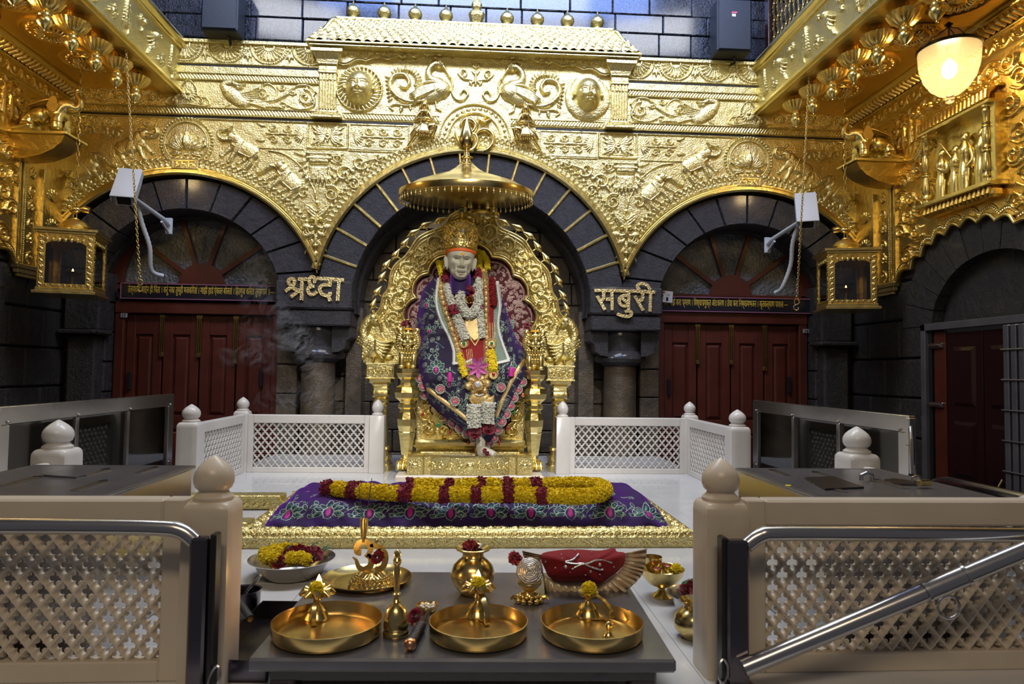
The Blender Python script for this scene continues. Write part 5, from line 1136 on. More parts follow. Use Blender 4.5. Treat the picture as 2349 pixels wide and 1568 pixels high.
# ================================================================ marble railings, steel gates, collection boxes
_lat = {}
def lattice_cells(a, b, nx, nz, th, fat):
    """pierced quatrefoil lattice, cell half-sizes a, b, in the x-z plane, front at y=0"""
    n = 24; th_ = np.arange(n)*2*PI/n; c, s = np.cos(th_), np.sin(th_)
    k = 1/(np.abs(c)/a+np.abs(s)/b); O = np.c_[k*c, k*s]; rr = np.zeros(n); dl, rl = .46, .33
    for q in range(4): ph = th_-q*PI/2; v = rl*rl-(dl*np.sin(ph))**2; rr = np.maximum(rr, np.where((v > 0) & (np.cos(ph) > 0), dl*np.cos(ph)+np.sqrt(np.maximum(v, 0)), 0))
    rr = np.maximum(rr, .36); Hh = np.c_[fat*a*rr*c, fat*b*rr*s]; Hh = np.where(np.abs(Hh) > np.abs(O*.94), O*.94, Hh)
    rings = [(O, 0.0), (O*(.80 if fat < .8 else .9), 0.0), (Hh*1.03, th*.4), (Hh, th*.45), (Hh, th)]
    V = np.concatenate([np.c_[P[:, 0], np.full(n, y), P[:, 1]] for P, y in rings]); i = np.arange(n); j = (i+1) % n
    F = np.concatenate([np.stack([r*n+i, r*n+j, (r+1)*n+j, (r+1)*n+i], -1) for r in range(4)])
    m = MB()
    for rz in range(2*nz+1):
        for rx in range(nx+1):
            cx = (rx+(0.5 if rz % 2 else 0))*2*a; cz = rz*b
            m.add(V+np.array([cx, 0, cz]), F)
    return m
def screen(x0, x1, z1, label, rail=.045, top=.07, th=.05, a=.0305, b_=.0375, fat=.86, mat_=MARBLE, M=None, bot=.045, z0=0.0, fullh=True):
    """pierced panel in the x-z plane, front face at y=0, placed by M"""
    t = thing('marble_screen', label, 'railing panel', tuple((M @ Vector(((x0+x1)/2, 0, z0)))) if M else (0, 0, 0))
    b = MB(); 
    b.box(x0, x0+rail, 0, th, z0, z1, .004, M); b.box(x1-rail, x1, 0, th, z0, z1, .004, M); b.box(x0+rail, x1-rail, 0, th, z0, z0+bot, .004, M); b.box(x0+rail, x1-rail, -.003, th+.003, z1-top, z1, .006, M); b.build('frame', mat_, t)
    w, h = x1-x0-2*rail, z1-top-z0-bot; nx = int(math.ceil(w/(2*a))); nz = int(math.ceil(h/(2*b_)))
    L = lattice_cells(w/(2*nx), h/(2*nz), nx, nz, .022, fat); K = (M or Matrix()) @ T(x0+rail, .010, z0+bot)
    m = MB()
    # trim cells to the opening
    for v in L.v: v[:, 0] = np.clip(v[:, 0], -.004, w+.004); v[:, 2] = np.clip(v[:, 2], -.004, h+.004)
    m.merge(L, K); m.build('pierced_lattice', mat_, t, sharp=50, kind='stuff')
    return t
def post(x, y, hw, label, zb=.485, tip=.609, mat_=MARBLE, plain=False, z0=0.0):
    t = thing('marble_post', label, 'railing post', (x, y, z0), None); M = T(x, y, 0)
    b = MB()
    if plain: b.box(x-hw, x+hw, y-hw, y+hw, z0, zb, .004)
    else: b.lathe([(hw*1.0, z0), (hw*1.0, zb-.035), (hw*.985, zb-.018), (hw*.90, zb-.006), (hw*.8, zb)], 32, M @ Matrix.Rotation(0, 4, 'Z'), sq=9)
    b.build('shaft', mat_, t, sharp=50)
    k = (tip-zb); r = hw*.80
    b = MB(); b.lathe([(hw*.76, zb-.001), (hw*.80, zb+.004), (hw*.80, zb+.010), (hw*.70, zb+.016), (hw*.60, zb+.022), (hw*.60, zb+.028), (hw*.72, zb+.034), (hw*.80, zb+.048), (hw*.815, zb+.060), (hw*.78, zb+.074), (hw*.66, zb+.089), (hw*.48, zb+.102), (hw*.27, zb+.113), (hw*.10, zb+.121), (0, zb+.124)], 32, M if True else None)
    # heights are for the standard 0.124 m knob
    for v in b.v: v[:, 2] = zb+(v[:, 2]-zb)*k/.124
    b.build('onion_knob', mat_, t)
    return t
PG = 'marble railing posts'
post(-.7207, 1.966, .066, 'tan marble post with onion knob beside the tray and steel ladle, front rail', .485, .609, MARBLEY)
post(.7207, 1.966, .066, 'tan marble post with onion knob hiding half the brass water pot', .485, .609, MARBLEY)
post(-.775, 5.79, .060, 'slim marble post touching the throne beside the panel nearer door seventeen', .475, .609, plain=True)
post(.78, 5.79, .060, 'slim marble post touching the throne beside the panel nearer door sixteen', .475, .609, plain=True)
post(-1.89, 5.82, .062, 'corner marble post in front of the door numbered seventeen', .50, .615); post(1.89, 5.82, .062, 'corner marble post in front of the door numbered sixteen', .50, .615)
post(-1.865, 4.70, .072, 'white marble post ending the short side panel by door seventeen', .49, .609); post(1.865, 4.70, .072, 'white marble post ending the short side panel by door sixteen', .49, .609)
post(-1.865, 3.22, .078, 'white marble post in front of the framed acrylic screen nearer the partly hidden lamp', .48, .609); post(1.865, 3.22, .078, 'white marble post in front of the acrylic screen by the steel gate', .48, .609)
screen(-1.83, -.835, .474, 'pierced white marble panel between throne and corner, nearer door seventeen', M=T(0, 5.765, 0)); screen(.84, 1.835, .474, 'pierced white marble panel between throne and corner, nearer door sixteen', M=T(0, 5.765, 0))
RZ = lambda x, y, a: T(x, y, 0, rz=a)
screen(0, .98, .474, 'short pierced marble side panel slanting away by door seventeen', M=RZ(-1.85, 4.775, PI/2), th=.05); screen(0, .98, .474, 'short pierced marble side panel slanting away by door sixteen', M=RZ(1.85, 5.755, -PI/2), th=.05)
screen(-2.3, -.79, .49, 'pierced tan marble front panel with flowers seen through it, below the plain side', M=T(0, 1.94, 0), rail=.055, top=.075, bot=.055, th=.055, mat_=MARBLEY, a=.0292, b_=.036, fat=.80)
screen(.79, 2.3, .49, 'pierced tan marble front panel behind the slanting steel bar', M=T(0, 1.94, 0), rail=.055, top=.075, bot=.055, th=.055, mat_=MARBLEY, a=.0292, b_=.036, fat=.80)
for sx, lb in ((-1, 'low thin marble rail running back beside the collection box with the pale plate'), (1, 'low thin marble rail running back beside the collection box with the padlock')):
    o = MB().box(sx*1.845, sx*1.885, 2.02, 3.15, .395, .425, .008).build('marble_rail', MARBLE); tag(o, lb, 'rail'); MB().box(sx*1.85, sx*1.88, 2.02, 3.15, 0.0, .394, .004).build('panel', MARBLE, o)
# base ledge below the front panels
for sx in (-1, 1): o = MB().box(sx*.80, sx*2.3, 1.60, 2.0, -.4, -.001, .012).build('trim_1' if sx < 0 else 'trim_2', MARBLEY); struct(o)
# ---- framed smoked-acrylic screens outside the railing
def lid(sx, label):
    X = sx*2.40; t = thing('framed_acrylic_screen', label, 'screen', (X, 4.65, -.8))
    y0, y1, zt, zb = 3.60, 5.66, .64, -.35; fw = .095
    b = MB(); b.box(X-.02, X+.02, y0, y1, zt-fw, zt, .004); b.box(X-.02, X+.02, y0, y0+fw, zb, zt-fw, .004); b.box(X-.02, X+.02, y1-fw, y1, zb, zt-fw, .004); b.box(X-.02, X+.02, y0, y1, zb, zb+fw, .004); b.build('steel_frame', STEEL, t)
    for k in (1, 2): y = y0+fw+(y1-y0-2*fw)*k/3; MB().box(X-.022, X+.015, y-.018, y+.018, zb+fw, zt-fw, .003).build('mullion', STEEL, t)
    for k in range(3):
        a = y0+fw+(y1-y0-2*fw)*k/3; c = y0+fw+(y1-y0-2*fw)*(k+1)/3; MB().box(X-.004, X+.004, a, c, zb+fw, zt-fw).build('acrylic_pane', SMOKED, t)
    b = MB()
    for y in np.linspace(y0+fw*.8, y1-fw*.8, 4):
        for z in (zt-fw*.85, zt-fw*.85-.45): b.ball((X-sx*.024, y, z), .009, 8, 5)
    b.build('screws', STEEL, t, kind='stuff')
    b = MB(); b.box(X-sx*.02-.02, X-sx*.02+.02, y0-.035, y0, zt-.16, zt-.01, .004); b.tube([(X-sx*.02, y0-.02, zt-.05), (X-sx*.05, y0-.07, zt-.12), (X-sx*.05, y0-.07, zt-.30), (X-sx*.02, y0-.01, zt-.33)], .014, 6); b.build('handle', STEEL, t)
    b = MB(); b.box(X-.03, X+.03, y0+.1, y0+.16, -.8, zb); b.box(X-.03, X+.03, y1-.16, y1-.1, -.8, zb); b.build('leg', STEEL, t)
lid(-1, 'steel-framed smoked acrylic screen standing before the dark wall near door seventeen'); lid(1, 'steel-framed smoked acrylic screen standing between door sixteen and the steel gate')
# ---- stainless collection boxes behind the front panels
def cbox(sx, label):
    x0, x1, y0, y1, zt = 1.075, 1.69, 2.055, 2.76, .470; t = thing('collection_box', label, 'donation box', (sx*1.38, 2.4, 0)); S = (lambda a, c: (a, c)) if sx > 0 else (lambda a, c: (-c, -a))
    b = MB(); b.box(*S(x0+.012, x1-.012), y0+.012, y1-.012, 0, zt-.012, .004); b.build('body', STEEL, t)
    b = MB(); b.box(*S(x0, x1), y0, y1, zt-.012, zt, .004); b.build('top_plate', STEELT, t)
    b = MB()
    for a in ((x0+.02, x0+.024, y0+.02, y1-.02), (x1-.024, x1-.02, y0+.02, y1-.02)): b.box(*S(a[0], a[1]), a[2], a[3], zt-.001, zt+.0012)
    for y in (y0+.02, y1-.022): b.box(*S(x0+.02, x1-.02), y, y+.003, zt-.001, zt+.0012)
    b.build('weld_line', STEEL, t)
    for (u, v, L, rz) in ((.14, .22, .19, .9), (.27, .50, .17, .6), (.40, .30, .20, 0.8), (.12, .56, .15, 0.8)):
        cx, cy = x0+u, y0+v; m = MB(); a = rz*0.3
        P = [(-.012, -L/2), (.012, -L/2), (.018, L/2-.02), (.0, L/2), (-.018, L/2-.02)]
        m.prism(P, lambda p, q: (sx*(cx+p), cy+q, zt+.0005), lambda p, q: (sx*(cx+p), cy+q, zt+.004)); m.build('coin_slot', STEEL, t)
        m = MB(); m.prism([(-.016, L/2-.022), (.016, L/2-.022), (0, L/2+.004)], lambda p, q: (sx*(cx+p), cy+q, zt+.004), lambda p, q: (sx*(cx+p), cy+q, zt+.0055)); m.build('slot_mouth', BLACK, t)
    return t
cbox(-1, 'stainless collection box with four slots and a pale plate on its top'); cbox(1, 'stainless collection box with four slots and a dark plate on its top')
def plate_(pts, z, name, mat_, label, cat, h=.006):
    P = [at(*p, Z=z) for p in pts]; o = MB().prism([(p.x, p.y) for p in P], lambda u, v: (u, v, z), lambda u, v: (u, v, z+h)).build(name, mat_, smooth=False); tag(o, label, cat); return o
plate_([(1845, 1098), (1912, 1095), (1982, 1120), (1893, 1124)], .4705, 'dark_plate', BLACK, 'black flat plate lying on the collection box', 'plate')
plate_([(2028, 1103), (2050, 1100), (2118, 1108), (2105, 1114), (2050, 1112)], .4705, 'small_dark_plate', STEELD, 'small grey hatch plate beside the brass padlock', 'plate')
plate_([(98, 1092), (165, 1074), (250, 1072), (175, 1097)], .4705, 'pale_plate', STEELT, 'flat grey plate lying on the box top beside the coin slots', 'plate')
p = at(2120, 1108, Z=.486); t = thing('padlock', 'brass padlock with steel shackle at the edge of the collection box', 'padlock', (p.x, p.y, .4765))
M = T(p.x, p.y, .478, rz=.2); MB().box(-.024, .024, -.011, .011, .0, .020, .003, M).build('lock_body', BRASS, t); b = MB(); b.tube([M @ Vector(q) for q in ((-.014, 0, .018), (-.02, .0, .03), (-.036, 0, .034), (-.05, 0, .03), (-.052, 0, .014))], .004, 8); b.build('shackle', STEEL, t)
p = at(1988, 1097, Z=.48); o = MB().tube([(p.x-.02, p.y, .474), (p.x-.02, p.y, .492), (p.x, p.y, .50), (p.x+.02, p.y, .492), (p.x+.02, p.y, .474)], .007, 8).build('steel_loop', STEEL); tag(o, 'small steel loop standing on the collection box top', 'loop')
# ---- steel hand gates in front
def gate(pts, posts, label, flip):
    Y = 1.835; p0 = at(posts[0], posts[2], Y=Y); p1 = at(posts[1], posts[2], Y=Y); z1 = p0.z; x0, x1 = min(p0.x, p1.x), max(p0.x, p1.x)
    t = thing('steel_gate', label, 'gate', ((x0+x1)/2, Y, 0.0))
    P = [at(*q, Y=Y) for q in pts]; b = MB(); b.tube(cr(P, 8), .0205, 16); b.build('top_tube', STEEL, t)
    b = MB(); b.box(x0, x1-.016 if flip < 0 else x1, Y-.022, Y+.012, .018, z1, .006); b.build('flat_post', STEELD, t)
    b = MB(); a = (x1-.014, x1+.004) if flip < 0 else (x0-.012, x0+.006); b.box(*a, Y-.012, Y+.03, .018, z1+.006, .004); b.build('post_backing', BLACK, t)
    c = (x0+x1)/2; b = MB(); b.lathe([(0, 0), (.052, 0), (.052, .016), (.048, .020), (.0, .020)], 28, T(c, Y, 0)); b.lathe([(0, .02), (.013, .02), (.015, .03), (.010, .036), (0, .037)], 12, T(c-flip*.036, Y-.012, 0)); b.build('foot_flange', STEELD, t)
    b = MB(); r = [Vector((c-flip*.043+.004*math.sin(q), Y-.022+.008*math.sin(q), .063+.028*math.sin(q)))+Vector((.012*math.cos(q), 0, 0)) for q in np.linspace(0, 2*PI, 17)[:-1]]; b.tube(r, .0035, 8, closed=True); b.build('ring', STEEL, t)
    return t
gate([(-400, 1207), (-60, 1206), (200, 1207), (360, 1210), (415, 1217), (447, 1240)], (442, 496, 1229), 'steel hand gate with a bent tube top, before the plain lattice panel', -1)
gate([(2760, 1233), (2400, 1228), (2100, 1225), (1800, 1223), (1745, 1228), (1712, 1250)], (1663, 1712, 1236), 'steel hand gate with a bent tube top, beside the slanting bar', 1)
t = thing('slanting_steel_bar', 'slanting round steel bar with a sleeve and ring across the front panel', 'bar', tuple(at(1712, 1528, Y=1.80)))
P = [at(1705, 1532, Y=1.80), at(2600, 1157, Y=1.76)]; MB().tube(P, .0235, 20).build('bar', STEEL, t)
d = (P[1]-P[0]).normalized(); s0 = at(2120, 1358, Y=1.782); s1 = at(2212, 1319, Y=1.78); b = MB(); b.tube([s0, s1], .0275, 20); b.tube([s0-d*.002, s0+d*.006], .030, 20); b.tube([s1-d*.006, s1+d*.002], .030, 20); b.build('sleeve', STEEL, t, sharp=40)
rc = at(2176, 1392, Y=1.80); b = MB(); b.tube([rc+Vector((.030*math.cos(q), 0, .030*math.sin(q))) for q in np.linspace(0, 2*PI, 25)[:-1]], .0042, 8, closed=True); b.build('ring', STEEL, t)
# outer hand tube and gate frame by the side door
def side_gate(sx, label, full):
    X = sx*3.965; t = thing('steel_door_frame', label, 'gate', (X, 5.0, -.8)); S = lambda a, b_: (X-sx*b_, X-sx*a)
    def bx(name, m, d0, d1, y0, y1, z0, z1, bev=.004, par=t): return MB().box(*sorted(S(d0, d1)), y0, y1, z0, z1, bev).build(name, m, par)
    bx('jamb', STEELT, 0, .06, 5.66, 5.72, -.8, 1.31); bx('head', STEELT, 0, .06, 4.2, 5.72, 1.25, 1.31)
    for dy in (.0, ): bx('inner_jamb', BLACK, 0, .03, 5.62, 5.66, -.8, 1.25)
    wl_ = bx('door_leaf', WOOD, .0, .022, 5.46, 5.60, -.8, 1.24)
    for z in (1.12, .62, -.05): 
        b = MB(); b.tube([(X-sx*.035, 5.64, z), (X-sx*.05, 5.60, z), (X-sx*.035, 5.50, z)], .014, 8); b.box(*sorted(S(.02, .04)), 5.48, 5.64, z-.02, z+.02, .003); b.build('hinge', STEEL, t)
    for y0, y1 in ((5.05, 5.44), (4.66, 5.04)):
        l = bx('door_leaf', WOODD, .0, .02, y0, y1, -.8, 1.22)
        for z0, z1 in ((.62, 1.10), (.05, .50), (-.55, -.08)):
            b = MB(); q = [(.02, y0+.07, z0), (.02, y1-.07, z0), (.02, y1-.07, z1), (.02, y0+.07, z1), (.034, y0+.10, z0+.03), (.034, y1-.10, z0+.03), (.034, y1-.10, z1-.03), (.034, y0+.10, z1-.03)]
            b.add([(X-sx*p_[0], p_[1], p_[2]) for p_ in q], [(0, 1, 5, 4), (1, 2, 6, 5), (2, 3, 7, 6), (3, 0, 4, 7), (4, 5, 6, 7)]); b.build('raised_panel', WOODD, l, smooth=False)
    b = MB(); b.tube([(X-sx*.03, 4.86, -.10), (X-sx*.06, 4.86, -.02), (X-sx*.06, 4.86, .05), (X-sx*.03, 4.86, .10)], .008, 8); b.lathe([(0, 0), (.02, 0), (.02, .01), (.0, .016)], 12, T(X-sx*.02, 4.82, -.05)); b.build('pull_handle', BRASS, t)
    # folded collapsible gate
    fg = thing('folding_gate', ('folded steel collapsible gate beside the dark side door' if sx > 0 else 'folded steel collapsible gate in the dark side bay beyond the cut-off lamp'), 'gate', (X-sx*.08, 4.6, -.8))
    for k in range(8):
        y = 4.70-.07*k; MB().box(*sorted(S(.07, .10)), y, y+.05, -.8, 1.24, .006).build('channel_bar', STEELT, fg)
    b = MB()
    for z in np.arange(-.7, 1.2, .22): b.tube([(X-sx*.105, 4.18, z), (X-sx*.105, 4.76, z)], .007, 6)
    b.build('rivet_bars', STEELT, fg, kind='stuff')
    return t
side_gate(1, 'steel-framed side door with steel hinges beside the framed acrylic screen', True); side_gate(-1, 'steel-framed side door hidden in shade beyond the cut-off lamp', True)
t = thing('outer_hand_tube', 'polished double hand tube with a curved end near the side gate', 'handrail', (2.95, 3.6, -.8))
A = at(2140, 1100, Y=4.1); B_ = at(2349, 1140, Y=3.0); b = MB()
for dz, r in ((0, .03), (-.085, .022)):
    P = [A+Vector((0, .05, -.25)), A+Vector((0, .02, -.06)), A+Vector((.01, -.08, dz)), A.lerp(B_, .5)+Vector((0, 0, dz)), B_+Vector((.06, -.3, dz-.02))]; b.tube(cr(P, 6), r, 14)
b.build('tube', STEEL, t); b = MB(); b.tube([A+Vector((0, .05, -.2)), (A.x, A.y+.05, -.8)], .025, 12); b.build('upright', STEEL, t)
p = at(2342, 1140, X=1.865); post(1.87, p.y-.02, .045, 'low marble post end at the picture edge beside the padlock', .40, .46)
# ================================================================ the gold kerb, the velvet cloth and the garland
def kerb(): 
    x0, x1, y0, y1, z = -1.13, 1.13, 3.335, 4.47, .078; w = .105
    t = thing('gold_kerb_frame', 'long embossed gold kerb framing the purple velvet cloth', 'kerb', (0, 3.9, 0))
    def side(name, ax, a0, a1, c, sgn, M=None):
        # profile across the kerb: outward distance d, height
        P = [(0.0, 0.0), (0.0, .050), (.006, .056), (.010, .064), (.020, .066), (.030, .078), (.045, .084), (w-.01, .078), (w+.02, .060), (w+.045, .035), (w+.05, 0)]
        b = MB(); V = []
        for e, f in ((a0, 1), (a1, -1)):
            for d, h in P:
                u = e+f*d
                V.append((u, c+sgn*d, h) if ax == 'x' else (c+sgn*d, u, h))
        n = len(P); b.add(V, [(i, i+1, n+i+1, n+i) for i in range(n-1)]); o = b.build(name, GOLD, t, sharp=30)
        return o
    side('kerb_side', 'x', x0, x1, y0, 1); side('kerb_side', 'x', x0, x1, y1, -1); side('kerb_side', 'y', y0, y1, x0, 1); side('kerb_side', 'y', y0, y1, x1, -1)
    def vine(L, h, z0, step, seed):
        R = Relief(0, z0, L, z0+h, .0045); n = int(L/step)
        for k in range(n):
            c = step*(k+.5); up = 1 if k % 2 else -1; zm = z0+h/2; R.scroll(c, zm+up*h*.10, h*.34, 90*up+90, up, .0075); R.stroke([(c-step*.5, zm-up*h*.2), (c, zm-up*h*.38), (c+step*.5, zm+up*h*.2)], h*.045, .006, n=5); R.petal(c+step*.3, zm+up*h*.15, h*.5, h*.18, 60*up, .007)
        return R
    R = vine(x1-x0, .044, .003, .075, 1); emb('vine_relief', R, GOLDP, t, lambda u, v, h: (x0+u, y0-h+0*u, v), kind='stuff')
    R = vine(x1-x0-.04, .055, .042, .062, 2); emb('vine_relief', R, GOLDP, t, lambda u, v, h: (x0+.02+u, y0+.0+v, .083-(v-.05)*.06+h), kind='stuff')
    R = rope_band(x0+.01, x1-.01, 0, .014, .013, .005, 0); emb('bead_row', R, GOLDP, t, lambda u, v, h: (u, y0+.012-h+0*u, .060+v), kind='stuff')
    for sx in (-1, 1):
        R = vine(y1-y0-.1, .055, .042, .062, 3); emb('vine_relief', R, GOLDP, t, lambda u, v, h: (sx*(x1-v), y0+.05+u, .083-(v-.05)*.06+h), kind='stuff')
    R = vine(x1-x0-.04, .055, .042, .062, 4); emb('vine_relief', R, GOLDP, t, lambda u, v, h: (x0+.02+u, y1-v, .083+h+0*u), kind='stuff')
kerb()
def small_kerb(y, x0, x1, h, label):
    t = thing('gold_step_kerb', label, 'kerb', ((x0+x1)/2, y, 0)); b = MB(); b.box(x0, x1, y, y+.13, 0, h, .006); b.box(x0, x1, y-.012, y+.02, h-.022, h+.004, .006); b.build('kerb_body', GOLD, t)
    R = Relief(0, .006, x1-x0, h-.026, .0045); 
    for k in range(int((x1-x0)/.062)): R.scroll(.035+.062*k, .006+(h-.032)/2, .028, 200, 1, .008, False, 1.8); R.petal(.005+.062*k, .012, .05, .02, 50, .006)
    emb('scroll_relief', R, GOLDP, t, lambda u, v, hh: (x0+u, y-hh+0*u, v), kind='stuff')
small_kerb(4.24, -1.75, -1.14, .085, 'short gold kerb with running scrolls beyond the long kerb frame'); small_kerb(3.62, -1.75, -1.14, .06, 'low gold kerb half hidden behind the marble post and long kerb')
# ---- cloth
PF = np.array([(3.465, .055), (3.485, .085), (3.515, .118), (3.55, .150), (3.60, .172), (3.68, .180), (3.85, .184), (4.05, .184), (4.2, .176), (4.27, .15), (4.32, .10), (4.35, .055)])
PS = np.r_[0, np.cumsum(np.linalg.norm(np.diff(PF, axis=0), axis=1))]; TL = PS[-1]
def clothpos(x, t, h=0.0):
    x = np.asarray(x, float); t = np.asarray(t, float)
    y = np.interp(t, PS, PF[:, 0]); z = np.interp(t, PS, PF[:, 1]); tt = np.clip(t, 0.001, TL-.001); dy = np.interp(tt+.01, PS, PF[:, 0])-np.interp(tt-.01, PS, PF[:, 0]); dz = np.interp(tt+.01, PS, PF[:, 1])-np.interp(tt-.01, PS, PF[:, 1]); L = np.hypot(dy, dz)+1e-9
    e = np.clip((1.03-np.abs(x))/.16, 0, 1); e = np.sqrt(1-(1-e)**2); z0 = .05; z = z0+(z-z0)*e
    w = .006*np.sin(x*17+t*9)+.005*np.sin(x*31-t*23)+.004*np.sin(x*53+t*41); corner = .012*np.exp(-((np.abs(x)-.92)/.1)**2)*np.sin(t*40+x*20)
    ny, nz = -dz/L, dy/L; hh = h+(w+corner)*np.clip(e, .2, 1)
    return x, y+ny*hh, z+nz*hh
nx, nt = 260, 70; U, V = np.meshgrid(np.linspace(-1.04, 1.04, nx), np.linspace(0, TL, nt), indexing='ij'); X = clothpos(U, V); i = np.arange(nx-1)[:, None]*nt; j = np.arange(nt-1)[None]
CL = thing('velvet_cloth', 'purple velvet cloth with green and pink embroidery laid over the raised slab', 'cloth', (0, 3.9, .05))
MB().add(np.stack(X, -1).reshape(-1, 3), np.stack([i+j, i+nt+j, i+nt+j+1, i+j+1], -1).reshape(-1, 4)).build('velvet', PURPLE, CL, sharp=None)
def motifs(fn, cells, res, par, h=.0022):
    """embroidered sprays: cells of (x, t, scale, kind) on a cloth surface fn(u, v, h)"""
    xs = [c[0] for c in cells]; ts = [c[1] for c in cells]; m = .14*max(c[2] for c in cells)
    b = (min(xs)-m, min(ts)-m, max(xs)+m, max(ts)+m)
    A, B, C = (Relief(*b, res) for _ in range(3))
    for x, t, s, kd in cells:
        if kd == 0:
            for a in (90, 55, 125, 22, 158, -10, 190):
                ca, sa = math.cos(math.radians(a)), math.sin(math.radians(a)); px, py = x+.03*s*ca, t+.03*s*sa; L = .062*s if abs(a-90) > 5 else .078*s
                e = cr([(0, 0), (L*.4, L*.26), (L*.8, L*.16), (L, 0), (L*.8, -L*.16), (L*.4, -L*.26)], 5, True); P = np.c_[px+e[:, 0]*ca-e[:, 1]*sa, py+e[:, 0]*sa+e[:, 1]*ca]; P = np.vstack([P, P[:1]])
                A.stroke(P, .0034*s, h); B.petal(px+L*.22*ca, py+L*.22*sa, L*.6, L*.3, a, h*.8, False)
            C.petal(x, t-.035*s, .085*s, .032*s, 90, h, False); A.stroke(arc(x, t, .030*s, 0, 360, 20, .045*s), .003*s, h)
            for q in range(8): B.dome(x+.040*s*math.cos(q*PI/4+.2), t+.052*s*math.sin(q*PI/4+.2), .006*s, .006*s, h)
        elif kd == 1:
            A.stroke([(x-.06*s, t-.05*s), (x-.02*s, t+.0*s), (x+.03*s, t+.05*s), (x+.065*s, t+.06*s)], .003*s, h, n=5)
            for dx, dy, a in ((-.04, -.02, 150), (-.015, .02, 110), (.015, .03, 40), (.0, -.01, -30), (.045, .06, 100), (.03, .02, -60)):
                ca, sa = math.cos(math.radians(a)), math.sin(math.radians(a)); L = .045*s; px, py = x+dx*s, t+dy*s
                e = cr([(0, 0), (L*.5, L*.32), (L, 0), (L*.5, -L*.32)], 5, True); P = np.c_[px+e[:, 0]*ca-e[:, 1]*sa, py+e[:, 0]*sa+e[:, 1]*ca]; A.stroke(np.vstack([P, P[:1]]), .003*s, h); B.petal(px+L*.2*ca, py+L*.2*sa, L*.6, L*.34, a, h*.8, False)
        elif kd == 2:
            for q in range(6): B.dome(x+(-.05+.02*q)*s, t+(.03-.014*q)*s, .0065*s, .0065*s, h); A.stroke(arc(x+(-.05+.02*q)*s, t+(.03-.014*q)*s, .009*s, 0, 360, 9), .002*s, h*.8)
        elif kd == 3:
            for a0, hnd in ((200, 1), (20, 1)): A.stroke(spiral(x+(.02 if hnd > 0 else -.02)*s, t, .035*s, a0, 1.1, hnd, 16), .0028*s, h)
    for R, nm, mt in ((A, 'outline_embroidery', SAGE), (B, 'leaf_embroidery', TEAL), (C, 'bud_embroidery', MAGENTA)):
        if R.H.max() > 0: emb(nm, R, mt, par, fn, kind='stuff')
fr = lambda u, v, h: clothpos(u, v, h)
cells = []
for k in range(10): cells += [(-.92+.205*k, .095, .88, 0), (-.82+.205*k, .10, .80, 1), (-.87+.205*k, .185, .7, 2)]
for k in range(20): cells += [(-.93+.098*k+random.uniform(-.02, .02), .25+.03*(k % 2), .55, 3 if k % 3 else 1)]
for k in range(16): cells += [(-.90+.12*k, .38+.05*(k % 2), .55, 3)]
motifs(fr, cells, .0042, CL)
# ---- flower work
def bits(mb, P, N, size, spread=.8, np_=4):
    """little cupped florets at points P pointing along N"""
    n = len(P); N = N+RNG.normal(0, .45*spread, N.shape); N /= np.linalg.norm(N, axis=1)[:, None]
    R0 = RNG.normal(0, 1, N.shape); A = np.cross(N, R0); A /= np.linalg.norm(A, axis=1)[:, None]; B = np.cross(N, A)
    k = np_*2; ang = np.arange(k)*2*PI/k; rad = np.where(np.arange(k) % 2 == 0, 1.0, .62); sz = size*RNG.uniform(.75, 1.25, n)[:, None]
    ring = [P+sz*(A*math.cos(a)*r+B*math.sin(a)*r+N*(.45 if r > .9 else .15)) for a, r in zip(ang, rad)]
    V = np.stack([P-N*sz*.3]+ring, 1).reshape(-1, 3); base = np.arange(n)[:, None]*(k+1); F = np.concatenate([np.stack([base[:, 0], base[:, 0]+1+i, base[:, 0]+1+(i+1) % k], -1) for i in range(k)])
    mb.add(V, F); return mb
def flower_rope(path, r, dens, size, mb=None, np_=4, flat=1.0):
    path = np.array([tuple(p) for p in path]); mb = mb or MB(); mb.tube(path, r*.8, 8)
    L = np.r_[0, np.cumsum(np.linalg.norm(np.diff(path, axis=0), axis=1))]; n = int(dens*L[-1]*r*2*PI/size**2*.55)
    s = RNG.uniform(0, L[-1], n); C = np.stack([np.interp(s, L, path[:, k]) for k in range(3)], 1); Tn = np.stack([np.interp(s, (L[1:]+L[:-1])/2, np.diff(path[:, k])/np.maximum(np.diff(L), 1e-9)) for k in range(3)], 1); Tn /= np.linalg.norm(Tn, axis=1)[:, None]
    R0 = RNG.normal(0, 1, Tn.shape); N = R0-Tn*(R0*Tn).sum(1)[:, None]; N /= np.linalg.norm(N, axis=1)[:, None]
    return bits(mb, C+N*r*RNG.uniform(.85, 1.05, (n, 1)), N, size, 1, np_)
def flower_head(c, r, n=70, mb=None, up=(0, 0, 1), size=.34, np_=3):
    mb = mb or MB(); N = RNG.normal(0, 1, (n, 3)); up = np.array(up, float); up /= np.linalg.norm(up); N += up*1.1; N /= np.linalg.norm(N, axis=1)[:, None]; mb.ball(c, r*.72, 8, 6)
    return bits(mb, np.array(c)+N*r*.78, N, r*size, .6, np_)
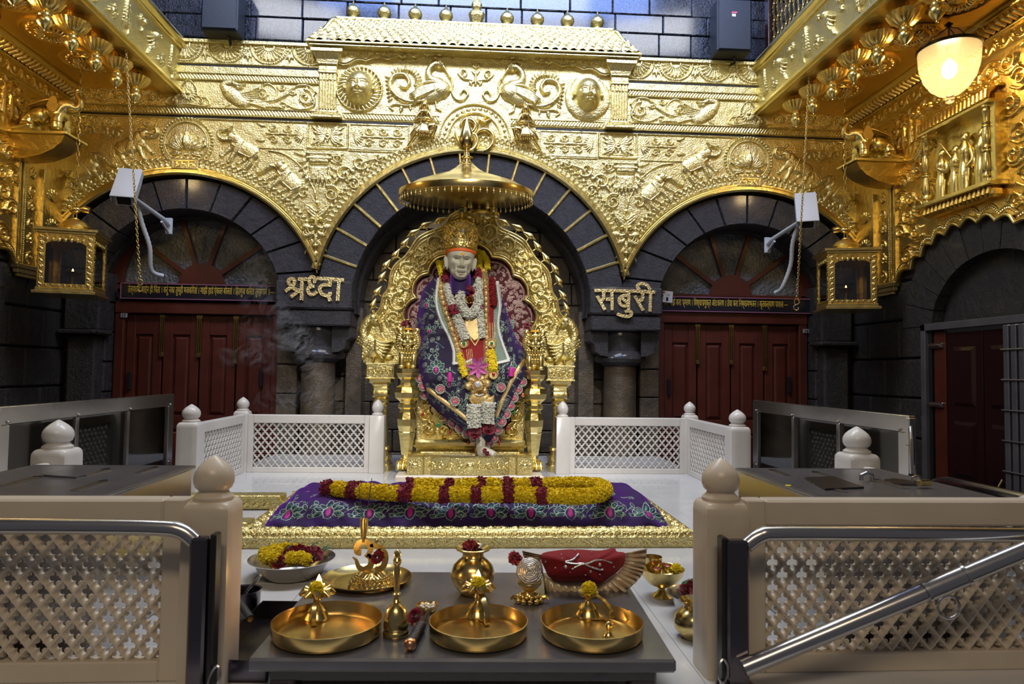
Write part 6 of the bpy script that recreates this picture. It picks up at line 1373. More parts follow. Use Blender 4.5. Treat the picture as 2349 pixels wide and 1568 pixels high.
def rose_mb(c, r, up=(0, 0, 1), seed=1):
    """rose: cupped petals wound round a bud"""
    g = np.random.default_rng(seed); up = Vector(up).normalized(); q = up.to_track_quat('Z', 'Y').to_matrix().to_4x4(); M = Matrix.Translation(Vector(c)) @ q; b = MB()
    for k in range(13):
        a0 = k*2.4; rr = r*(.18+.82*(k/12)**.8); open_ = .25+.9*k/12; w = 1.25-.3*k/12; m, n = 5, 6; V = []
        for i in range(m):
            v = i/(m-1)
            for j in range(n):
                u = (j/(n-1)-.5)*2*w; rad = rr*(.35+.65*v**.7)*(1+.06*g.normal()); z = r*(.75-.62*k/12)*v*1.2-r*.35+r*.1*open_*-(v**3)*k/12; z += .05*r*g.normal()*v
                V.append((rad*math.cos(a0+u), rad*math.sin(a0+u), z))
        b.add(xf(np.array(V), M), [(i*n+j, i*n+j+1, (i+1)*n+j+1, (i+1)*n+j) for i in range(m-1) for j in range(n-1)])
    return b
GA = thing('marigold_garland', 'long yellow flower garland with red rose bands lying on the purple cloth', 'garland', (0, 3.8, .2))
zg = .225
def gpt(px, py, z=zg): p = at(px, py, Z=z); return np.array([p.x, p.y, p.z])
fr_ = [(738, 1118), (800, 1122), (870, 1128), (940, 1130), (1000, 1133), (1060, 1133), (1120, 1134), (1180, 1133), (1240, 1136), (1300, 1137), (1350, 1137), (1382, 1130), (1388, 1122), (1376, 1113), (1340, 1110), (1290, 1110), (1240, 1112), (1190, 1112), (1130, 1112), (1090, 1112), (1040, 1114), (990, 1113), (930, 1113)]
GP = cr([gpt(*p, z=zg if i < 12 else zg+.0) for i, p in enumerate(fr_)], 8); GL = np.r_[0, np.cumsum(np.linalg.norm(np.diff(GP, axis=0), axis=1))]
def seg(a, b_): s = np.linspace(a, b_, max(4, int((b_-a)/.015))); return np.stack([np.interp(s, GL, GP[:, k]) for k in range(3)], 1)
def l_of(px, lo, hi):  # arc length where the strand crosses image column px
    best = None
    i0, i1 = np.searchsorted(GL, lo), np.searchsorted(GL, hi)
    xs = [(GP[i, 0]-CX) for i in range(i0, i1)]
    tgt = [abs(gpt(px, 1130 if lo == 0 else 1112)[0]-GP[i, 0]) for i in range(i0, min(i1, len(GP)))]
    return GL[i0+int(np.argmin(tgt))]
half_ = GL[12*8]
cuts = [(738, 752, 'r')]
reds = [(730, 748), (795, 818), (918, 948), (1006, 1028), (1084, 1102), (1152, 1176), (1226, 1250)]
pos = 0.0; segs = []
for a, b_ in reds:
    la, lb = l_of(a, 0, half_), l_of(b_, 0, half_); segs.append(('y', pos, la)); segs.append(('r', la, max(lb, la+.04))); pos = max(lb, la+.04)
back = [(1250, 1225), (1110, 1088), (1168, 1148)]
rb = sorted([(l_of(max(p), half_, GL[-1]), l_of(min(p), half_, GL[-1])) for p in [(1218, 1240), (1155, 1175), (1093, 1112), (1022, 1040), (935, 952)]])
for la, lb in rb: 
    lb = max(lb, la+.04); segs.append(('y', pos, la)); segs.append(('r', la, lb)); pos = lb
segs.append(('y', pos, GL[-1]))
for kd, a, b_ in segs:
    if b_-a < .02: continue
    if kd == 'y': flower_rope(seg(a, b_), .038, 1.6, .0085, np_=4).build('marigold_segment', YELLOW, GA, smooth=False, kind='stuff')
    else: flower_rope(seg(a, b_), .041, 1.6, .0105, np_=3).build('rose_segment', ROSE, GA, smooth=False, kind='stuff', label='band of dark red roses')
# ================================================================ throne, statue, umbrella
def atv(px, py, Y):
    px, py, Y = np.broadcast_arrays(np.asarray(px, float), np.asarray(py, float), np.asarray(Y, float)); d = [_fw[k]+CR[k]*((px-W_/2)/F_)-CU[k]*((py-H_/2)/F_) for k in range(3)]; t = (Y-CO.y)/d[1]; return CO.x+d[0]*t, Y+0.0, CO.z+d[2]*t
def wz(px, py, Y): p = at(px, py, Y=Y); return (p.x, p.z)
TH = thing('gold_throne', 'gold throne with a scalloped halo back and two lion posts', 'throne', (0, 5.9, .07))
YA = 6.02; XC0 = at(1081, 600, Y=YA).x
def R_(pts, Y=YA): return [(wz(*p, Y)[0]-XC0, wz(*p, Y)[1]) for p in pts]
outer = cr(R_([(1081, 474), (1110, 480), (1135, 497), (1147, 519), (1182, 535), (1207, 552), (1223, 578), (1235, 595), (1253, 611), (1264, 633), (1269, 668), (1280, 686), (1285, 713), (1296, 727), (1304, 732), (1314, 752), (1321, 785), (1322, 812), (1316, 838)]), 4)
inner = cr(R_([(1217, 838), (1214, 800), (1217, 752)]), 3)[:-1].tolist()
for a in ([(1217, 752), (1227, 735), (1227, 717), (1217, 699), (1200, 688)], [(1200, 688), (1209, 676), (1206, 656), (1194, 640), (1176, 633)], [(1176, 633), (1170, 612), (1152, 596), (1127, 591)], [(1127, 591), (1116, 574), (1098, 563), (1081, 560)]): inner += cr(R_(a), 5)[:-1].tolist()
inner.append(R_([(1081, 560)])[0])
ring_ = [tuple(p) for p in outer]+[tuple(p) for p in inner]
A_ = MB().prism(ring_[::-1], lambda u, v: (XC0+u, YA, v), lambda u, v: (XC0+u, YA+.06, v)).build('halo_back', GOLD, TH, smooth=False)
MIRT = T(XC0, 0, 0) @ MIR @ T(-XC0, 0, 0); piece(A_, MIRT)
def rim(path, off, r, name='halo_moulding'):
    P = np.array(path); d = np.gradient(P, axis=0); n = np.c_[-d[:, 1], d[:, 0]]/(np.linalg.norm(d, axis=1)[:, None]+1e-9); Q = P+n*off
    o = MB().tube([(XC0+x, YA-.004, z) for x, z in Q], r, 8).build(name, GOLDP, TH); piece(o, MIRT)
rim(outer[:-20], -.012, .011); rim(outer[:-20], -.034, .008); rim(outer[:-20], -.060, .005); ip = np.array(inner); rim(ip, -.012, .012); rim(ip, -.034, .008); rim(ip, -.05, .005)
# embossed scrolls of the halo, peacock at its foot
R = Relief(0.0, .85, .98, 2.32, .0058)
def s_(px, py): x, z = wz(px, py, YA); return x-XC0, z
for px, py, r, a, hnd in ((1120, 530, .13, 200, 1), (1165, 565, .11, 160, -1), (1140, 562, .06, 20, 1), (1198, 600, .105, 90, 1), (1180, 590, .05, 270, -1), (1228, 625, .09, 120, -1), (1228, 660, .115, 300, 1), (1200, 620, .05, 90, -1), (1240, 700, .12, 100, -1), (1252, 735, .09, 300, 1), (1240, 760, .08, 60, 1), (1262, 690, .05, 0, 1), (1095, 512, .07, 90, 1), (1238, 795, .07, 200, -1)):
    x, z = s_(px, py); R.scroll(x, z, r, a, hnd, .034); R.petal(x, z, r*1.1, r*.4, a+40, .03)
for px, py, a in ((1150, 545, 30), (1185, 570, -20), (1210, 580, -45), (1245, 640, -70), (1215, 645, 160), (1225, 690, 200), (1258, 665, -80), (1270, 705, -80), (1230, 735, 180)):
    x, z = s_(px, py); R.petal(x, z, .09, .04, a, .03)
R.mask(lambda U, V: ((U/.86)**2+((V-1.30)/1.0)**2 < 1.03) & (((U/.56)**2+((V-1.33)/.60)**2 > 1.06) | (V < 1.3)))
x, z = s_(1290, 800)
R.dome(x-.0, z-.02, .10, .085, .065, rot=-30); R.dome(x+.045, z+.04, .07, .085, .06, rot=-50); R.stroke([(x+.09, z+.04), (x+.105, z+.12), (x+.075, z+.20), (x+.025, z+.245), (x-.0, z+.22)], [.06, .052, .045, .042, .04], .065, n=5)
R.dome(x+.02, z+.245, .045, .042, .075); R.stroke([(x-.015, z+.235), (x-.04, z+.19), (x-.05, z+.14)], [.02, .014, .006], .05, n=4); R.dome(x+.03, z+.30, .014, .014, .05)
for k in range(6): R.stroke([(x-.01, z+.05-.018*k), (x-.06, z+.03-.026*k), (x-.15+.014*k, z+.04-.03*k)], [.022, .022, .008], .085, n=4)
for k in range(5): R.stroke([(x+.07, z-.06), (x+.11, z-.10+.03*k), (x+.10-.01*k, z-.03+.03*k)], [.016, .014, .006], .05, n=4)
R.stroke([(x-.05, z-.08), (x-.06, z-.13)], .014, .04); R.stroke([(x+.01, z-.09), (x+.02, z-.13)], .014, .04); R.dome(x-.10, z-.09, .06, .035, .04)
for i in range(9):
    for j in range(3): R.dome(x+.02+.018*i-.01*j, z-.04+.022*i*(.6)+.02*j-.03, .010, .008, .068)
R.mask(lambda U, V: (V > .86))
o = emb('halo_scrolls', R, GOLD, TH, lambda u, v, h: (XC0+u, YA-h+0*u, v), kind='stuff'); piece(o, MIRT)
# crest ornament on top
cx, cz = wz(1098, 500, YA-.06); b = MB(); b.ball((cx, YA-.05, cz+.03), .10, 20, 10, sc=(1.3, .6, .6))
for k in range(7): a = PI*k/6; b.ball((cx+.15*math.cos(a), YA-.07, cz+.03+.09*math.sin(a)), .035, 10, 7)
b.ball((cx-.05, YA-.12, cz-.03), .022, 12, 8); b.ball((cx+.05, YA-.12, cz-.03), .022, 12, 8); b.tube([(cx-.012, YA-.12, cz+.03), (cx-.012, YA-.12, cz-.05)], .010, 8); b.tube([(cx+.012, YA-.12, cz+.03), (cx+.012, YA-.12, cz-.05)], .010, 8); b.build('crest', GOLDP, TH)
# leaf finials round the halo
lf = MB(); lf.tube([(0, 0, 0), (0, 0, .04)], .006, 6); lf.lathe([(0, -.075), (.012, -.05), (.024, -.02), (.030, .0), (.026, .02), (.014, .03), (.014, .034), (.004, .055), (0, .07)][::1], 12, T(.0, 0, .055, ry=PI/2))
LFP = [(1150, 522), (1183, 534), (1208, 552), (1223, 574), (1242, 600), (1263, 625), (1271, 652), (1282, 687), (1288, 714)]; LT = [(1158, 507), (1190, 522), (1215, 541), (1235, 566), (1255, 592), (1273, 618), (1283, 645), (1294, 678), (1302, 708)]
me = lf.data('leaf_finial', GOLDP, True, 40)
for (a, c) in zip(LFP, LT):
    p = Vector((wz(*a, YA)[0], 0, wz(*a, YA)[1])); q = Vector((wz(*c, YA)[0], 0, wz(*c, YA)[1])); an = math.atan2(q.x-p.x, q.z-p.z)
    for m_ in (Matrix(), MIRT):
        o = bpy.data.objects.new('leaf_finial', me); COL.objects.link(o); adopt(o, TH); o.matrix_basis = m_ @ T(p.x, YA+.02, p.z, ry=an)
# maroon cushion with beige embroidery
ip2 = [(XC0+x*1.02, 1.33+(z-1.33)*1.02) for x, z in inner]; full = [p for p in ip2]+[(2*XC0-x, z) for x, z in ip2[::-1][1:]]
MB().prism(full[::-1], lambda u, v: (u, YA+.05, v), lambda u, v: (u, YA+.075, v)).build('velvet_back', MAROON, TH, smooth=False)
R = Relief(-.60, .95, .60, 1.90, .0048); g = random.Random(3)
ipc = np.array(ip2); 
def dist_in(x, z): return np.min(np.hypot(ipc[:, 0]-XC0-abs(x), ipc[:, 1]-z))
for k in range(1100):
    x, z = g.uniform(-.56, .56), g.uniform(1.0, 1.86)
    if (x/.53)**2+((z-1.32)/.54)**2 < 1 and (abs(x) > .12): R.stroke(spiral(x, z, g.uniform(.012, .024), g.uniform(0, 360), 1.1, g.choice((-1, 1)), 9), .0034, .003)
for k in range(60):
    a = g.uniform(0, 2*PI); r = g.uniform(.3, .5); x, z = r*math.cos(a), 1.33+r*math.sin(a); R.stroke(arc(x, z, .012, 0, 360, 10), .003, .005)
sc_ = np.array([(XC0+(x)*.95, 1.30+(z-1.30)*.95) for x, z in inner]); 
for sgn in (1, -1): R.stroke([(sgn*(x-XC0)+XC0, z) for x, z in sc_], .006, .004)
emb('cushion_embroidery', R, BEIGE, TH, yplane(YA+.048), kind='stuff')
# back pillars
def back_pillar():
    x = XC0+at(1282, 860, Y=5.93).x-.0; x = abs(at(1284, 860, Y=5.93).x); y = 5.96; M = T(x, y, 0)
    def blk(b, w, d, z0, z1, bev=.005): b.box(x-w, x+w, y-d, y+d, z0, z1, bev)
    b = MB(); blk(b, .120, .10, .785, .905, .006); blk(b, .128, .105, .895, .912); blk(b, .128, .105, .778, .79); o1 = b.build('capital_block', GOLD, TH)
    R = Relief(x-.11, .80, x+.11, .89, .005)
    for k in range(4): R.scroll(x-.085+.057*k, .845, .030, 0, 1 if k % 2 else -1, .012); R.petal(x-.06+.057*k, .81, .03, .02, 90, .01)
    o2 = emb('capital_relief', R, GOLDP, TH, yplane(y-.10))
    b = MB(); P = [(.085, 0, .08), (.10, .76, .09)]
    b.lathe([(.05, .56), (.066, .58), (.066, .60), (.055, .61), (.075, .63), (.078, .66), (.07, .68), (.075, .70), (.068, .715), (.075, .73), (.11, .75), (.115, .778)], 28, M, sq=8); o3 = b.build('neck', GOLDP, TH)
    b = MB(); b.lathe([(.060, .20), (.062, .30), (.055, .42), (.058, .53), (.066, .555), (.05, .565)], 28, M, sq=8); o4 = b.build('shaft', GOLD, TH)
    R = Relief(x-.055, .21, x+.055, .54, .005)
    for k in range(4): R.scroll(x, .25+.08*k, .04, 90 if k % 2 else 270, 1 if k % 2 else -1, .014); R.petal(x, .22+.08*k, .04, .02, 60, .012)
    o5 = emb('shaft_relief', R, GOLDP, TH, yplane(y-.058))
    b = MB(); b.lathe([(.105, .0), (.105, .05), (.09, .055), (.085, .09), (.095, .10), (.095, .13), (.075, .14), (.07, .17), (.085, .18), (.08, .20), (.06, .21)], 28, M, sq=8); o6 = b.build('pillar_base', GOLDP, TH)
    for o in (o1, o2, o3, o4, o5, o6): piece(o, MIR)
back_pillar()
# front posts, lions, paw feet
LX, LY = .505, 5.50
def fpost():
    M = T(LX, LY, 0); k = .00351; zz = lambda y: .85-(y-851)*k
    prof = [(.0, zz(1052)), (.045, zz(1052)), (.050, zz(1048)), (.042, zz(1040)), (.046, zz(1035)), (.066, zz(992)), (.072, zz(990)), (.066, zz(988)), (.078, zz(975)), (.082, zz(960)), (.070, zz(945)), (.060, zz(943)), (.060, zz(938)), (.078, zz(934)), (.078, zz(928)), (.060, zz(924)), (.066, zz(920)), (.100, zz(912)), (.108, zz(900)), (.098, zz(888)), (.070, zz(884)), (.056, zz(878)), (.060, zz(872)), (.085, zz(866)), (.094, zz(858)), (.102, zz(857)), (.104, zz(846)), (0, zz(846))]
    o = MB().lathe(prof, 8, M @ Matrix.Rotation(PI/8, 4, 'Z')).build('faceted_post', GOLDP, TH, smooth=False); piece(o, MIR)
    b = MB()
    for dx in (-.045, -.016, .016, .045): b.tube(cr([(LX+dx, LY-.01, .115), (LX+dx*1.15, LY-.06, .125), (LX+dx*1.2, LY-.10, .10), (LX+dx*1.2, LY-.115, .08)], 4), np.linspace(.026, .016, 13), 8)
    b.ball((LX, LY, .115), .062, 14, 8, sc=(1, 1, .7)); b.lathe([(.0, .07), (.05, .07), (.05, .09)], 12, M); o = b.build('paw_foot', GOLDP, TH); piece(o, MIR)
    # seated lion: chest, forelegs, layered mane locks, broad muzzled face
    z0 = zz(846); H = .325; g = lambda x, y, z: (LX+x, LY+y, z0+z); b = MB()
    b.ball(g(0, .015, .10), .078, 18, 12, sc=(1, .95, 1.45)); b.ball(g(0, .02, .225), .088, 20, 12, sc=(1.02, .8, 1.0)); b.ball(g(0, .03, .03), .080, 16, 8, sc=(1, 1, .45))
    for sx in (-1, 1):
        b.tube(cr([g(sx*.045, -.03, .15), g(sx*.047, -.062, .08), g(sx*.045, -.066, .02)], 4), [.030, .028, .026, .025, .024, .023, .023, .023, .024], 12); b.ball(g(sx*.045, -.078, .014), .026, 10, 6, sc=(1, 1.3, .6))
        b.ball(g(sx*.021, -.098, .203), .026, 12, 8, sc=(1, 1, .9)); b.ball(g(sx*.050, -.060, .215), .026, 12, 8); b.ball(g(sx*.028, -.084, .252), .011, 10, 7); b.tube([g(sx*.008, -.092, .268), g(sx*.028, -.094, .274), g(sx*.048, -.076, .262)], [.008, .010, .006], 12)
        b.ball(g(sx*.066, -.012, .300), .024, 12, 8, sc=(1, .6, 1.1))
    b.ball(g(0, -.035, .235), .066, 20, 14, sc=(.95, 1, 1.05)); b.tube([g(0, -.088, .272), g(0, -.108, .240), g(0, -.122, .222)], [.012, .014, .017], 12); b.ball(g(0, -.124, .222), .014, 10, 7, sc=(1.3, .8, .8)); b.ball(g(0, -.088, .176), .022, 12, 8, sc=(1.2, 1, .8)); b.tube([g(0, -.040, .300), g(0, -.075, .290)], [.016, .010], 12)
    for k in range(22):
        q = -2.3+4.6*k/21; sn, cs_ = math.sin(q), math.cos(q); b.tube([g(.060*sn, -.050, .225-.062*cs_), g(.088*sn, -.030, .222-.092*cs_), g(.094*sn, -.004, .205-.115*cs_)], [.012, .017, .006], 12)
    for r_, (zz_, n_) in enumerate(((.15, 7), (.115, 6), (.08, 5))):
        for k in range(n_): x_ = (k-(n_-1)/2)*.020; b.tube([g(x_, -.062, zz_+.02), g(x_*1.05, -.080+abs(x_)*.25, zz_), g(x_*1.05, -.070+abs(x_)*.25, zz_-.030)], [.008, .013, .003], 12)
    o = b.build('lion', GOLDP, TH, sharp=None, label='seated gold lion'); piece(o, MIR)
    o = MB().ball((LX, LY-.045, z0+.308), .036, 12, 6, sc=(1.1, .8, .35)).build('saffron_mark', SAFF, TH); piece(o, MIR)
fpost()
for px, py, lb in ((928, 741, 'rose head on the throne beside the lion post nearer door seventeen'), (1209, 747, 'rose head on the throne beside the lion post nearer door sixteen')):
    p = at(px, py, Y=5.52); p.z = max(p.z, 1.19); o = rose_mb((p.x, p.y, p.z), .030, (0, -1, .4), int(px)).build('rose', ROSE, sharp=None); tag(o, lb, 'flower')
# seat box, skirt and foot stool
MB().box(-.44, .44, 5.62, 6.0, .07, .62, .01).build('seat_box', GOLD, TH)
MB().box(-.46, .46, 5.52, 5.66, .235, .30, .02).build('seat_rail', GOLDP, TH)
R = Relief(-.44, .30, .44, .64, .006)
for sx in (-1, 1):
    for x, z, r, a, hn in ((.34, .38, .075, 90, 1), (.22, .37, .07, 270, -1), (.36, .50, .07, 0, -1), (.24, .49, .06, 180, 1), (.12, .38, .06, 90, 1), (.38, .60, .05, 90, 1)): R.scroll(sx*x, z, r, a if sx > 0 else 180-a, hn*sx, .04); R.petal(sx*x, z, r, r*.45, 60, .035)
emb('seat_relief', R, GOLDP, TH, yplane(5.62), kind='stuff')
PD_ = MB().box(-.56, .56, 5.16, 6.25, 0, .068, .01).build('pedestal', MARBLEY); struct(PD_)
FS = thing('gold_footrest', 'low bow-fronted gold footrest with a pale marble top in front of the throne', 'footrest', (0, 5.3, .07))
bow = lambda x: 5.235-.07*max(0, math.cos(x/.30*PI/2))**.7 if abs(x) < .30 else 5.235
xs = np.linspace(-.30, .30, 25); P = [(-.475, 5.215), (-.36, 5.215), (-.345, 5.24)]+[(x, bow(x)+.01) for x in xs]+[(.345, 5.24), (.36, 5.215), (.475, 5.215)]
V = []; n = len(P)
for z in (.07, .20): V += [(x, y, z) for x, y in P]
V += [(x, y+.05, .212) for x, y in P]; V += [(x, y+.055, .17) for x, y in P]
MB().add(V, [(k*n+i, k*n+i+1, (k+1)*n+i+1, (k+1)*n+i) for k in range(3) for i in range(n-1)]).build('front_band', GOLD, FS, sharp=30)
MB().box(-.475, -.36, 5.22, 5.62, .07, .20, .008).build('end_block', GOLD, FS); MB().box(.36, .475, 5.22, 5.62, .07, .20, .008).build('end_block', GOLD, FS); MB().box(-.40, .40, 5.48, 5.60, .07, .21, .008).build('back_rail', GOLD, FS)
MB().box(-.335, .335, 5.265, 5.5, .09, .185, .004).build('marble_top', MARBLE, FS, label='pale marble slab')
R = Relief(-.46, .085, .46, .19, .005)
for cx in (-.418, .418):
    R.dome(cx, .138, .022, .016, .012)
    for a in range(0, 360, 24): R.stroke([(cx+.028*math.cos(math.radians(a)), .138+.022*math.sin(math.radians(a))), (cx+.046*math.cos(math.radians(a)), .138+.038*math.sin(math.radians(a)))], .0045, .008)
for k in range(-4, 5):
    if k: R.scroll(.072*k, .138, .034, 90*(1 if k % 2 else -1), 1 if k % 2 else -1, .010); R.petal(.072*k+.03, .11, .04, .018, 60 if k % 2 else 120, .008)
for a in range(0, 360, 30): R.petal(0, .138, .035, .015, a, .009)
R.dome(0, .138, .012, .012, .014)
bw = np.vectorize(lambda x: bow(x)+.01 if abs(x) < .345 else 5.215)
emb('band_relief', R, GOLDP, FS, lambda u, v, h: (u, bw(u)-h-.0005, v), kind='stuff')
# ---------------------------------------------------------------- the seated marble figure
ST = thing('marble_statue', 'seated white marble figure in a gold crown, draped in purple velvet and garlands', 'statue', (0, 5.6, .19))
OUT = cr([(1030, 622), (1003, 632), (975, 655), (962, 690), (957, 735), (960, 780), (950, 812), (948, 845), (960, 885), (972, 915), (1000, 945), (1045, 985), (1088, 1018), (1112, 1036), (1132, 1020), (1158, 985), (1184, 935), (1205, 890), (1221, 852), (1216, 828), (1200, 798), (1182, 768), (1168, 728), (1155, 690), (1142, 652), (1118, 628), (1095, 618), (1062, 616)], 6, True)
gx0, gy0, gs = 940, 605, 2.0; GW, GH = 146, 222
PXg, PYg = np.meshgrid(gx0+np.arange(GW)*gs, gy0+np.arange(GH)*gs)
ins = np.zeros(PXg.shape, bool); Dd = np.full(PXg.shape, 1e9)
for i in range(len(OUT)):
    a, b_ = OUT[i], OUT[(i+1) % len(OUT)]; d = b_-a
    if abs(d[1]) > 1e-9: ins ^= ((a[1] > PYg) != (b_[1] > PYg)) & (PXg < (b_[0]-a[0])*(PYg-a[1])/(b_[1]-a[1])+a[0])
    t_ = np.clip(((PXg-a[0])*d[0]+(PYg-a[1])*d[1])/(d@d+1e-9), 0, 1); Dd = np.minimum(Dd, np.hypot(PXg-a[0]-t_*d[0], PYg-a[1]-t_*d[1]))
Dd = np.where(ins, Dd, 0)
base_ = np.interp(PYg, [605, 640, 680, 740, 790, 830, 870, 920, 980, 1040], [.20, .27, .32, .36, .42, .53, .62, .64, .63, .64])
edge_ = np.sqrt(np.clip(1-(1-np.clip(Dd/30, 0, 1))**2, 0, 1))
def gs_(cx, cy, sx, sy, h, rot=0):
    c, s = math.cos(math.radians(rot)), math.sin(math.radians(rot)); x = (PXg-cx)*c+(PYg-cy)*s; y = -(PXg-cx)*s+(PYg-cy)*c; return h*np.exp(-(x/sx)**2-(y/sy)**2)
D_ = base_+gs_(1005, 850, 34, 30, .06)+gs_(1165, 845, 34, 30, .06)-gs_(1090, 880, 20, 50, .03)+gs_(978, 740, 14, 60, .06)+gs_(1165, 745, 14, 60, .06, -12)+gs_(1000, 800, 40, 14, .05, 15)+gs_(1180, 800, 30, 14, .04, 30)-gs_(1060, 640, 30, 20, .04)
fold = .010*np.sin((PXg*.9+PYg*.45)/8.0+1.4*np.sin(PYg/23))*(PYg > 760)*np.clip((PXg-1100)/60, 0, 1)+.012*np.sin((PXg*.25-PYg)/7.5+np.sin(PXg/17))*np.exp(-((PYg-758)/26)**2)*(PXg < 1030)+.009*np.sin((PXg-PYg*.6)/9)*np.exp(-((PXg-1175)/26)**2)+.006*np.sin(PXg/13+PYg/31)+.008*np.sin((PXg*.8-PYg*.3)/11)*(PYg > 850)
D_ = (D_+fold)*(.30+.70*edge_)
def samp(px, py):
    x = np.clip((np.asarray(px, float)-gx0)/gs, 0, GW-1.001); y = np.clip((np.asarray(py, float)-gy0)/gs, 0, GH-1.001); i, j = x.astype(int), y.astype(int); fx, fy = x-i, y-j
    return D_[j, i]*(1-fx)*(1-fy)+D_[j, i+1]*fx*(1-fy)+D_[j+1, i]*(1-fx)*fy+D_[j+1, i+1]*fx*fy
YB = 6.02
X, Y, Z = atv(PXg, PYg, YB-D_); on = ins; q = on[:-1, :-1] & on[1:, :-1] & on[:-1, 1:] & on[1:, 1:]; jj, ii = np.nonzero(q); bs = jj*GW+ii; nV = GW*GH
Fc = np.stack([bs, bs+GW, bs+GW+1, bs+1], -1)
X2, Y2, Z2 = atv(PXg, PYg, YB-.10-.0*PXg); b = MB(); V = np.concatenate([np.stack([X, Y, Z], -1).reshape(-1, 3), np.stack([X2, Y2, Z2], -1).reshape(-1, 3)])
# side wall between the front and the flat back
from collections import Counter
ed = Counter(); E4 = {}
for f in Fc:
    for k in range(4): e = (int(f[k]), int(f[(k+1) % 4])); E4[e] = 1
bd_ = [e for e in E4 if (e[1], e[0]) not in E4]
side = np.array([(e[1], e[0], e[0]+nV, e[1]+nV) for e in bd_]); back = Fc[:, ::-1]+nV
b.add(V, np.concatenate([Fc, side, back])); 
o = b.build('velvet_robe', ROBE, ST, sharp=None)
def S3(px, py, lift=0.0): x, y, z = atv(px, py, YB-samp(px, py)-lift); return np.stack([x, y, z], -1)
KU = .0038
def sfr(u, v, h): px, py = 1077+u/KU, 851-v/KU; x, y, z = atv(px, py, YB-samp(px, py)-h); return x, y, z
def su(px, py): return ((px-1077)*KU, (851-py)*KU)
def sus(P): return [su(*p) for p in P]
# green brocade shawl over a red vest, white borders
SH = [(1040, 640), (1020, 638), (1003, 646), (999, 690), (1008, 728), (1026, 765), (1040, 800), (1040, 836), (1070, 832), (1100, 838), (1168, 828), (1150, 785), (1142, 745), (1148, 700), (1143, 655), (1120, 636), (1100, 640), (1078, 660)]
R = Relief(*su(990, 845), *su(1180, 625), .005); R.poly(sus(SH), .016, .01); emb('brocade_shawl', R, GREENC, ST, sfr)
R = Relief(*su(990, 845), *su(1180, 625), .005); R.poly(sus([(1024, 650), (1012, 690), (1030, 740), (1052, 790), (1058, 826), (1100, 830), (1140, 818), (1132, 780), (1134, 700), (1128, 650), (1078, 668)]), .022, .01); emb('red_vest', R, REDV, ST, sfr)
R = Relief(*su(990, 848), *su(1180, 625), .005)
R.stroke(sus([(1006, 640), (1001, 690), (1010, 730), (1028, 768), (1041, 802), (1041, 834)]), .014, .026, n=8); R.stroke(sus([(1041, 833), (1070, 830), (1085, 824), (1100, 836), (1130, 834), (1166, 826)]), .016, .026, n=6); R.stroke(sus([(1141, 648), (1147, 700), (1142, 745), (1151, 785), (1166, 824)]), .014, .026, n=8)
R.stroke(sus([(1028, 618), (1042, 640), (1060, 664)]), .010, .030, n=4); R.stroke(sus([(1100, 628), (1092, 648), (1078, 668)]), .010, .030, n=4); emb('silver_border', R, WHITEC, ST, sfr)
# embroidery over the robe
cells = []
g = random.Random(11)
for px, py, s, k in ((1000, 848, 1.0, 0), (995, 812, .9, 1), (978, 700, .7, 0), (1180, 850, .8, 0), (985, 760, .7, 0), (1030, 880, .8, 0)): cells.append((*su(px, py), s*.85, k))
tries = 0
while len(cells) < 150 and tries < 4000:
    tries += 1; px, py = g.uniform(950, 1220), g.uniform(640, 1000); i_, j_ = int((px-gx0)/gs), int((py-gy0)/gs)
    if not ins[j_, i_] or Dd[j_, i_] < 5 or (1010 < px < 1140 and py < 835): continue
    u_, v_ = su(px, py)
    if any(math.hypot(u_-c_[0], v_-c_[1]) < (.07 if c_[3] == 0 else .045) for c_ in cells): continue
    cells.append((u_, v_, g.uniform(.5, .75), g.choice((1, 3, 3, 2))))
motifs(sfr, cells, .0042, ST, .003)
# gold bands on the robe
R = Relief(*su(960, 985), *su(1225, 815), .005)
for P in ([(982, 893), (1010, 914), (1045, 940), (1084, 972)], [(1203, 826), (1180, 862), (1158, 905), (1139, 952)]):
    S = cr(sus(P), 6); R.stroke(S, .018, .007); R.stroke(S, .004, .006, 'add')
emb('zari_band', R, ZARI, ST, sfr)
# gold necklace straps with plaques
R = Relief(*su(1000, 880), *su(1145, 600), .0045)
for P in ([(1012, 640), (1012, 668), (1020, 705), (1036, 750), (1052, 800), (1066, 840), (1076, 868)], [(1110, 618), (1114, 660), (1115, 720), (1116, 780), (1116, 830), (1112, 868)]):
    S = cr(sus(P), 10); R.stroke(S, .024, .032)
    L = np.r_[0, np.cumsum(np.linalg.norm(np.diff(S, axis=0), axis=1))]
    for s0 in np.arange(.03, L[-1], .048):
        x, z = np.interp(s0, L, S[:, 0]), np.interp(s0, L, S[:, 1]); R.dome(x, z, .019, .016, .046, p=.3); R.dome(x, z, .006, .006, .054)
    for s0 in np.arange(.01, L[-1], .012):
        x, z = np.interp(s0, L, S[:, 0]), np.interp(s0, L, S[:, 1]); R.dome(x-.026, z, .005, .005, .038); R.dome(x+.026, z, .005, .005, .038)
emb('plaque_necklace', R, ZARI, ST, sfr, kind='stuff')
R = Relief(*su(1040, 960), *su(1150, 700), .0045)
R.poly(sus([(1066, 725), (1106, 725), (1108, 755), (1098, 778), (1088, 783), (1074, 770), (1064, 748)]), .034, .01); R.stroke(sus([(1068, 738), (1104, 738)]), .004, .040); R.stroke(sus([(1070, 765), (1090, 792), (1106, 765)]), .012, .034)
for px, py in ((1064, 787), (1128, 787), (1132, 858)):
    R.dome(*su(px, py), .048, .048, .045, p=.25); R.dome(*su(px, py), .030, .030, .012, mode='cut', p=.3)
    for a in range(0, 360, 24): x, z = su(px, py); R.dome(x+.038*math.cos(math.radians(a)), z+.038*math.sin(math.radians(a)), .007, .007, .056)
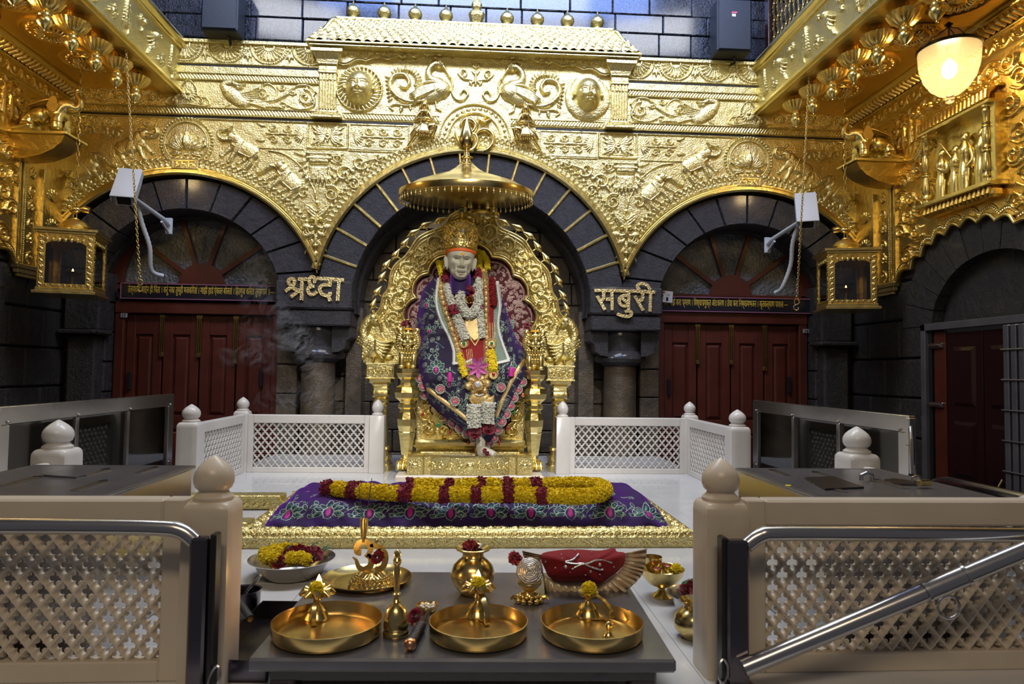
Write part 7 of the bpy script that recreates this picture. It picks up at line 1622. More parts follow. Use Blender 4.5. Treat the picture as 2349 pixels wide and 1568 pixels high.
for k in range(4):
    R.stroke(sus([(1070+4*k, 800), (1074+4*k, 840)]), .005, .03); R.stroke(sus([(1118+5*k, 800), (1120+5*k, 840)]), .005, .03)
    R.stroke(sus([(1044+5*k, 750), (1052+5*k, 775)]), .005, .03); R.stroke(sus([(1119+5*k, 740), (1120+5*k, 775)]), .005, .03)
cx_, cz_ = su(1096, 882)
for a in range(0, 360, 60): R.dome(cx_+.075*math.cos(math.radians(a+10)), cz_+.065*math.sin(math.radians(a+10)), .042, .040, .055)
R.dome(cx_, cz_, .062, .060, .075, p=.4)
for a in range(0, 360, 20): R.dome(cx_+.052*math.cos(math.radians(a)), cz_+.05*math.sin(math.radians(a)), .008, .008, .09)
cx_, cz_ = su(1101, 912); R.dome(cx_, cz_, .095, .060, .06, rot=-4); R.dome(cx_, cz_+.035, .06, .02, .02, rot=-4, mode='cut')
for a in np.arange(190, 352, 12): R.dome(cx_+.09*math.cos(math.radians(a)), cz_+.07*math.sin(math.radians(a)), .010, .010, .06)
R.poly(sus([(1090, 928), (1134, 905), (1134, 920), (1112, 945)]), .045, .012); emb('chest_pendant', R, ZARI, ST, sfr, label='large gold pendant of rosette, crescent and drop')
def gem(px, py, r, m, lift, sc=(1, .5, 1), nm='stone'):
    p = S3(px, py, lift); MB().ball(p, r, 12, 8, sc=sc).build(nm, m, ST)
gem(1096, 881, .024, GEMW, .085); gem(1064, 787, .014, GEMG, .05); gem(1128, 787, .014, GEMG, .05); gem(1132, 858, .014, GEMR, .05); gem(1112, 925, .012, GEMG, .05)
for px, py in ((1020, 700), (1042, 762), (1060, 815), (1115, 660), (1116, 745), (1116, 800)): gem(px, py, .008, GEMR, .05, nm='small_stone')
p = S3(1100, 909, .06); MB().tube([S3(1090, 904, .066), S3(1100, 907, .068), S3(1110, 903, .066)], .006, 6).build('silver_inlay', SILVER, ST)
# flower garlands worn by the figure
def rope3(P, r, m, name, size, np_=4, lift=.03, dens=2.2, label=None):
    P = cr(P, 6); Q = S3(P[:, 0], P[:, 1], lift); flower_rope(Q, r, dens, size, np_=np_).build(name, m, ST, smooth=False, kind='stuff', label=label)
rope3([(1026, 655), (1034, 690), (1044, 712)], .030, JASMINE, 'jasmine_garland', .010, lift=.035); rope3([(1046, 722), (1058, 752), (1070, 780)], .034, JASMINE, 'jasmine_garland', .011, 6, lift=.035)
rope3([(1098, 640), (1099, 665), (1100, 700)], .026, JASMINE, 'jasmine_garland', .010, lift=.035); rope3([(1101, 706), (1103, 740), (1106, 775)], .026, JASMINE, 'jasmine_garland', .011, 6, lift=.03)
rope3([(1019, 628), (1024, 646)], .032, ROSE, 'rose_garland', .014, 3, .03); rope3([(1037, 700), (1043, 720)], .032, ROSE, 'rose_garland', .014, 3, .05); rope3([(1096, 620), (1097, 640)], .026, ROSE, 'rose_garland', .013, 3, .04); rope3([(1098, 690), (1100, 708)], .030, ROSE, 'rose_garland', .013, 3, .05)
rope3([(1128, 640), (1132, 680), (1134, 700)], .022, REDV, 'red_thread_garland', .012, 3, .05)
rope3([(1009, 598), (1012, 615), (1018, 632)], .030, YELLOWL, 'yellow_garland', .010, lift=.05); rope3([(1096, 572), (1100, 600), (1099, 622)], .022, YELLOWL, 'yellow_garland', .010, lift=.02); rope3([(1104, 578), (1114, 592), (1119, 618)], .022, YELLOWL, 'yellow_garland', .010, lift=.02)
rope3([(1054, 812), (1062, 850), (1068, 862)], .020, YELLOWL, 'yellow_garland', .010, lift=.03); rope3([(1126, 806), (1130, 830), (1132, 852)], .030, YELLOWL, 'yellow_garland', .010, lift=.04)
rope3([(1058, 672), (1055, 690), (1066, 712), (1078, 722), (1092, 708), (1099, 688), (1094, 674)], .036, JASMINE, 'jasmine_collar', .0105, 4, .06, label='heart-shaped white jasmine collar')
rope3([(1068, 660), (1075, 664), (1082, 660)], .026, ROSE, 'rose_garland', .014, 3, .07)
p = S3(1077, 687, .10); rose_mb(p, .034, (0, -1, .1), 3).build('gold_brooch', BRASS, ST)
rope3([(1087, 928), (1086, 955), (1088, 980)], .050, JASMINE, 'jasmine_tassel', .0095, 3, .05); rope3([(1121, 922), (1118, 945), (1117, 970)], .050, JASMINE, 'jasmine_tassel', .0095, 3, .05)
for px, py in ((1091, 990), (1122, 980)): rose_mb(S3(px, py, .07), .055, (0, -1, .2), px).build('rose_head', ROSE, ST, sharp=None)
# pink lily
b = MB(); c = Vector(S3(1096, 842, .09))
for k in range(7):
    a = k*2*PI/7+.3; L = .088; d1 = Vector((math.cos(a), -.35, math.sin(a))); sd = Vector((-math.sin(a), 0, math.cos(a))); P = [c+d1*L*t+sd*L*w for t, w in ((0, 0), (.35, .22), (.75, .18), (1.05, 0), (.75, -.18), (.35, -.22))]+[c+d1*L*.5+Vector((0, .02, 0))]
    b.add([tuple(q_) for q_ in P], [(0, 1, 6), (1, 2, 6), (2, 3, 6), (3, 4, 6), (4, 5, 6), (5, 0, 6)])
LIL = mat('lily_pink', (0.62, 0.16, 0.42), .5); b.build('pink_lily', LIL, ST, smooth=False)
# paisley patches along the hem
pm = MB(); pm.lathe([(0, .004), (.036, .004), (.038, 0), (0, 0)][::-1], 24, T(rx=PI/2)); ring = MB()
for k in range(16): ring.ball((.034*math.cos(k*PI/8), -.006, .034*math.sin(k*PI/8)), .0075, 6, 4)
pai = MB(); S = cr([(.0, -.022), (.018, -.010), (.014, .012), (-.006, .018), (-.018, .006), (-.010, -.006), (.002, .0)], 6); pai.tube([(x, -.006, z) for x, z in S], .0045, 6); pai.ball((.004, -.006, -.008), .007, 8, 5)
m1, m2, m3 = pm.data('patch_base', SEQ), ring.data('patch_beads', SEQ), pai.data('paisley', PINK)
HEM = [(964, 868), (970, 886), (974, 905), (978, 924), (990, 938), (1006, 950), (1022, 960), (1038, 970), (1054, 982), (1070, 994), (1088, 1004), (1100, 1018), (1113, 1024), (1124, 1014), (1133, 1003), (1143, 985), (1151, 967), (1161, 949), (1170, 931), (1179, 912), (1188, 893), (1198, 876), (1208, 860), (1217, 844), (1010, 892), (1044, 920), (1149, 888)]
for i, (px, py) in enumerate(HEM):
    P = S3(px, py, .018 if samp(px, py) > .2 else .012); pt = bpy.data.objects.new('paisley_patch', m1); COL.objects.link(pt); adopt(pt, ST)
    ny = max(.2, 1); pt.matrix_basis = T(*P, rz=random.uniform(-.2, .2), ry=random.uniform(0, 6.3))
    for m_, nm in ((m2, 'patch_beads'), (m3, 'paisley')):
        c2 = bpy.data.objects.new(nm, m_); COL.objects.link(c2); c2.parent = pt
# tassels and hanging stones
for px, py in ((1032, 850), (1173, 838)):
    P = S3(px, py, .03); MB().lathe([(.0, -.085), (.024, -.085), (.020, -.04), (.014, -.018), (.008, -.01), (0, -.008)][::1], 12, T(*P)).build('tassel', MAGENTA, ST); MB().tube([P, P+np.array([0, 0, .03])], .004, 6).build('tassel_bead', JASMINE, ST)
for px, py, m, sc in ((1006, 975, GEMG, (1, .5, 1.2)), (1200, 906, GEMO, (1, .4, 1.1)), (952, 890, GEMG, (1.3, .5, .5)), (1033, 992, GEMR, (.5, .5, 1.3)), (1074, 1016, GEMR, (1, .5, .7)), (1180, 945, GEMG, (.5, .5, 1.5)), (1165, 982, GEMR, (.6, .5, 1.3)), (970, 950, GEMR, (.7, .5, 1)), (1091, 1030, GEMO, (.4, .5, 1.6)), (1145, 1016, GEMR, (.5, .5, 1.5)), (1222, 877, GEMR, (.4, .5, 1.6))):
    P = np.array(at(px, py, Y=5.45)); o = MB().ball(P, .016, 12, 8, sc=sc); o.tube([P+np.array([0, 0, .012]), P+np.array([.0, .02, .06])], .0025, 5); o.build('hanging_stone', m, ST)
# head
def head():
    cx, cz = wz(1056, 598, 5.66); cy = 5.70; nz, na = 110, 144
    zz = np.linspace(-.168, .17, nz); aa = np.arange(na)*2*PI/na; Zm, A = np.meshgrid(zz, aa, indexing='ij')
    w = np.interp(Zm, [-.168, -.160, -.145, -.12, -.09, -.05, 0, .05, .12, .16, .17], [.004, .034, .056, .072, .086, .099, .108, .116, .11, .06, .005]); df = np.interp(Zm, [-.168, -.160, -.145, -.12, -.08, -.04, 0, .05, .12, .16, .17], [.06, .105, .128, .132, .124, .122, .118, .130, .12, .06, .005]); db = np.interp(Zm, [-.168, -.10, -.05, 0, .05, .12, .17], [-.03, .02, .08, .12, .13, .11, .01])
    c, s = np.cos(A), np.sin(A); sq = (np.abs(c)**2.2+np.abs(s)**2.2)**(-1/2.2); X = w*s*sq; Yf = np.where(c > 0, -df*c*sq, -db*c*sq); f = np.clip(c, 0, 1)**.4
    G = lambda x0, z0, sx, sz, h: h*np.exp(-((X-x0)/sx)**2-((Zm-z0)/sz)**2)*f
    def G2(x0, z0, sx, sz, h): return G(x0, z0, sx, sz, h)+G(-x0, z0, sx, sz, h)
    d = G(0, -.005, .010, .042, .024)+G(0, -.052, .015, .018, .050)+G2(.019, -.058, .009, .009, .022)-G2(.013, -.070, .008, .005, .014)
    d += G2(.040, .028, .026, .007, .034)+G2(.030, .018, .014, .006, .010)+G(0, .024, .010, .010, .010)-G2(.040, .005, .023, .014, .044)+G2(.041, .003, .015, .008, .034)-G2(.041, .003, .015, .0022, .010)+G2(.041, .012, .018, .0028, .009)-G2(.043, -.014, .020, .005, .012)
    d += G2(.060, -.030, .022, .018, .022)-G2(.062, -.084, .018, .026, .030)-G2(.036, -.070, .006, .028, .016)
    d += G(0, -.090, .032, .010, .022)+G2(.024, -.097, .018, .009, .022)-G(0, -.112, .030, .003, .026)+G(0, -.121, .022, .007, .016)-G(0, -.133, .020, .005, .016)+G(0, -.150, .034, .015, .018)+G2(.038, -.135, .018, .020, .016)+G2(.048, -.118, .011, .022, .016)
    d += .0018*np.sin(Zm*420+X*90)*G(0, -.135, .07, .03, 1)
    Y = Yf-d; b = MB(); i = np.arange(nz-1)[:, None]*na; j = np.arange(na)[None]; j2 = (j+1) % na
    V = np.stack([X, Y, Zm], -1).reshape(-1, 3); b.add(V, np.stack([i+j, i+j2, i+na+j2, i+na+j], -1).reshape(-1, 4))
    M = T(cx, cy, cz, rz=math.radians(6), ry=math.radians(2)); h = MB().merge(b, M); o = h.build('head', STATUEM, ST, sharp=None, label='marble head with short beard')
    for s1 in (-1, 1):
        e = MB(); e.ball((s1*.112, .012, -.018), .05, 16, 10, T(ry=s1*.10), (.30, .55, 1.15)); S = cr([(s1*.120, -.012, -.055), (s1*.127, -.012, -.02), (s1*.130, -.006, .02), (s1*.122, .016, .038), (s1*.132, .036, .02), (s1*.128, .034, -.02), (s1*.132, .012, -.060)], 5); e.tube(S, .008, 8); MB().merge(e, M).build('ear', STATUEM, ST)
    n = MB(); n.tube([(cx, cy+.0, cz-.28), (cx, cy+.01, cz-.10)], .085, 20); n.build('neck', PURPLE, ST)
    p = M @ Vector((0.004, -.146, .040)); MB().ball(p, .013, 10, 6, sc=(1, .4, 1)).build('forehead_mark', SAFF, ST)
    # orange head band under the crown
    K = M @ T(0, -.005, .062, rx=math.radians(-7)); MB().lathe([(.112, -.012), (.124, -.008), (.128, .006), (.126, .02)], 40, K @ Matrix.Diagonal((1, 1.06, 1, 1))).build('orange_band', ORANGE, ST)
    # crown
    KC = M @ T(-.004, .0, .072, rx=math.radians(-7)) @ Matrix.Diagonal((1, 1.04, 1, 1))
    pr = [(.126, 0), (.134, .002), (.137, .014), (.132, .020), (.135, .06), (.142, .12), (.142, .18), (.128, .225), (.10, .26), (.065, .285), (.038, .30), (.026, .31), (.022, .345), (.026, .352), (.014, .362), (.0, .364)]
    CRW = MB().lathe(pr, 56, KC).build('crown', GOLDD, ST, label='tall embossed gold crown')
    R = Relief(-.24, .02, .24, .30, .0045); R.foliage(lambda x, y: y < .27, .042, .006, 31, .3)
    for k in range(9): R.scroll(-.20+.05*k, .17+.03*(k % 2), .028, 90, 1 if k % 2 else -1, .010); R.scroll(-.19+.05*k, .10, .026, 270, -1 if k % 2 else 1, .010); R.petal(-.2+.05*k, .235, .04, .024, 90, .010); R.dome(-.2+.05*k, .04, .014, .010, .007)
    for k in range(26): R.dome(-.235+.019*k, .058, .007, .005, .006)
    R.stroke(arc(0, .17, .085, 180, 360, 24, .10), .008, .014); R.dome(0, .255, .036, .042, .018); R.dome(-.08, .235, .026, .03, .014); R.dome(.08, .235, .026, .03, .014); R.dome(0, .145, .026, .028, .020, p=.2)
    prr = np.array(pr)
    def cf(u, v, h):
        r = np.interp(v, prr[:, 1], prr[:, 0])+h; a = u/.138; P = np.stack([r*np.sin(a), -r*np.cos(a), v+0*u], -1) @ np.array(KC.to_3x3()).T+np.array(KC.translation); return P[..., 0], P[..., 1], P[..., 2]
    R.mesh(cf).build('crown_relief', GOLDP, CRW, sharp=None, kind='stuff')
    p = KC @ Vector((0, -.162, .145)); MB().ball(p, .015, 14, 8, sc=(1, .4, 1)).build('crown_stone', GEMW, CRW); p = KC @ Vector((0, -.150, .095)); MB().ball(p, .006, 8, 6, sc=(.8, .5, 1.4)).build('crown_stone', GEMR, CRW)
    p = KC @ Vector((0, 0, .385)); MB().ball(p, .022, 16, 10).build('top_bead', GEMG, CRW); MB().lathe([(.023, -.002), (.025, 0), (.023, .002)], 16, T(*p)).build('bead_ring', GOLDP, CRW)
head()
# bare marble foot with a rose band, resting on the footrest
b = MB(); f0 = at(1103, 1018, Y=5.42); f1 = at(1104, 1034, Y=5.40); f2 = at(1122, 1040, Y=5.33); z = .187
b.tube(cr([tuple(f0+Vector((0, .02, .06))), tuple(f0), (f1.x, f1.y, z+.05), (f1.x+.03, f1.y-.05, z+.034), (f2.x+.02, f2.y-.02, z+.022), (f2.x+.045, f2.y-.045, z+.016)], 5), np.interp(np.linspace(0, 1, 26), [0, .3, .5, .7, .9, 1], [.040, .036, .046, .042, .034, .022]), 16)
for k in range(5): b.ball((f2.x+.020+.013*k, f2.y-.068+.014*k, z+.014), .014-.0018*k, 10, 7, sc=(.8, 1.5, .9))
b.build('foot', STATUEM, ST, sharp=None)
for k in range(3): rose_mb((f2.x-.035+.020*k, f2.y-.055+.0*k, z+.060-.022*k), .020, (0, -1, .4), k).build('foot_rose', ROSE, ST, sharp=None)
# ---------------------------------------------------------------- brass umbrella on its wall arm
UM = thing('brass_umbrella', 'round brass ceremonial umbrella with a fringe of tiny bells above the statue', 'umbrella', tuple(at(1070, 450, Y=5.55)), None)
uc = at(1070, 448, Y=5.55); KM = T(uc.x, uc.y, uc.z, rx=math.radians(4.4), ry=math.radians(-.6))
r = .545
MB().lathe([(r-.012, -.028), (r, -.024), (r+.004, .0), (r, .024), (r-.03, .034), (.47, .058), (.42, .088), (.33, .120), (.24, .150), (.16, .178), (.10, .215), (.065, .245), (.055, .252), (.0, .252)], 72, KM).build('canopy', BRASS, UM)
MB().lathe([(r-.014, -.026), (r-.014, .02), (.46, .045), (.40, .07), (.30, .10), (.15, .15), (.0, .18)], 72, KM).build('canopy_lining', COPPER, UM)
MB().lathe([(.0, .25), (.055, .25), (.055, .262), (.035, .27), (.032, .29), (.05, .30), (.05, .31), (.025, .322), (.022, .35), (.030, .356), (.030, .366), (.020, .372), (.045, .39), (.066, .43), (.064, .46), (.045, .52), (.020, .58), (.004, .635), (0, .64)], 32, KM).build('finial', BRASS, UM)
MB().lathe([(.0, -.04), (.03, -.02), (.04, .03), (.06, .06), (.08, .10), (.05, .14)], 24, KM).build('inner_boss', BRASS, UM)
bm_ = MB(); bm_.tube([(0, 0, 0), (0, 0, -.022)], .0025, 5); bm_.ball((0, 0, -.030), .0105, 10, 6); bm_.ball((0, 0, -.016), .0045, 6, 4); bm_.ball((0, 0, -.043), .004, 6, 4); me = bm_.data('bell', BRASS)
for k in range(64):
    a = 2*PI*k/64; p = KM @ Vector(((r-.004)*math.cos(a), (r-.004)*math.sin(a), -.026)); o = bpy.data.objects.new('bell', me); COL.objects.link(o); adopt(o, UM); o.matrix_basis = Matrix.Translation(p)
nk = KM @ Vector((0, .0, .335)); b = MB(); b.tube([nk, (nk.x+.04, 6.2, nk.z), (nk.x+.07, 6.86, nk.z-.04)], .014, 10); b.box(nk.x+.03, nk.x+.11, 6.835, 6.86, nk.z-.16, nk.z+.04, .004); b.tube([(nk.x+.07, 6.84, nk.z-.12), (nk.x+.045, 6.4, nk.z-.01)], .010, 8); b.build('wall_arm', STEELD, UM)
# ================================================================ lettering, sign boards, number plates, switch
def ribbon(mb, P, w, y0, y1, n=6):
    """flat letter stroke of width w along points (x, z)"""
    P = cr(P, n) if n and len(P) > 2 else np.array(P, float); d = np.gradient(P, axis=0); d /= np.linalg.norm(d, axis=1)[:, None]+1e-9; nn = np.c_[-d[:, 1], d[:, 0]]*w/2; A, B = P+nn, P-nn; m = len(P)
    V = [(x, y, z) for y in (y0, y1) for Q in (A, B) for x, z in Q]; F = []
    for i in range(m-1): F += [(i, i+1, m+i+1, m+i), (2*m+i, 3*m+i, 3*m+i+1, 2*m+i+1), (i, 2*m+i, 2*m+i+1, i+1), (m+i, m+i+1, 3*m+i+1, 3*m+i)]
    F += [(0, m, 3*m, 2*m), (m-1, 3*m-1, 4*m-1, 2*m-1)]; return mb.add(V, F)
LET = mat('letter_gold', (0.90, 0.74, 0.36), 0.34, 1.0, [(70, 0.008, 3, 'n')])
def lettering(glyphs, sc, ox, oy, label, w=8.0):
    Y = 6.752; t = None
    f = lambda p: wz(ox+p[0]/sc, oy+p[1]/sc, Y); c = f(glyphs[0][0][1]); t = thing('gold_lettering', label, 'lettering', (c[0], Y, c[1]))
    for g in glyphs:
        b = MB()
        for k, s in enumerate(g):
            n = 0 if s[0] == 'l' else 6; pts = s[1:] if isinstance(s[0], str) else s; ribbon(b, [f(p) for p in pts], w*.00431, Y+.012, Y-.006-.0006*k, n)
        b.build('letter', LET, t, smooth=False)
lettering([
 [[(435, 520), (330, 420), (345, 310), (430, 275), (515, 320), (520, 430), (470, 520)], ['l', (500, 500), (215, 700)], ['l', (450, 560), (620, 680)], ['l', (400, 900), (730, 640)], ['l', (765, 990), (765, 1020), (780, 330)], ['l', (640, 290), (950, 295)]],
 [[(1150, 390), (1200, 370), (1215, 290), (1160, 225), (1080, 230), (1020, 310), (1040, 440), (1110, 520), (1200, 535)], [(1170, 535), (1050, 555), (975, 640), (1010, 760), (1110, 810), (1220, 770), (1275, 710)]],
 [['l', (1285, 265), (1880, 290)], ['l', (1725, 300), (1715, 550)], [(1715, 490), (1500, 490), (1380, 580), (1390, 710), (1500, 820), (1640, 850), (1720, 800), (1725, 720)], ['l', (1680, 870), (1725, 1040)]],
 [['l', (1870, 300), (2190, 325)], ['l', (2025, 340), (1975, 1030)]]], 14.68, 640, 620, 'gold letters on the stone block over the pillar, a word of two conjunct syllables')
lettering([
 [['l', (150, 345), (690, 350)], [(385, 380), (385, 520), (350, 590), (300, 600)], ['l', (215, 480), (425, 845)], ['l', (445, 570), (590, 570)], ['l', (595, 380), (605, 855)]],
 [['l', (690, 350), (1180, 365)], ['l', (1030, 380), (1025, 860)], [(1000, 475), (900, 475), (800, 540), (790, 650), (860, 730), (960, 740), (1010, 715)], ['l', (860, 545), (1000, 660)], [(930, 900), (1010, 870), (1090, 900), (1095, 960), (1030, 1010), (900, 1000), (780, 965), (725, 940)]],
 [['l', (1180, 365), (1710, 390)], [(1385, 400), (1390, 530), (1350, 600), (1290, 600)], ['l', (1180, 480), (1400, 860)], ['l', (1590, 420), (1575, 890)], [(1310, 330), (1250, 260), (1280, 190), (1380, 170), (1500, 210), (1580, 330)]]], 11.19, 1350, 635, 'gold letters over the pillar, a word ending in a looped vowel sign', 7.6)
YSG = mat('sign_yellow', (0.62, 0.42, 0.05), 0.5); SBK = mat('sign_black', (0.012, 0.012, 0.018), 0.25); SMAU = mat('mauve_trim', (0.28, 0.10, 0.17), 0.4)
def font_mesh(c, name, M, t):
    o = bpy.data.objects.new('tmp', c); COL.objects.link(o); bpy.context.view_layer.update(); me = bpy.data.meshes.new_from_object(o.evaluated_get(bpy.context.evaluated_depsgraph_get())); L = o.dimensions.x; bpy.data.objects.remove(o)
    q = bpy.data.objects.new(name, me); COL.objects.link(q); q.matrix_basis = M(L); adopt(q, t); return q
def sign(pts, text, label, size, wd_, off):
    (x0, zt), (x1, z2) = wz(*pts[0], 7.13), wz(*pts[1], 7.13); zt = (zt+z2)/2; zb = zt-.152; t = thing('sign_board', label, 'sign', ((x0+x1)/2, 7.14, zb))
    MB().box(x0, x1, 7.14, 7.16, zb, zt, .003).build('board', SBK, t)
    for z in (zb, zt): MB().box(x0, x1, 7.128, 7.145, z-.005, z+.005, .002).build('trim', SMAU, t)
    for x in (x0, x1): MB().box(x-.004, x+.004, 7.128, 7.145, zb, zt, .002).build('trim', SMAU, t)
    c = bpy.data.curves.new('text', 'FONT'); c.body = text; c.size = size; c.extrude = .001; c.align_x = 'LEFT'; c.offset = .0006
    c.materials.append(YSG); font_mesh(c, 'lettering', lambda L: T(x0+off, 7.136, zb+.062) @ Matrix.Rotation(PI/2, 4, 'X') @ Matrix.Diagonal((wd_/max(L, .01), 1.12, 1, 1)), t)
sign([(277, 650), (652, 656)], 'तेल्यावरी जाईन ही चिंता । करूं नका तुम्ही मजकरितां । माझीं हाडें ऐकाल बोलतां । हितगुज करितां तुम्हांसवें ॥— —'.replace('चिं', 'िचं').replace('हित', 'िहत').replace('रितां', 'िरतां'), 'black sign board with yellow script above the door numbered seventeen', .088, 1.50, .07)
sign([(1512, 676), (1862, 690)], 'नाम माझें करा स्मरण । विश्वासयुक्त अंतःकरण । ठेवा करा निष्कामभजन । कृतकल्याण पावाल —'.replace('वि', 'िव').replace('नि', 'िन'), 'black sign board with yellow script above the door numbered sixteen', .088, 1.36, .05)
PLT = mat('number_plate_grey', (0.30, 0.30, 0.30), .5)
for s, px, py, lb in (('17', 283, 723, 'small grey number plate reading seventeen on the door frame'), ('16', 1850, 759, 'small grey number plate reading sixteen on the door frame')):
    x, z = wz(px, py, 7.15); t = thing('number_plate', lb, 'number plate', (x, 7.165, z)); MB().box(x-.032, x+.032, 7.155, 7.17, z-.022, z+.022, .003).build('plate', PLT, t)
    c = bpy.data.curves.new('digits', 'FONT'); c.body = s; c.size = .042; c.extrude = .001; c.align_x = 'CENTER'; c.align_y = 'CENTER'; c.materials.append(BLACK); font_mesh(c, 'digits', lambda L: T(x, 7.153, z) @ Matrix.Rotation(PI/2, 4, 'X'), t)
x, z = wz(1531, 680, 7.10); t = thing('switch_plate', 'white electric switch plate at the corner of the sign board', 'switch', (x, 7.12, z)); K = T(x, 7.12, z, ry=.08)
WP = mat('white_plastic', (0.75, 0.73, 0.68), .4); MB().box(-.062, .062, -.008, .022, -.062, .062, .004, K).build('plate', WP, t); MB().box(-.006, .03, -.014, 0, .02, .042, .003, K).build('rocker', WP, t); MB().box(-.055, -.03, -.011, 0, .034, .05, .002, K).build('red_lamp', GEMR, t)
b = MB(); b.box(-.010, .015, -.012, 0, -.045, -.005, .002, K); b.box(-.052, -.042, -.0095, 0, -.005, .02, 0, K); b.ball(K @ Vector((-.035, -.008, -.02)), .005, 8, 5); b.build('socket', STEELD, t)
# short words on the carved tablets under the lotuses
def tablet(sx, strokes):
    b = MB()
    for s in strokes: ribbon(b, [(sx*2.84+x*.05, 2.85+z*.04) for x, z in s], .009, YG-.03, YG-.042, 5 if len(s) > 2 else 0)
    b.build('tablet_letters', GOLDP, FA, smooth=False)
tablet(1, [[(-2, .6), (1.9, .6)], [(-1.6, .6), (-1.6, -.1), (-1.2, -.2), (-.9, .1)], [(-.8, .6), (-.8, -.8)], [(-.3, .6), (-.3, .1), (.2, .0), (.3, -.5), (-.1, -.8)], [(1.2, .6), (1.0, .1), (.8, 0), (1.5, -.8)]])
tablet(-1, [[(-2, .7), (1.9, .7)], [(-1.6, .4), (-1.2, .3), (-1.5, .0), (-1.0, -.3), (-1.6, -.7)], [(-.4, .6), (-.4, .0), (.1, -.1), (.2, -.6)], [(.9, .6), (.9, -.8)], [(.9, -.1), (1.5, .1), (1.7, -.5)]])
# ================================================================ low steel table and the things on it
ZT = .12
def onT(px, py, z=ZT): return at(px, py, Z=z)
TB = thing('steel_table', 'low brushed steel table holding the brass plates', 'table', (0, 2.14, 0))
KT = T(-.005, 2.15, 0, rz=math.radians(-2.2))
MB().box(-.545, .545, -.38, .38, ZT-.034, ZT, .006, KT).build('table_top', STEELT, TB)
for sx in (-1, 1):
    for sy in (-1, 1): MB().box(sx*.47-.035, sx*.47+.035, sy*.30-.035, sy*.30+.035, 0, ZT-.034, .005, KT).build('leg', WOODD, TB)
for y_ in (-.345, .325): MB().box(-.50, .50, y_, y_+.02, ZT-.07, ZT-.034, .003, KT).build('apron', WOODD, TB)
def lathe_thing(name, prof, p, m, label, cat, seg=48, flute=None, group=None, part='body'):
    t = thing(name, label, cat, tuple(p), group); MB().lathe(prof, seg, T(*p), flute=flute).build(part, m, t, sharp=40); return t
# three big brass plates with lamps
def strap(t, P, w, m, name='handle', th=.003):
    P = cr(P, 6); b = MB(); d = np.gradient(P, axis=0); side = np.cross(d, [0, 0, 1.0]); side /= np.linalg.norm(side, axis=1)[:, None]+1e-9
    for i in range(1, len(side)):
        if side[i] @ side[i-1] < 0: side[i] *= -1
    nrm = np.cross(side, d); nrm /= np.linalg.norm(nrm, axis=1)[:, None]+1e-9; A = np.stack([P+side*w/2+nrm*th/2, P-side*w/2+nrm*th/2, P-side*w/2-nrm*th/2, P+side*w/2-nrm*th/2], 1).reshape(-1, 3); n = len(P)
    b.add(A, [(4*i+k, 4*i+(k+1) % 4, 4*i+4+(k+1) % 4, 4*i+4+k) for i in range(n-1) for k in range(4)]+[(0, 1, 2, 3), (4*n-4, 4*n-1, 4*n-2, 4*n-3)]); b.build(name, m, t, sharp=40)
PL = [(752, 1425, .149), (1098, 1427, .136), (1357, 1427, .1415)]
PLL = ['brass plate with a lit lamp, beside the hand bell', 'brass plate with a lit lamp in front of the round water pot', 'brass plate with an unlit flower-topped lamp before the velvet cap']
for (px, py, r), lb in zip(PL, PLL):
    c = onT(px, py, ZT+.034); p = (c.x, c.y, ZT)
    lathe_thing('brass_plate', [(0, .001), (r-.012, .001), (r-.004, .004), (r, .012), (r+.001, .042), (r-.0015, .0425), (r-.0025, .040), (r-.004, .014), (r-.012, .0045), (0, .004)], p, BRASSP, lb, 'plate', 72, group='round brass plates on the steel table')
def lamp(px, py, flame, label, hpts, topz, mar):
    c = onT(px, py, ZT+.005); x, y, z = c.x, c.y, ZT+.0045; t = thing('oil_lamp', label, 'lamp', (x, y, z), 'brass oil lamps on plates')
    MB().lathe([(0, 0), (.034, 0), (.036, .004), (.033, .010), (.026, .020), (.028, .026), (.020, .036), (.010, .044), (.008, .05), (.012, .056), (.010, .062), (.008, topz-.010), (.022, topz-.004), (.030, topz+.004), (.031, topz+.008), (.0, topz+.003)], 24, T(x, y, z)).build('stem', BRASS, t)
    b = MB()
    if flame is not None:
        for k in range(9):
            a = 2*PI*k/9; b.tube([(x+.02*math.cos(a), y+.02*math.sin(a), z+topz+.004), (x+.038*math.cos(a), y+.038*math.sin(a), z+topz+.010), (x+.052*math.cos(a), y+.052*math.sin(a), z+topz+.004)], [.010, .012, .004], 6)
        b.build('leaf_rim', BRASS, t)
    strap(t, [(x+dx, y+dy, z+dz) for dx, dy, dz in hpts], .011 if px < 800 else .016, BRASS)
    strap(t, [(x+.005, y-.03, z+.003), (x+hpts[-1][0]*.6+.002, y+hpts[-1][1]*.6, z+.004), (x+hpts[-1][0], y+hpts[-1][1], z+.003)], .014, BRASS, 'foot_bar')
    if flame is not None:
        q = T(x, y+.016, z+topz+.012); MB().lathe([(0, 0), (.006, .006), (.0095, .014), (.008, .024), (.004, .034), (0, .042)], 14, q).build('flame', FLAME, t); bulb('flame_light', (x, y+.012, z+topz+.045), .9, (1, .55, .2), .012)
    o = thing('marigold_flower', mar, 'flower', (x, y-.014, z+topz+.015), 'marigolds on the lamps'); flower_head((x, y-.016, z+topz+.020), .0255, 150, up=(0, -1, .7), size=.26, np_=3).build('petals', YELLOWL, o, smooth=False, kind='stuff')
lamp(727, 1418, 1, 'brass lamp with a burning flame, beside the bell', [(.0, -.02, .070), (.002, -.045, .052), (.003, -.058, .026), (.003, -.062, .004)], .070, 'yellow flower in front of the flame beside the incense stand')
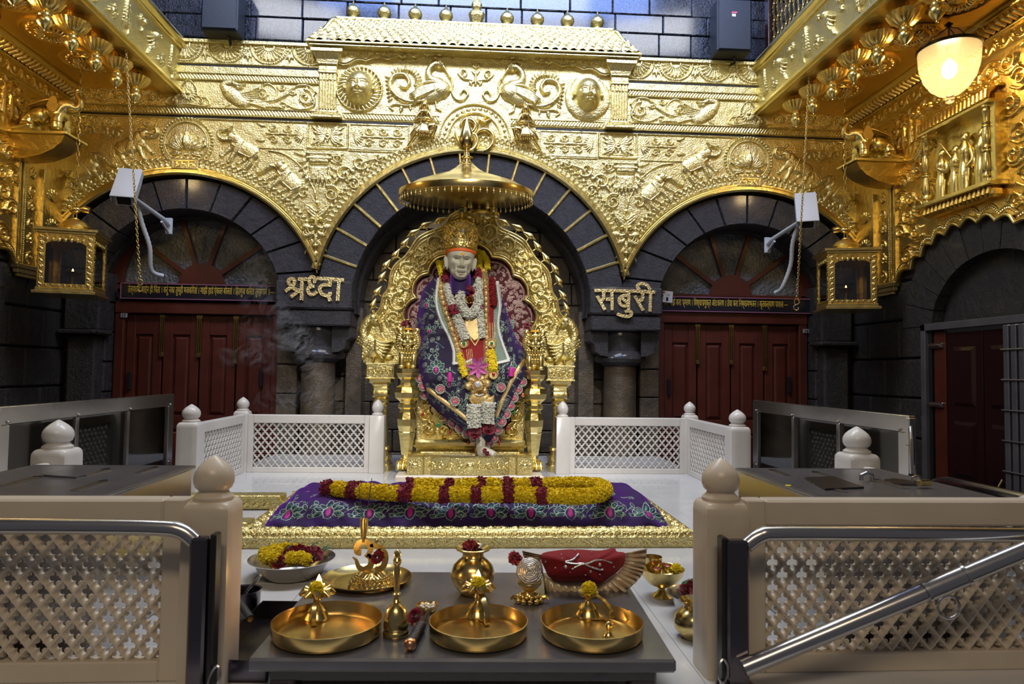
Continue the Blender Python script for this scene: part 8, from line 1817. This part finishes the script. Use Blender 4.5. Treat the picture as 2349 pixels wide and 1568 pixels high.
lamp(1096, 1412, 1, 'brass lamp with a burning flame, below the water pot', [(.006, -.018, .074), (.014, -.050, .064), (.024, -.074, .040), (.027, -.082, .010)], .078, 'yellow flower in front of the flame below the water pot')
lamp(1349, 1412, None, 'unlit brass lamp with curved handle and tiny bell knob', [(.012, -.018, .072), (.040, -.038, .058), (.058, -.052, .034), (.060, -.056, .012)], .064, 'yellow flower on the unlit lamp before the velvet cap')
c = onT(1397, 1467, ZT+.005); o = lathe_thing('bell_knob', [(0, 0), (.017, 0), (.016, .006), (.009, .016), (.005, .02), (.009, .026), (.011, .036), (.006, .044), (0, .046)], (c.x, c.y+.008, ZT+.006), BRASS, 'tiny brass bell knob standing in the plate with the unlit lamp', 'bell', 20)
# hand bell
c = onT(908, 1456); bz = ZT
t = lathe_thing('hand_bell', [(0, .002), (.033, 0), (.036, .004), (.036, .010), (.032, .016), (.034, .020), (.035, .028), (.033, .048), (.026, .072), (.013, .084), (.009, .088), (.012, .092), (.008, .098), (.0, .098)], (c.x, c.y, bz), BRASS, 'polished brass hand bell standing between two plates', 'bell')
MB().lathe([(0, .095), (.008, .097), (.007, .106), (.012, .111), (.012, .114), (.007, .117), (.008, .122), (.010, .160), (.011, .176), (.0085, .182), (.007, .188), (.011, .196), (.012, .204), (.008, .211), (.0105, .218), (.010, .226), (.005, .232), (0, .234)], 24, T(c.x, c.y, bz)).build('handle', BRASS, t)
# black-handled stick with a copper ball end
a, b_ = onT(966, 1433, ZT+.016), onT(941, 1477, ZT+.016); t = thing('gripped_handle', 'black grooved handle with a copper ball end lying beside the bell', 'handle', (a.x, a.y, ZT)); P = np.linspace(a, b_, 26); b = MB(); b.tube(P, np.where(np.arange(26) % 3 == 0, .0125, .0148), 14); b.build('grip', RUBBER, t)
MB().ball(b_, .0165, 16, 12).build('ball_end', COPPER, t); d = (a-b_).normalized(); b = MB(); b.tube([a, a+d*.10], [.008, .006], 10); b.build('rod', STEELD, t)
# sugar bowl and rose
c = onT(980, 1402); t = lathe_thing('small_bowl', [(0, .001), (.022, 0), (.026, .003), (.032, .014), (.034, .022), (.032, .022), (.029, .012), (.02, .006), (0, .006)], tuple(c), BRASS, 'small brass bowl of sugar crystals behind the black handle', 'bowl')
b = MB(); g = random.Random(4)
for k in range(26): q = .006; x, y, z = c.x+g.uniform(-.02, .02), c.y+g.uniform(-.02, .02), c.z+.012+g.uniform(0, .010); b.box(-q*.5, q*.5, -q*.5, q*.5, -q*.5, q*.5, .001, T(x, y, z, g.random(), g.random(), g.random(), 1.3))
b.build('sugar_crystals', WP, t, kind='stuff')
p = onT(952, 1412, ZT+.022); o = rose_mb((p.x, p.y, ZT+.024), .024, (-.2, -.8, .5), 8).build('rose', ROSE, sharp=None); tag(o, 'red rose head lying by the sugar bowl', 'flower')
# embossed plate with the incense stand
c = onT(842, 1335); R0 = .152; t = thing('embossed_plate', 'brass plate with a fluted rim under the incense stand', 'plate', tuple(c)); MB().lathe([(0, .001), (.11, .001), (.125, .004), (R0-.006, .016), (R0, .020), (R0-.002, .022), (R0-.010, .017), (.124, .0065), (.11, .004), (0, .004)], 72, T(*c), flute=(72, .004)).build('body', BRASS, t)
c2 = onT(854, 1343, ZT+.004); t = thing('incense_stand', 'brass incense stand in the form of a sacred syllable on a domed foot', 'incense stand', tuple(c2)); K = T(c2.x, c2.y, ZT+.0045)
MB().lathe([(0, 0), (.080, 0), (.082, .005), (.078, .010), (.072, .014), (.064, .026), (.050, .038), (.034, .044), (.030, .050), (0, .052)], 48, K).build('domed_foot', BRASS, t)
R = Relief(-PI, .012, PI, .046, .006)
pr_ = np.array([(.076, .010), (.072, .014), (.064, .026), (.050, .038), (.034, .044)])
b = MB()
for k in range(26):
    a_ = 2*PI*k/26
    b.tube([(c2.x+r*math.cos(a_), c2.y+r*math.sin(a_), ZT+.0045+z) for r, z in ((.050, .039), (.042, .043), (.033, .048))], [.003, .004, .003], 6)
    for j, (r, z) in enumerate(((.072, .016), (.064, .027), (.057, .033))): b.ball((c2.x+r*math.cos(a_+j*.12), c2.y+r*math.sin(a_+j*.12), ZT+.005+z), .006, 8, 5)
b.build('foot_relief', BRASS, t, kind='stuff')
ox, oz, YO = c2.x-.012, ZT+.105, c2.y; s = .078; b = MB(); b2 = lambda P, w: ribbon(b, [(ox+x*s, oz+z*s) for x, z in P], w*s, YO-.003, YO+.003, 6)
def vrib(P, W):
    P = cr([(ox+x*s, oz+z*s) for x, z in P], 8); Wd = np.interp(np.linspace(0, 1, len(P)), np.linspace(0, 1, len(W)), W)*s; d = np.gradient(P, axis=0); d /= np.linalg.norm(d, axis=1)[:, None]+1e-9; nn = np.c_[-d[:, 1], d[:, 0]]*Wd[:, None]/2; A, B = P+nn, P-nn; m = len(P)
    b.add([(x, y, z) for y in (YO-.003, YO+.003) for Q in (A, B) for x, z in Q], [f for i in range(m-1) for f in ((i, i+1, m+i+1, m+i), (2*m+i, 3*m+i, 3*m+i+1, 2*m+i+1), (i, 2*m+i, 2*m+i+1, i+1), (m+i, m+i+1, 3*m+i+1, 3*m+i))])
vrib([(-.35, .15), (-.50, .18), (-.55, .38), (-.38, .58), (-.10, .56), (.06, .34), (-.04, .06), (-.20, -.02)], [.30, .30, .22, .22, .26, .26, .2, .06]); vrib([(-.1, .02), (.08, -.12), (.06, -.42), (-.22, -.60), (-.46, -.46), (-.56, -.20), (-.72, -.06)], [.2, .26, .28, .26, .2, .12, .02]); vrib([(-.02, -.06), (.22, -.02), (.40, .16), (.62, .14), (.70, -.12), (.62, -.44), (.40, -.58), (.26, -.5)], [.1, .2, .24, .26, .26, .26, .22, .1]); vrib([(.02, .42), (.22, .44), (.44, .34), (.58, .46)], [.1, .2, .2, .05])
b.ball((ox+.30*s, YO, oz+.62*s), .008, 10, 6, sc=(1, .5, 1)); b.build('syllable_plate', BRASS, t, smooth=False)
tp = at(835, 1238, Y=c2.y+.012); MB().lathe([(0, 0), (.008, 0), (.010, .02), (.013, .050), (.014, .078), (.012, .078), (.0, .07)], 16, T(tp.x, c2.y+.004, tp.z-.004)).build('stick_tube', BRASSP, t)
for k, (px, py) in enumerate(((822, 1105), (853, 1096), (838, 1170))):
    e = at(px, py, Y=c2.y+.01); o = MB().tube([(tp.x+.002*k, c2.y+.004, tp.z+.03), tuple(e)], .0013, 6).build('incense_stick', STEELD); tag(o, ['thin burning incense stick leaning out of the brass tube', 'taller thin incense stick leaning toward the garland', 'short burnt incense stick between the two others'][k], 'incense stick')
p = at(866, 1278, Y=c2.y-.02); o = rose_mb(p, .023, (.2, -1, .2), 4).build('rose', ROSE, sharp=None); tag(o, 'red rose tucked into the incense stand', 'flower')
# round water pot with petals
c = onT(1084, 1362); t = lathe_thing('water_pot', [(0, .002), (.034, 0), (.040, .004), (.058, .024), (.070, .050), (.072, .072), (.064, .094), (.048, .110), (.038, .118), (.035, .128), (.037, .136), (.050, .143), (.058, .147), (.059, .151), (.056, .153), (.048, .149), (.034, .142), (.032, .12), (0, .118)], tuple(c), BRASS, 'round brass water pot with rose petals in its mouth', 'pot')
MB().lathe([(.0716, .062), (.0726, .066), (.0716, .070)], 48, T(*c)).build('rib', BRASS, t); o = flower_head((c.x-.008, c.y, c.z+.148), .024, 34, up=(0, 0, 1), size=.6).build('petals', ROSE, smooth=False); tag(o, 'rose petals filling the mouth of the round brass pot', 'petals', kind='stuff')
# silver conch on a footed stand, with a rose
c = onT(1214, 1380); t = lathe_thing('conch_stand', [(0, .012), (.018, .012), (.022, .018), (.014, .028), (.013, .034), (.026, .044), (.038, .058), (.040, .066), (.037, .066), (.02, .054), (0, .05)], tuple(c), BRASS, 'small brass stand on curled feet under the silver ball', 'stand')
b = MB()
for k in range(12): a_ = 2*PI*k/12; b.ball((c.x+.040*math.cos(a_), c.y+.036*math.sin(a_), c.z+.010), .0095, 8, 6); b.ball((c.x+.028*math.cos(a_+.2), c.y+.026*math.sin(a_+.2), c.z+.020), .008, 8, 6)
for sx in (-1, 1): b.tube([(c.x+sx*.035, c.y, c.z+.012), (c.x+sx*.052, c.y-.01, c.z+.020), (c.x+sx*.060, c.y-.01, c.z+.012)], [.007, .006, .004], 8)
b.build('scroll_feet', BRASS, t)
b = MB(); b.ball((0, 0, 0), .043, 36, 24, sc=(1, 1, .96)); sp = []
for k in range(180): q = k/180; a_ = q*2*PI*7; rr = .040*q; sp.append((rr*math.cos(a_), -.0435*math.sqrt(max(0, 1-(rr/.0435)**2)), rr*math.sin(a_)))
b.tube(sp, .0024, 6); b.lathe([(0, .0), (.006, .0), (0, .012)], 10, T(0, -.043, 0, rx=PI/2)); m2_ = MB().merge(b, T(c.x, c.y-.002, c.z+.098, rx=-.35, rz=-.1)); o = m2_.build('silver_conch', SILVER); tag(o, 'silver spiral-ridged ball resting on the small brass stand', 'conch')
o = flower_head((c.x-.045, c.y+.03, c.z+.128), .020, 40, up=(-.3, -.5, .6), size=.62, np_=3).build('rose', ROSE, smooth=False); tag(o, 'crumpled red rose behind the silver ball', 'flower')
# velvet cap with a pleated satin frill and silver embroidery
c = onT(1335, 1335); t = thing('velvet_hat', 'red velvet cap with silver embroidery and a pleated cream satin frill', 'cap', tuple(c))
CY = 2.33; q = lambda px, py, Y: at(px, py, Y=Y)
cap = cr([(1240, 1272), (1275, 1262), (1320, 1259), (1375, 1262), (1408, 1256), (1415, 1264), (1434, 1268), (1433, 1290), (1420, 1308), (1398, 1325), (1375, 1340), (1345, 1332), (1290, 1332), (1262, 1325), (1250, 1305)], 4, True)
ctr = np.array([1336, 1297]); V = []; m = len(cap)
def capy(f, px, py): return CY-.075*math.sqrt(max(0, 1-f*f))-.0*f+(1290-py)*.0004
for f in np.linspace(0, 1, 9):
    for k in range(m): px, py = ctr+(cap[k]-ctr)*f; V.append(tuple(q(px, py, capy(f, px, py)+.003*math.sin(k*.9)*f)))
b = MB(); b.add(V, [(i*m+k, i*m+(k+1) % m, (i+1)*m+(k+1) % m, (i+1)*m+k) for i in range(8) for k in range(m)]); bk = [tuple(q(px, py, CY+.03)) for px, py in cap]; b.add(V[-m:]+bk, [(k, (k+1) % m, m+(k+1) % m, m+k) for k in range(m)]+[tuple(range(m, 2*m))]); b.build('velvet_crown', REDV, t, sharp=None)
def fril(px0, rows, n):
    """pleated strip between an inner and outer pixel polyline"""
    inn, outt = cr(rows[0], 10), cr(rows[1], 10); V = []
    for k, (a_, o_) in enumerate(zip(inn, outt)):
        s_ = math.sin(k*2*PI/3.4)
        for f in np.linspace(0, 1, 5): px, py = a_*(1-f)+o_*f; V.append(tuple(q(px, py, CY-.012-.016*f*s_-.03*f)))
    k = len(inn); return MB().add(V, [(i*5+j, i*5+j+1, (i+1)*5+j+1, (i+1)*5+j) for i in range(k-1) for j in range(4)])
o = fril(0, ([(1242, 1290), (1250, 1320), (1290, 1331), (1345, 1332), (1375, 1340), (1400, 1325), (1422, 1307), (1433, 1288), (1434, 1268)], [(1250, 1355), (1262, 1374), (1300, 1377), (1350, 1376), (1405, 1381), (1440, 1352), (1470, 1322), (1480, 1295), (1484, 1256)]), 9).build('pleated_frill', CREAM, t, sharp=60); so = o.modifiers.new('s', 'SOLIDIFY'); so.thickness = .002
o = fril(0, ([(1244, 1272), (1240, 1283), (1244, 1292)], [(1198, 1262), (1203, 1278), (1225, 1296)]), 3).build('pleated_frill', CREAM, t, sharp=60); so = o.modifiers.new('s', 'SOLIDIFY'); so.thickness = .002
b = MB()
def cs(P, r=.0032):
    Pp = cr(P, 5) if len(P) > 2 else np.linspace(P[0], P[1], 8); b.tube([q(px, py, capy(min(1, math.hypot((px-1336)/98, (py-1297)/42)), px, py)-.002) for px, py in Pp], r, 6)
cs([(1328, 1270), (1315, 1283), (1297, 1289), (1320, 1293), (1337, 1292), (1355, 1300), (1375, 1306), (1383, 1306)]); cs([(1312, 1305), (1330, 1295), (1350, 1291), (1368, 1284), (1385, 1285), (1404, 1290)])
for px, py, r in ((1298, 1300, .007), (1376, 1295, .006), (1355, 1310, .006), (1265, 1273, .0025), (1288, 1271, .0025), (1319, 1262, .0025), (1357, 1266, .0025), (1374, 1274, .0025), (1401, 1271, .0025), (1252, 1288, .003), (1343, 1318, .003), (1376, 1317, .003), (1308, 1312, .0025), (1408, 1300, .0025), (1290, 1280, .0025), (1274, 1302, .0025)): b.ball(q(px, py, capy(min(1, math.hypot((px-1336)/98, (py-1297)/42)), px, py)-.001), r, 8, 6)
b.build('silver_embroidery', SILVER, t, kind='stuff')
# ---------------------------------------------------------------- vessels standing on the marble floor
def steel_bowl(px, py, R0, h, label, fl, seed, zr=None):
    c = at(px, py, Z=h); p = (c.x, c.y, 0); t = lathe_thing('steel_bowl', [(0, .003), (R0*.55, 0), (R0*.62, .006), (R0*.80, h*.55), (R0*.86, h*.85), (R0*.90, h*.92), (R0, h), (R0+.001, h+.003), (R0*.89, h*.95), (R0*.83, h*.8), (R0*.6, .01), (0, .01)], p, STEEL, label, 'bowl', 56)
    g = random.Random(seed); k = 0
    rk = {}
    for kd in 'yrl': 
        for i_, f_ in enumerate(sorted([f for f in fl if f[2] == kd])): rk[f_] = ['leftmost', 'second from the left', 'third from the left', 'fourth from the left', 'fifth from the left', 'sixth from the left', 'seventh from the left', 'eighth from the left', 'ninth from the left', 'tenth from the left', 'eleventh from the left', 'twelfth from the left'][i_]
    for dx, dy, kind, r in fl:
        od = rk[(dx, dy, kind, r)]; where = 'in the bowl by the table, ' if px < 1000 else 'in the bowl behind the post, '; r *= 1.22
        x, y, z = c.x+dx*R0, c.y+dy*R0, h+.004+.020*(1-dx*dx-dy*dy)
        if kind == 'y': o = flower_head((x, y, z), r, 90, up=(g.uniform(-.4, .4), -.5, 1), size=.28).build('marigold_flower', YELLOWL, smooth=False); tag(o, 'yellow flower '+where+od, 'flower', 'yellow flowers in the bowl '+('by the table' if px < 1000 else 'by the post'))
        elif kind == 'r': o = rose_mb((x, y, z), r, (g.uniform(-.5, .5), -.6, .8), g.randint(0, 99)).build('rose', ROSE, sharp=None); tag(o, 'dark red rose '+where+od, 'flower', 'red roses in the bowl '+('by the table' if px < 1000 else 'by the post'))
        else:
            b = MB(); b.add([(x, y, z), (x+.02, y-.01, z+.012), (x+.045, y+.01, z+.03), (x+.018, y+.016, z+.016), (x+.02, y+.002, z+.022)], [(0, 1, 4), (1, 2, 4), (2, 3, 4), (3, 0, 4)]); o = b.build('green_leaf', GREENL, smooth=False); tag(o, 'green leaf '+where+od, 'leaf', 'leaves in the bowl '+('by the table' if px < 1000 else 'by the post'))
steel_bowl(670, 1279, .172, .075, 'steel bowl heaped with yellow and red flowers', [(-.62, -.05, 'y', .028), (-.5, .25, 'y', .026), (-.36, -.1, 'y', .03), (-.28, .35, 'y', .026), (-.5, -.35, 'y', .028), (-.3, -.5, 'y', .027), (-.1, .1, 'r', .032), (-.02, .42, 'r', .03), (.12, .2, 'r', .032), (-.06, -.22, 'r', .03), (.05, -.02, 'r', .034), (.10, -.50, 'y', .027), (.30, -.42, 'y', .026), (.38, .05, 'r', .032), (.5, -.22, 'r', .030), (-.14, -.6, 'r', .026), (.28, .38, 'l', 0), (.6, .15, 'l', 0), (.60, -.12, 'r', .028), (.50, .22, 'r', .028), (.44, -.50, 'y', .024), (.66, .05, 'l', 0), (-.24, .05, 'l', 0), (-.02, .3, 'y', .022)], 5)
steel_bowl(1606, 1362, .115, .075, 'second steel bowl of flowers half hidden by the marble post', [(-.45, -.1, 'r', .024), (-.2, .1, 'r', .026), (0, .3, 'r', .026), (-.1, -.3, 'y', .022), (.12, -.05, 'y', .024), (-.3, .35, 'l', 0), (-.6, .2, 'l', 0), (.1, -.55, 'y', .022), (-.25, -.45, 'r', .02)], 6)
c = at(1518, 1368, Z=0); h = .105; t = lathe_thing('footed_bowl', [(0, .003), (.040, 0), (.042, .004), (.022, .016), (.012, .028), (.016, .036), (.052, .052), (.076, .080), (.084, h), (.086, h+.003), (.082, h), (.072, .082), (.045, .058), (0, .052)], (c.x, c.y, 0), BRASS, 'footed brass bowl holding cups of red powder and a flower', 'bowl')
for dx, dy, r, m, lb in ((-.03, .02, .036, BRASS, 'brass cup standing tallest in the footed bowl'), (.022, .0, .022, BRASS, 'small brass cup of red powder in the footed bowl'), (-.03, -.038, .020, BRASS, 'small cup with rose petals at the front of the footed bowl')):
    hh = .05 if r > .03 else .026; o = lathe_thing('brass_cup', [(0, 0), (r*.6, 0), (r*.9, hh*.4), (r, hh), (r*.93, hh), (r*.8, hh*.4), (0, hh*.25)], (c.x+dx, c.y+dy, h-.012+(.004 if r > .03 else 0)), m, lb, 'cup', 28)
    if r < .03: f = MB().ball((c.x+dx, c.y+dy, h-.012+hh*.8), r*.8, 14, 6, sc=(1, 1, .35)).build('red_powder' if dx > 0 else 'rose_petals', GEMR if dx > 0 else ROSE); tag(f, 'red powder heaped in a small cup' if dx > 0 else 'rose petals heaped in the front cup', 'powder' if dx > 0 else 'petals', kind='stuff')
o = flower_head((c.x+.045, c.y-.035, h+.006), .026, 90, up=(0, -.4, 1), size=.28).build('marigold_flower', YELLOWL, smooth=False); tag(o, 'yellow flower lying in the footed brass bowl', 'flower')
c = at(1592, 1462, Z=0); lathe_thing('brass_water_pot', [(0, .003), (.034, 0), (.040, .004), (.062, .030), (.066, .052), (.060, .072), (.046, .088), (.034, .096), (.032, .106), (.042, .118), (.046, .120), (.045, .123), (.030, .112), (.028, .1), (0, .098)], (c.x, c.y, 0), BRASS, 'small engraved brass water pot half hidden by the marble post', 'pot')
# steel tray, cooking pot and ladle by the post
a = at(612, 1357, Z=.05); t = thing('steel_tray', 'open steel tray on the floor beside the marble post', 'tray', (-.60, 2.2, 0)); KK = T(-.63, 2.17, 0, rz=math.radians(-3)); b = MB(); b.box(-.09, .09, -.24, .24, 0, .006, 0, KK)
for x_ in (-.09, .086): b.box(x_, x_+.004, -.24, .24, 0, .06, 0, KK)
for y_ in (-.24, .236): b.box(-.09, .09, y_, y_+.004, 0, .06, 0, KK)
b.build('body', STEELD, t)
c = at(556, 1350, Z=.105); lathe_thing('steel_pot', [(0, .0), (.048, 0), (.052, .004), (.054, .085), (.058, .090), (.052, .088), (.049, .01), (0, .008)], (c.x, c.y+.02, .008), STEELD, 'dark steel pot standing in the tray', 'pot', 40)
p0, p1 = at(598, 1318, Y=c.y-.02), Vector((c.x-.015, c.y+.01, .06)); o = MB().tube([p0, p0.lerp(p1, .5), p1], [.006, .005, .006], 10).build('ladle', STEEL); tag(o, 'steel ladle handle sticking out of the dark pot', 'ladle')
p0, p1 = at(574, 1419, Z=.062), at(545, 1378, Z=.085); t = thing('torch_handle', 'black cylindrical handle with a brass end lying across the tray', 'handle', tuple(p0)); d = (p1-p0).normalized(); MB().tube([p0, p1, p1+d*.06], [.0135, .0155, .0155], 16).build('grip', RUBBER, t); MB().tube([p0-d*.002, p0+d*.002], .009, 14).build('end_cap', BRASS, t)
# one loose yellow petal and the fallen bits on the marble
for k, (px, py, z) in enumerate(((1808, 1113, .4715),)):
    p = at(px, py, Z=z); o = MB().ball(p, .012, 10, 5, sc=(1, .6, .2)).build('yellow_petal', YELLOWL); tag(o, 'single yellow petal lying on the steel box top', 'petal')
# ================================================================ thin incense smoke drifting left of the throne
SM = bpy.data.materials.new('incense_smoke'); SM.use_nodes = True; nt = SM.node_tree; N = nt.nodes; L_ = nt.links
for n_ in list(N): N.remove(n_)
o_ = N.new('ShaderNodeOutputMaterial'); tr = N.new('ShaderNodeBsdfTransparent'); df = N.new('ShaderNodeBsdfDiffuse'); tl_ = N.new('ShaderNodeBsdfTranslucent'); ad = N.new('ShaderNodeAddShader'); mx = N.new('ShaderNodeMixShader')
df.inputs[0].default_value = (.6, .62, .68, 1); tl_.inputs[0].default_value = (.6, .62, .68, 1); tc = N.new('ShaderNodeTexCoord'); nz = N.new('ShaderNodeTexNoise'); nz.inputs['Scale'].default_value = 7; nz.inputs['Detail'].default_value = 5; nz.inputs['Distortion'].default_value = 1.5
at_ = N.new('ShaderNodeAttribute'); at_.attribute_name = 'fade'; mr = N.new('ShaderNodeMapRange'); mr.inputs[1].default_value = .42; mr.inputs[2].default_value = .72; mr.inputs[4].default_value = .11; mu = N.new('ShaderNodeMath'); mu.operation = 'MULTIPLY'
L_.new(tc.outputs['Object'], nz.inputs['Vector']); L_.new(nz.outputs['Fac'], mr.inputs[0]); L_.new(mr.outputs[0], mu.inputs[0]); L_.new(at_.outputs['Fac'], mu.inputs[1]); L_.new(mu.outputs[0], mx.inputs[0]); L_.new(tr.outputs[0], mx.inputs[1]); L_.new(df.outputs[0], ad.inputs[0]); L_.new(tl_.outputs[0], ad.inputs[1]); L_.new(ad.outputs[0], mx.inputs[2]); L_.new(mx.outputs[0], o_.inputs[0])
SMT = thing('incense_smoke', 'faint wisps of incense smoke drifting in front of the door numbered seventeen', 'smoke', (-1.2, 5.0, .6), kind='stuff')
for P, w in (([(820, 1090, 2.4), (790, 980, 3.2), (740, 880, 4.2), (700, 800, 5.0), (660, 760, 5.4), (600, 740, 5.6)], .16), ([(760, 960, 4.0), (700, 900, 4.8), (640, 920, 5.2), (590, 900, 5.4)], .14), ([(690, 800, 5.0), (650, 720, 5.6), (580, 680, 5.9), (600, 620, 6.0), (640, 600, 6.1)], .2), ([(640, 840, 5.2), (560, 800, 5.6), (500, 820, 5.8)], .18), ([(730, 860, 4.6), (690, 760, 5.2), (620, 790, 5.4), (560, 720, 5.6)], .12)):
    C = cr([tuple(at(x, y, Y=Y_)) for x, y, Y_ in P], 10); d = np.gradient(C, axis=0); sd = np.cross(d, [0, 1, 0]); sd /= np.linalg.norm(sd, axis=1)[:, None]+1e-9; m = 9; n = len(C); V = []; fa = []
    for i in range(n):
        for j in range(m): u = j/(m-1)*2-1; V.append(C[i]+sd[i]*u*w*(.5+.5*i/n)+np.array([0, .05*math.sin(u*3+i*.3), 0])); fa.append((1-u*u)**1.2*math.sin(PI*min(1, (i+.5)/n))**.6)
    q_ = MB().add(np.array(V), [(i*m+j, i*m+j+1, (i+1)*m+j+1, (i+1)*m+j) for i in range(n-1) for j in range(m-1)]).build('smoke_wisp', SM, SMT, sharp=None, kind='stuff'); A_ = q_.data.attributes.new('fade', 'FLOAT', 'POINT'); A_.data.foreach_set('value', fa)
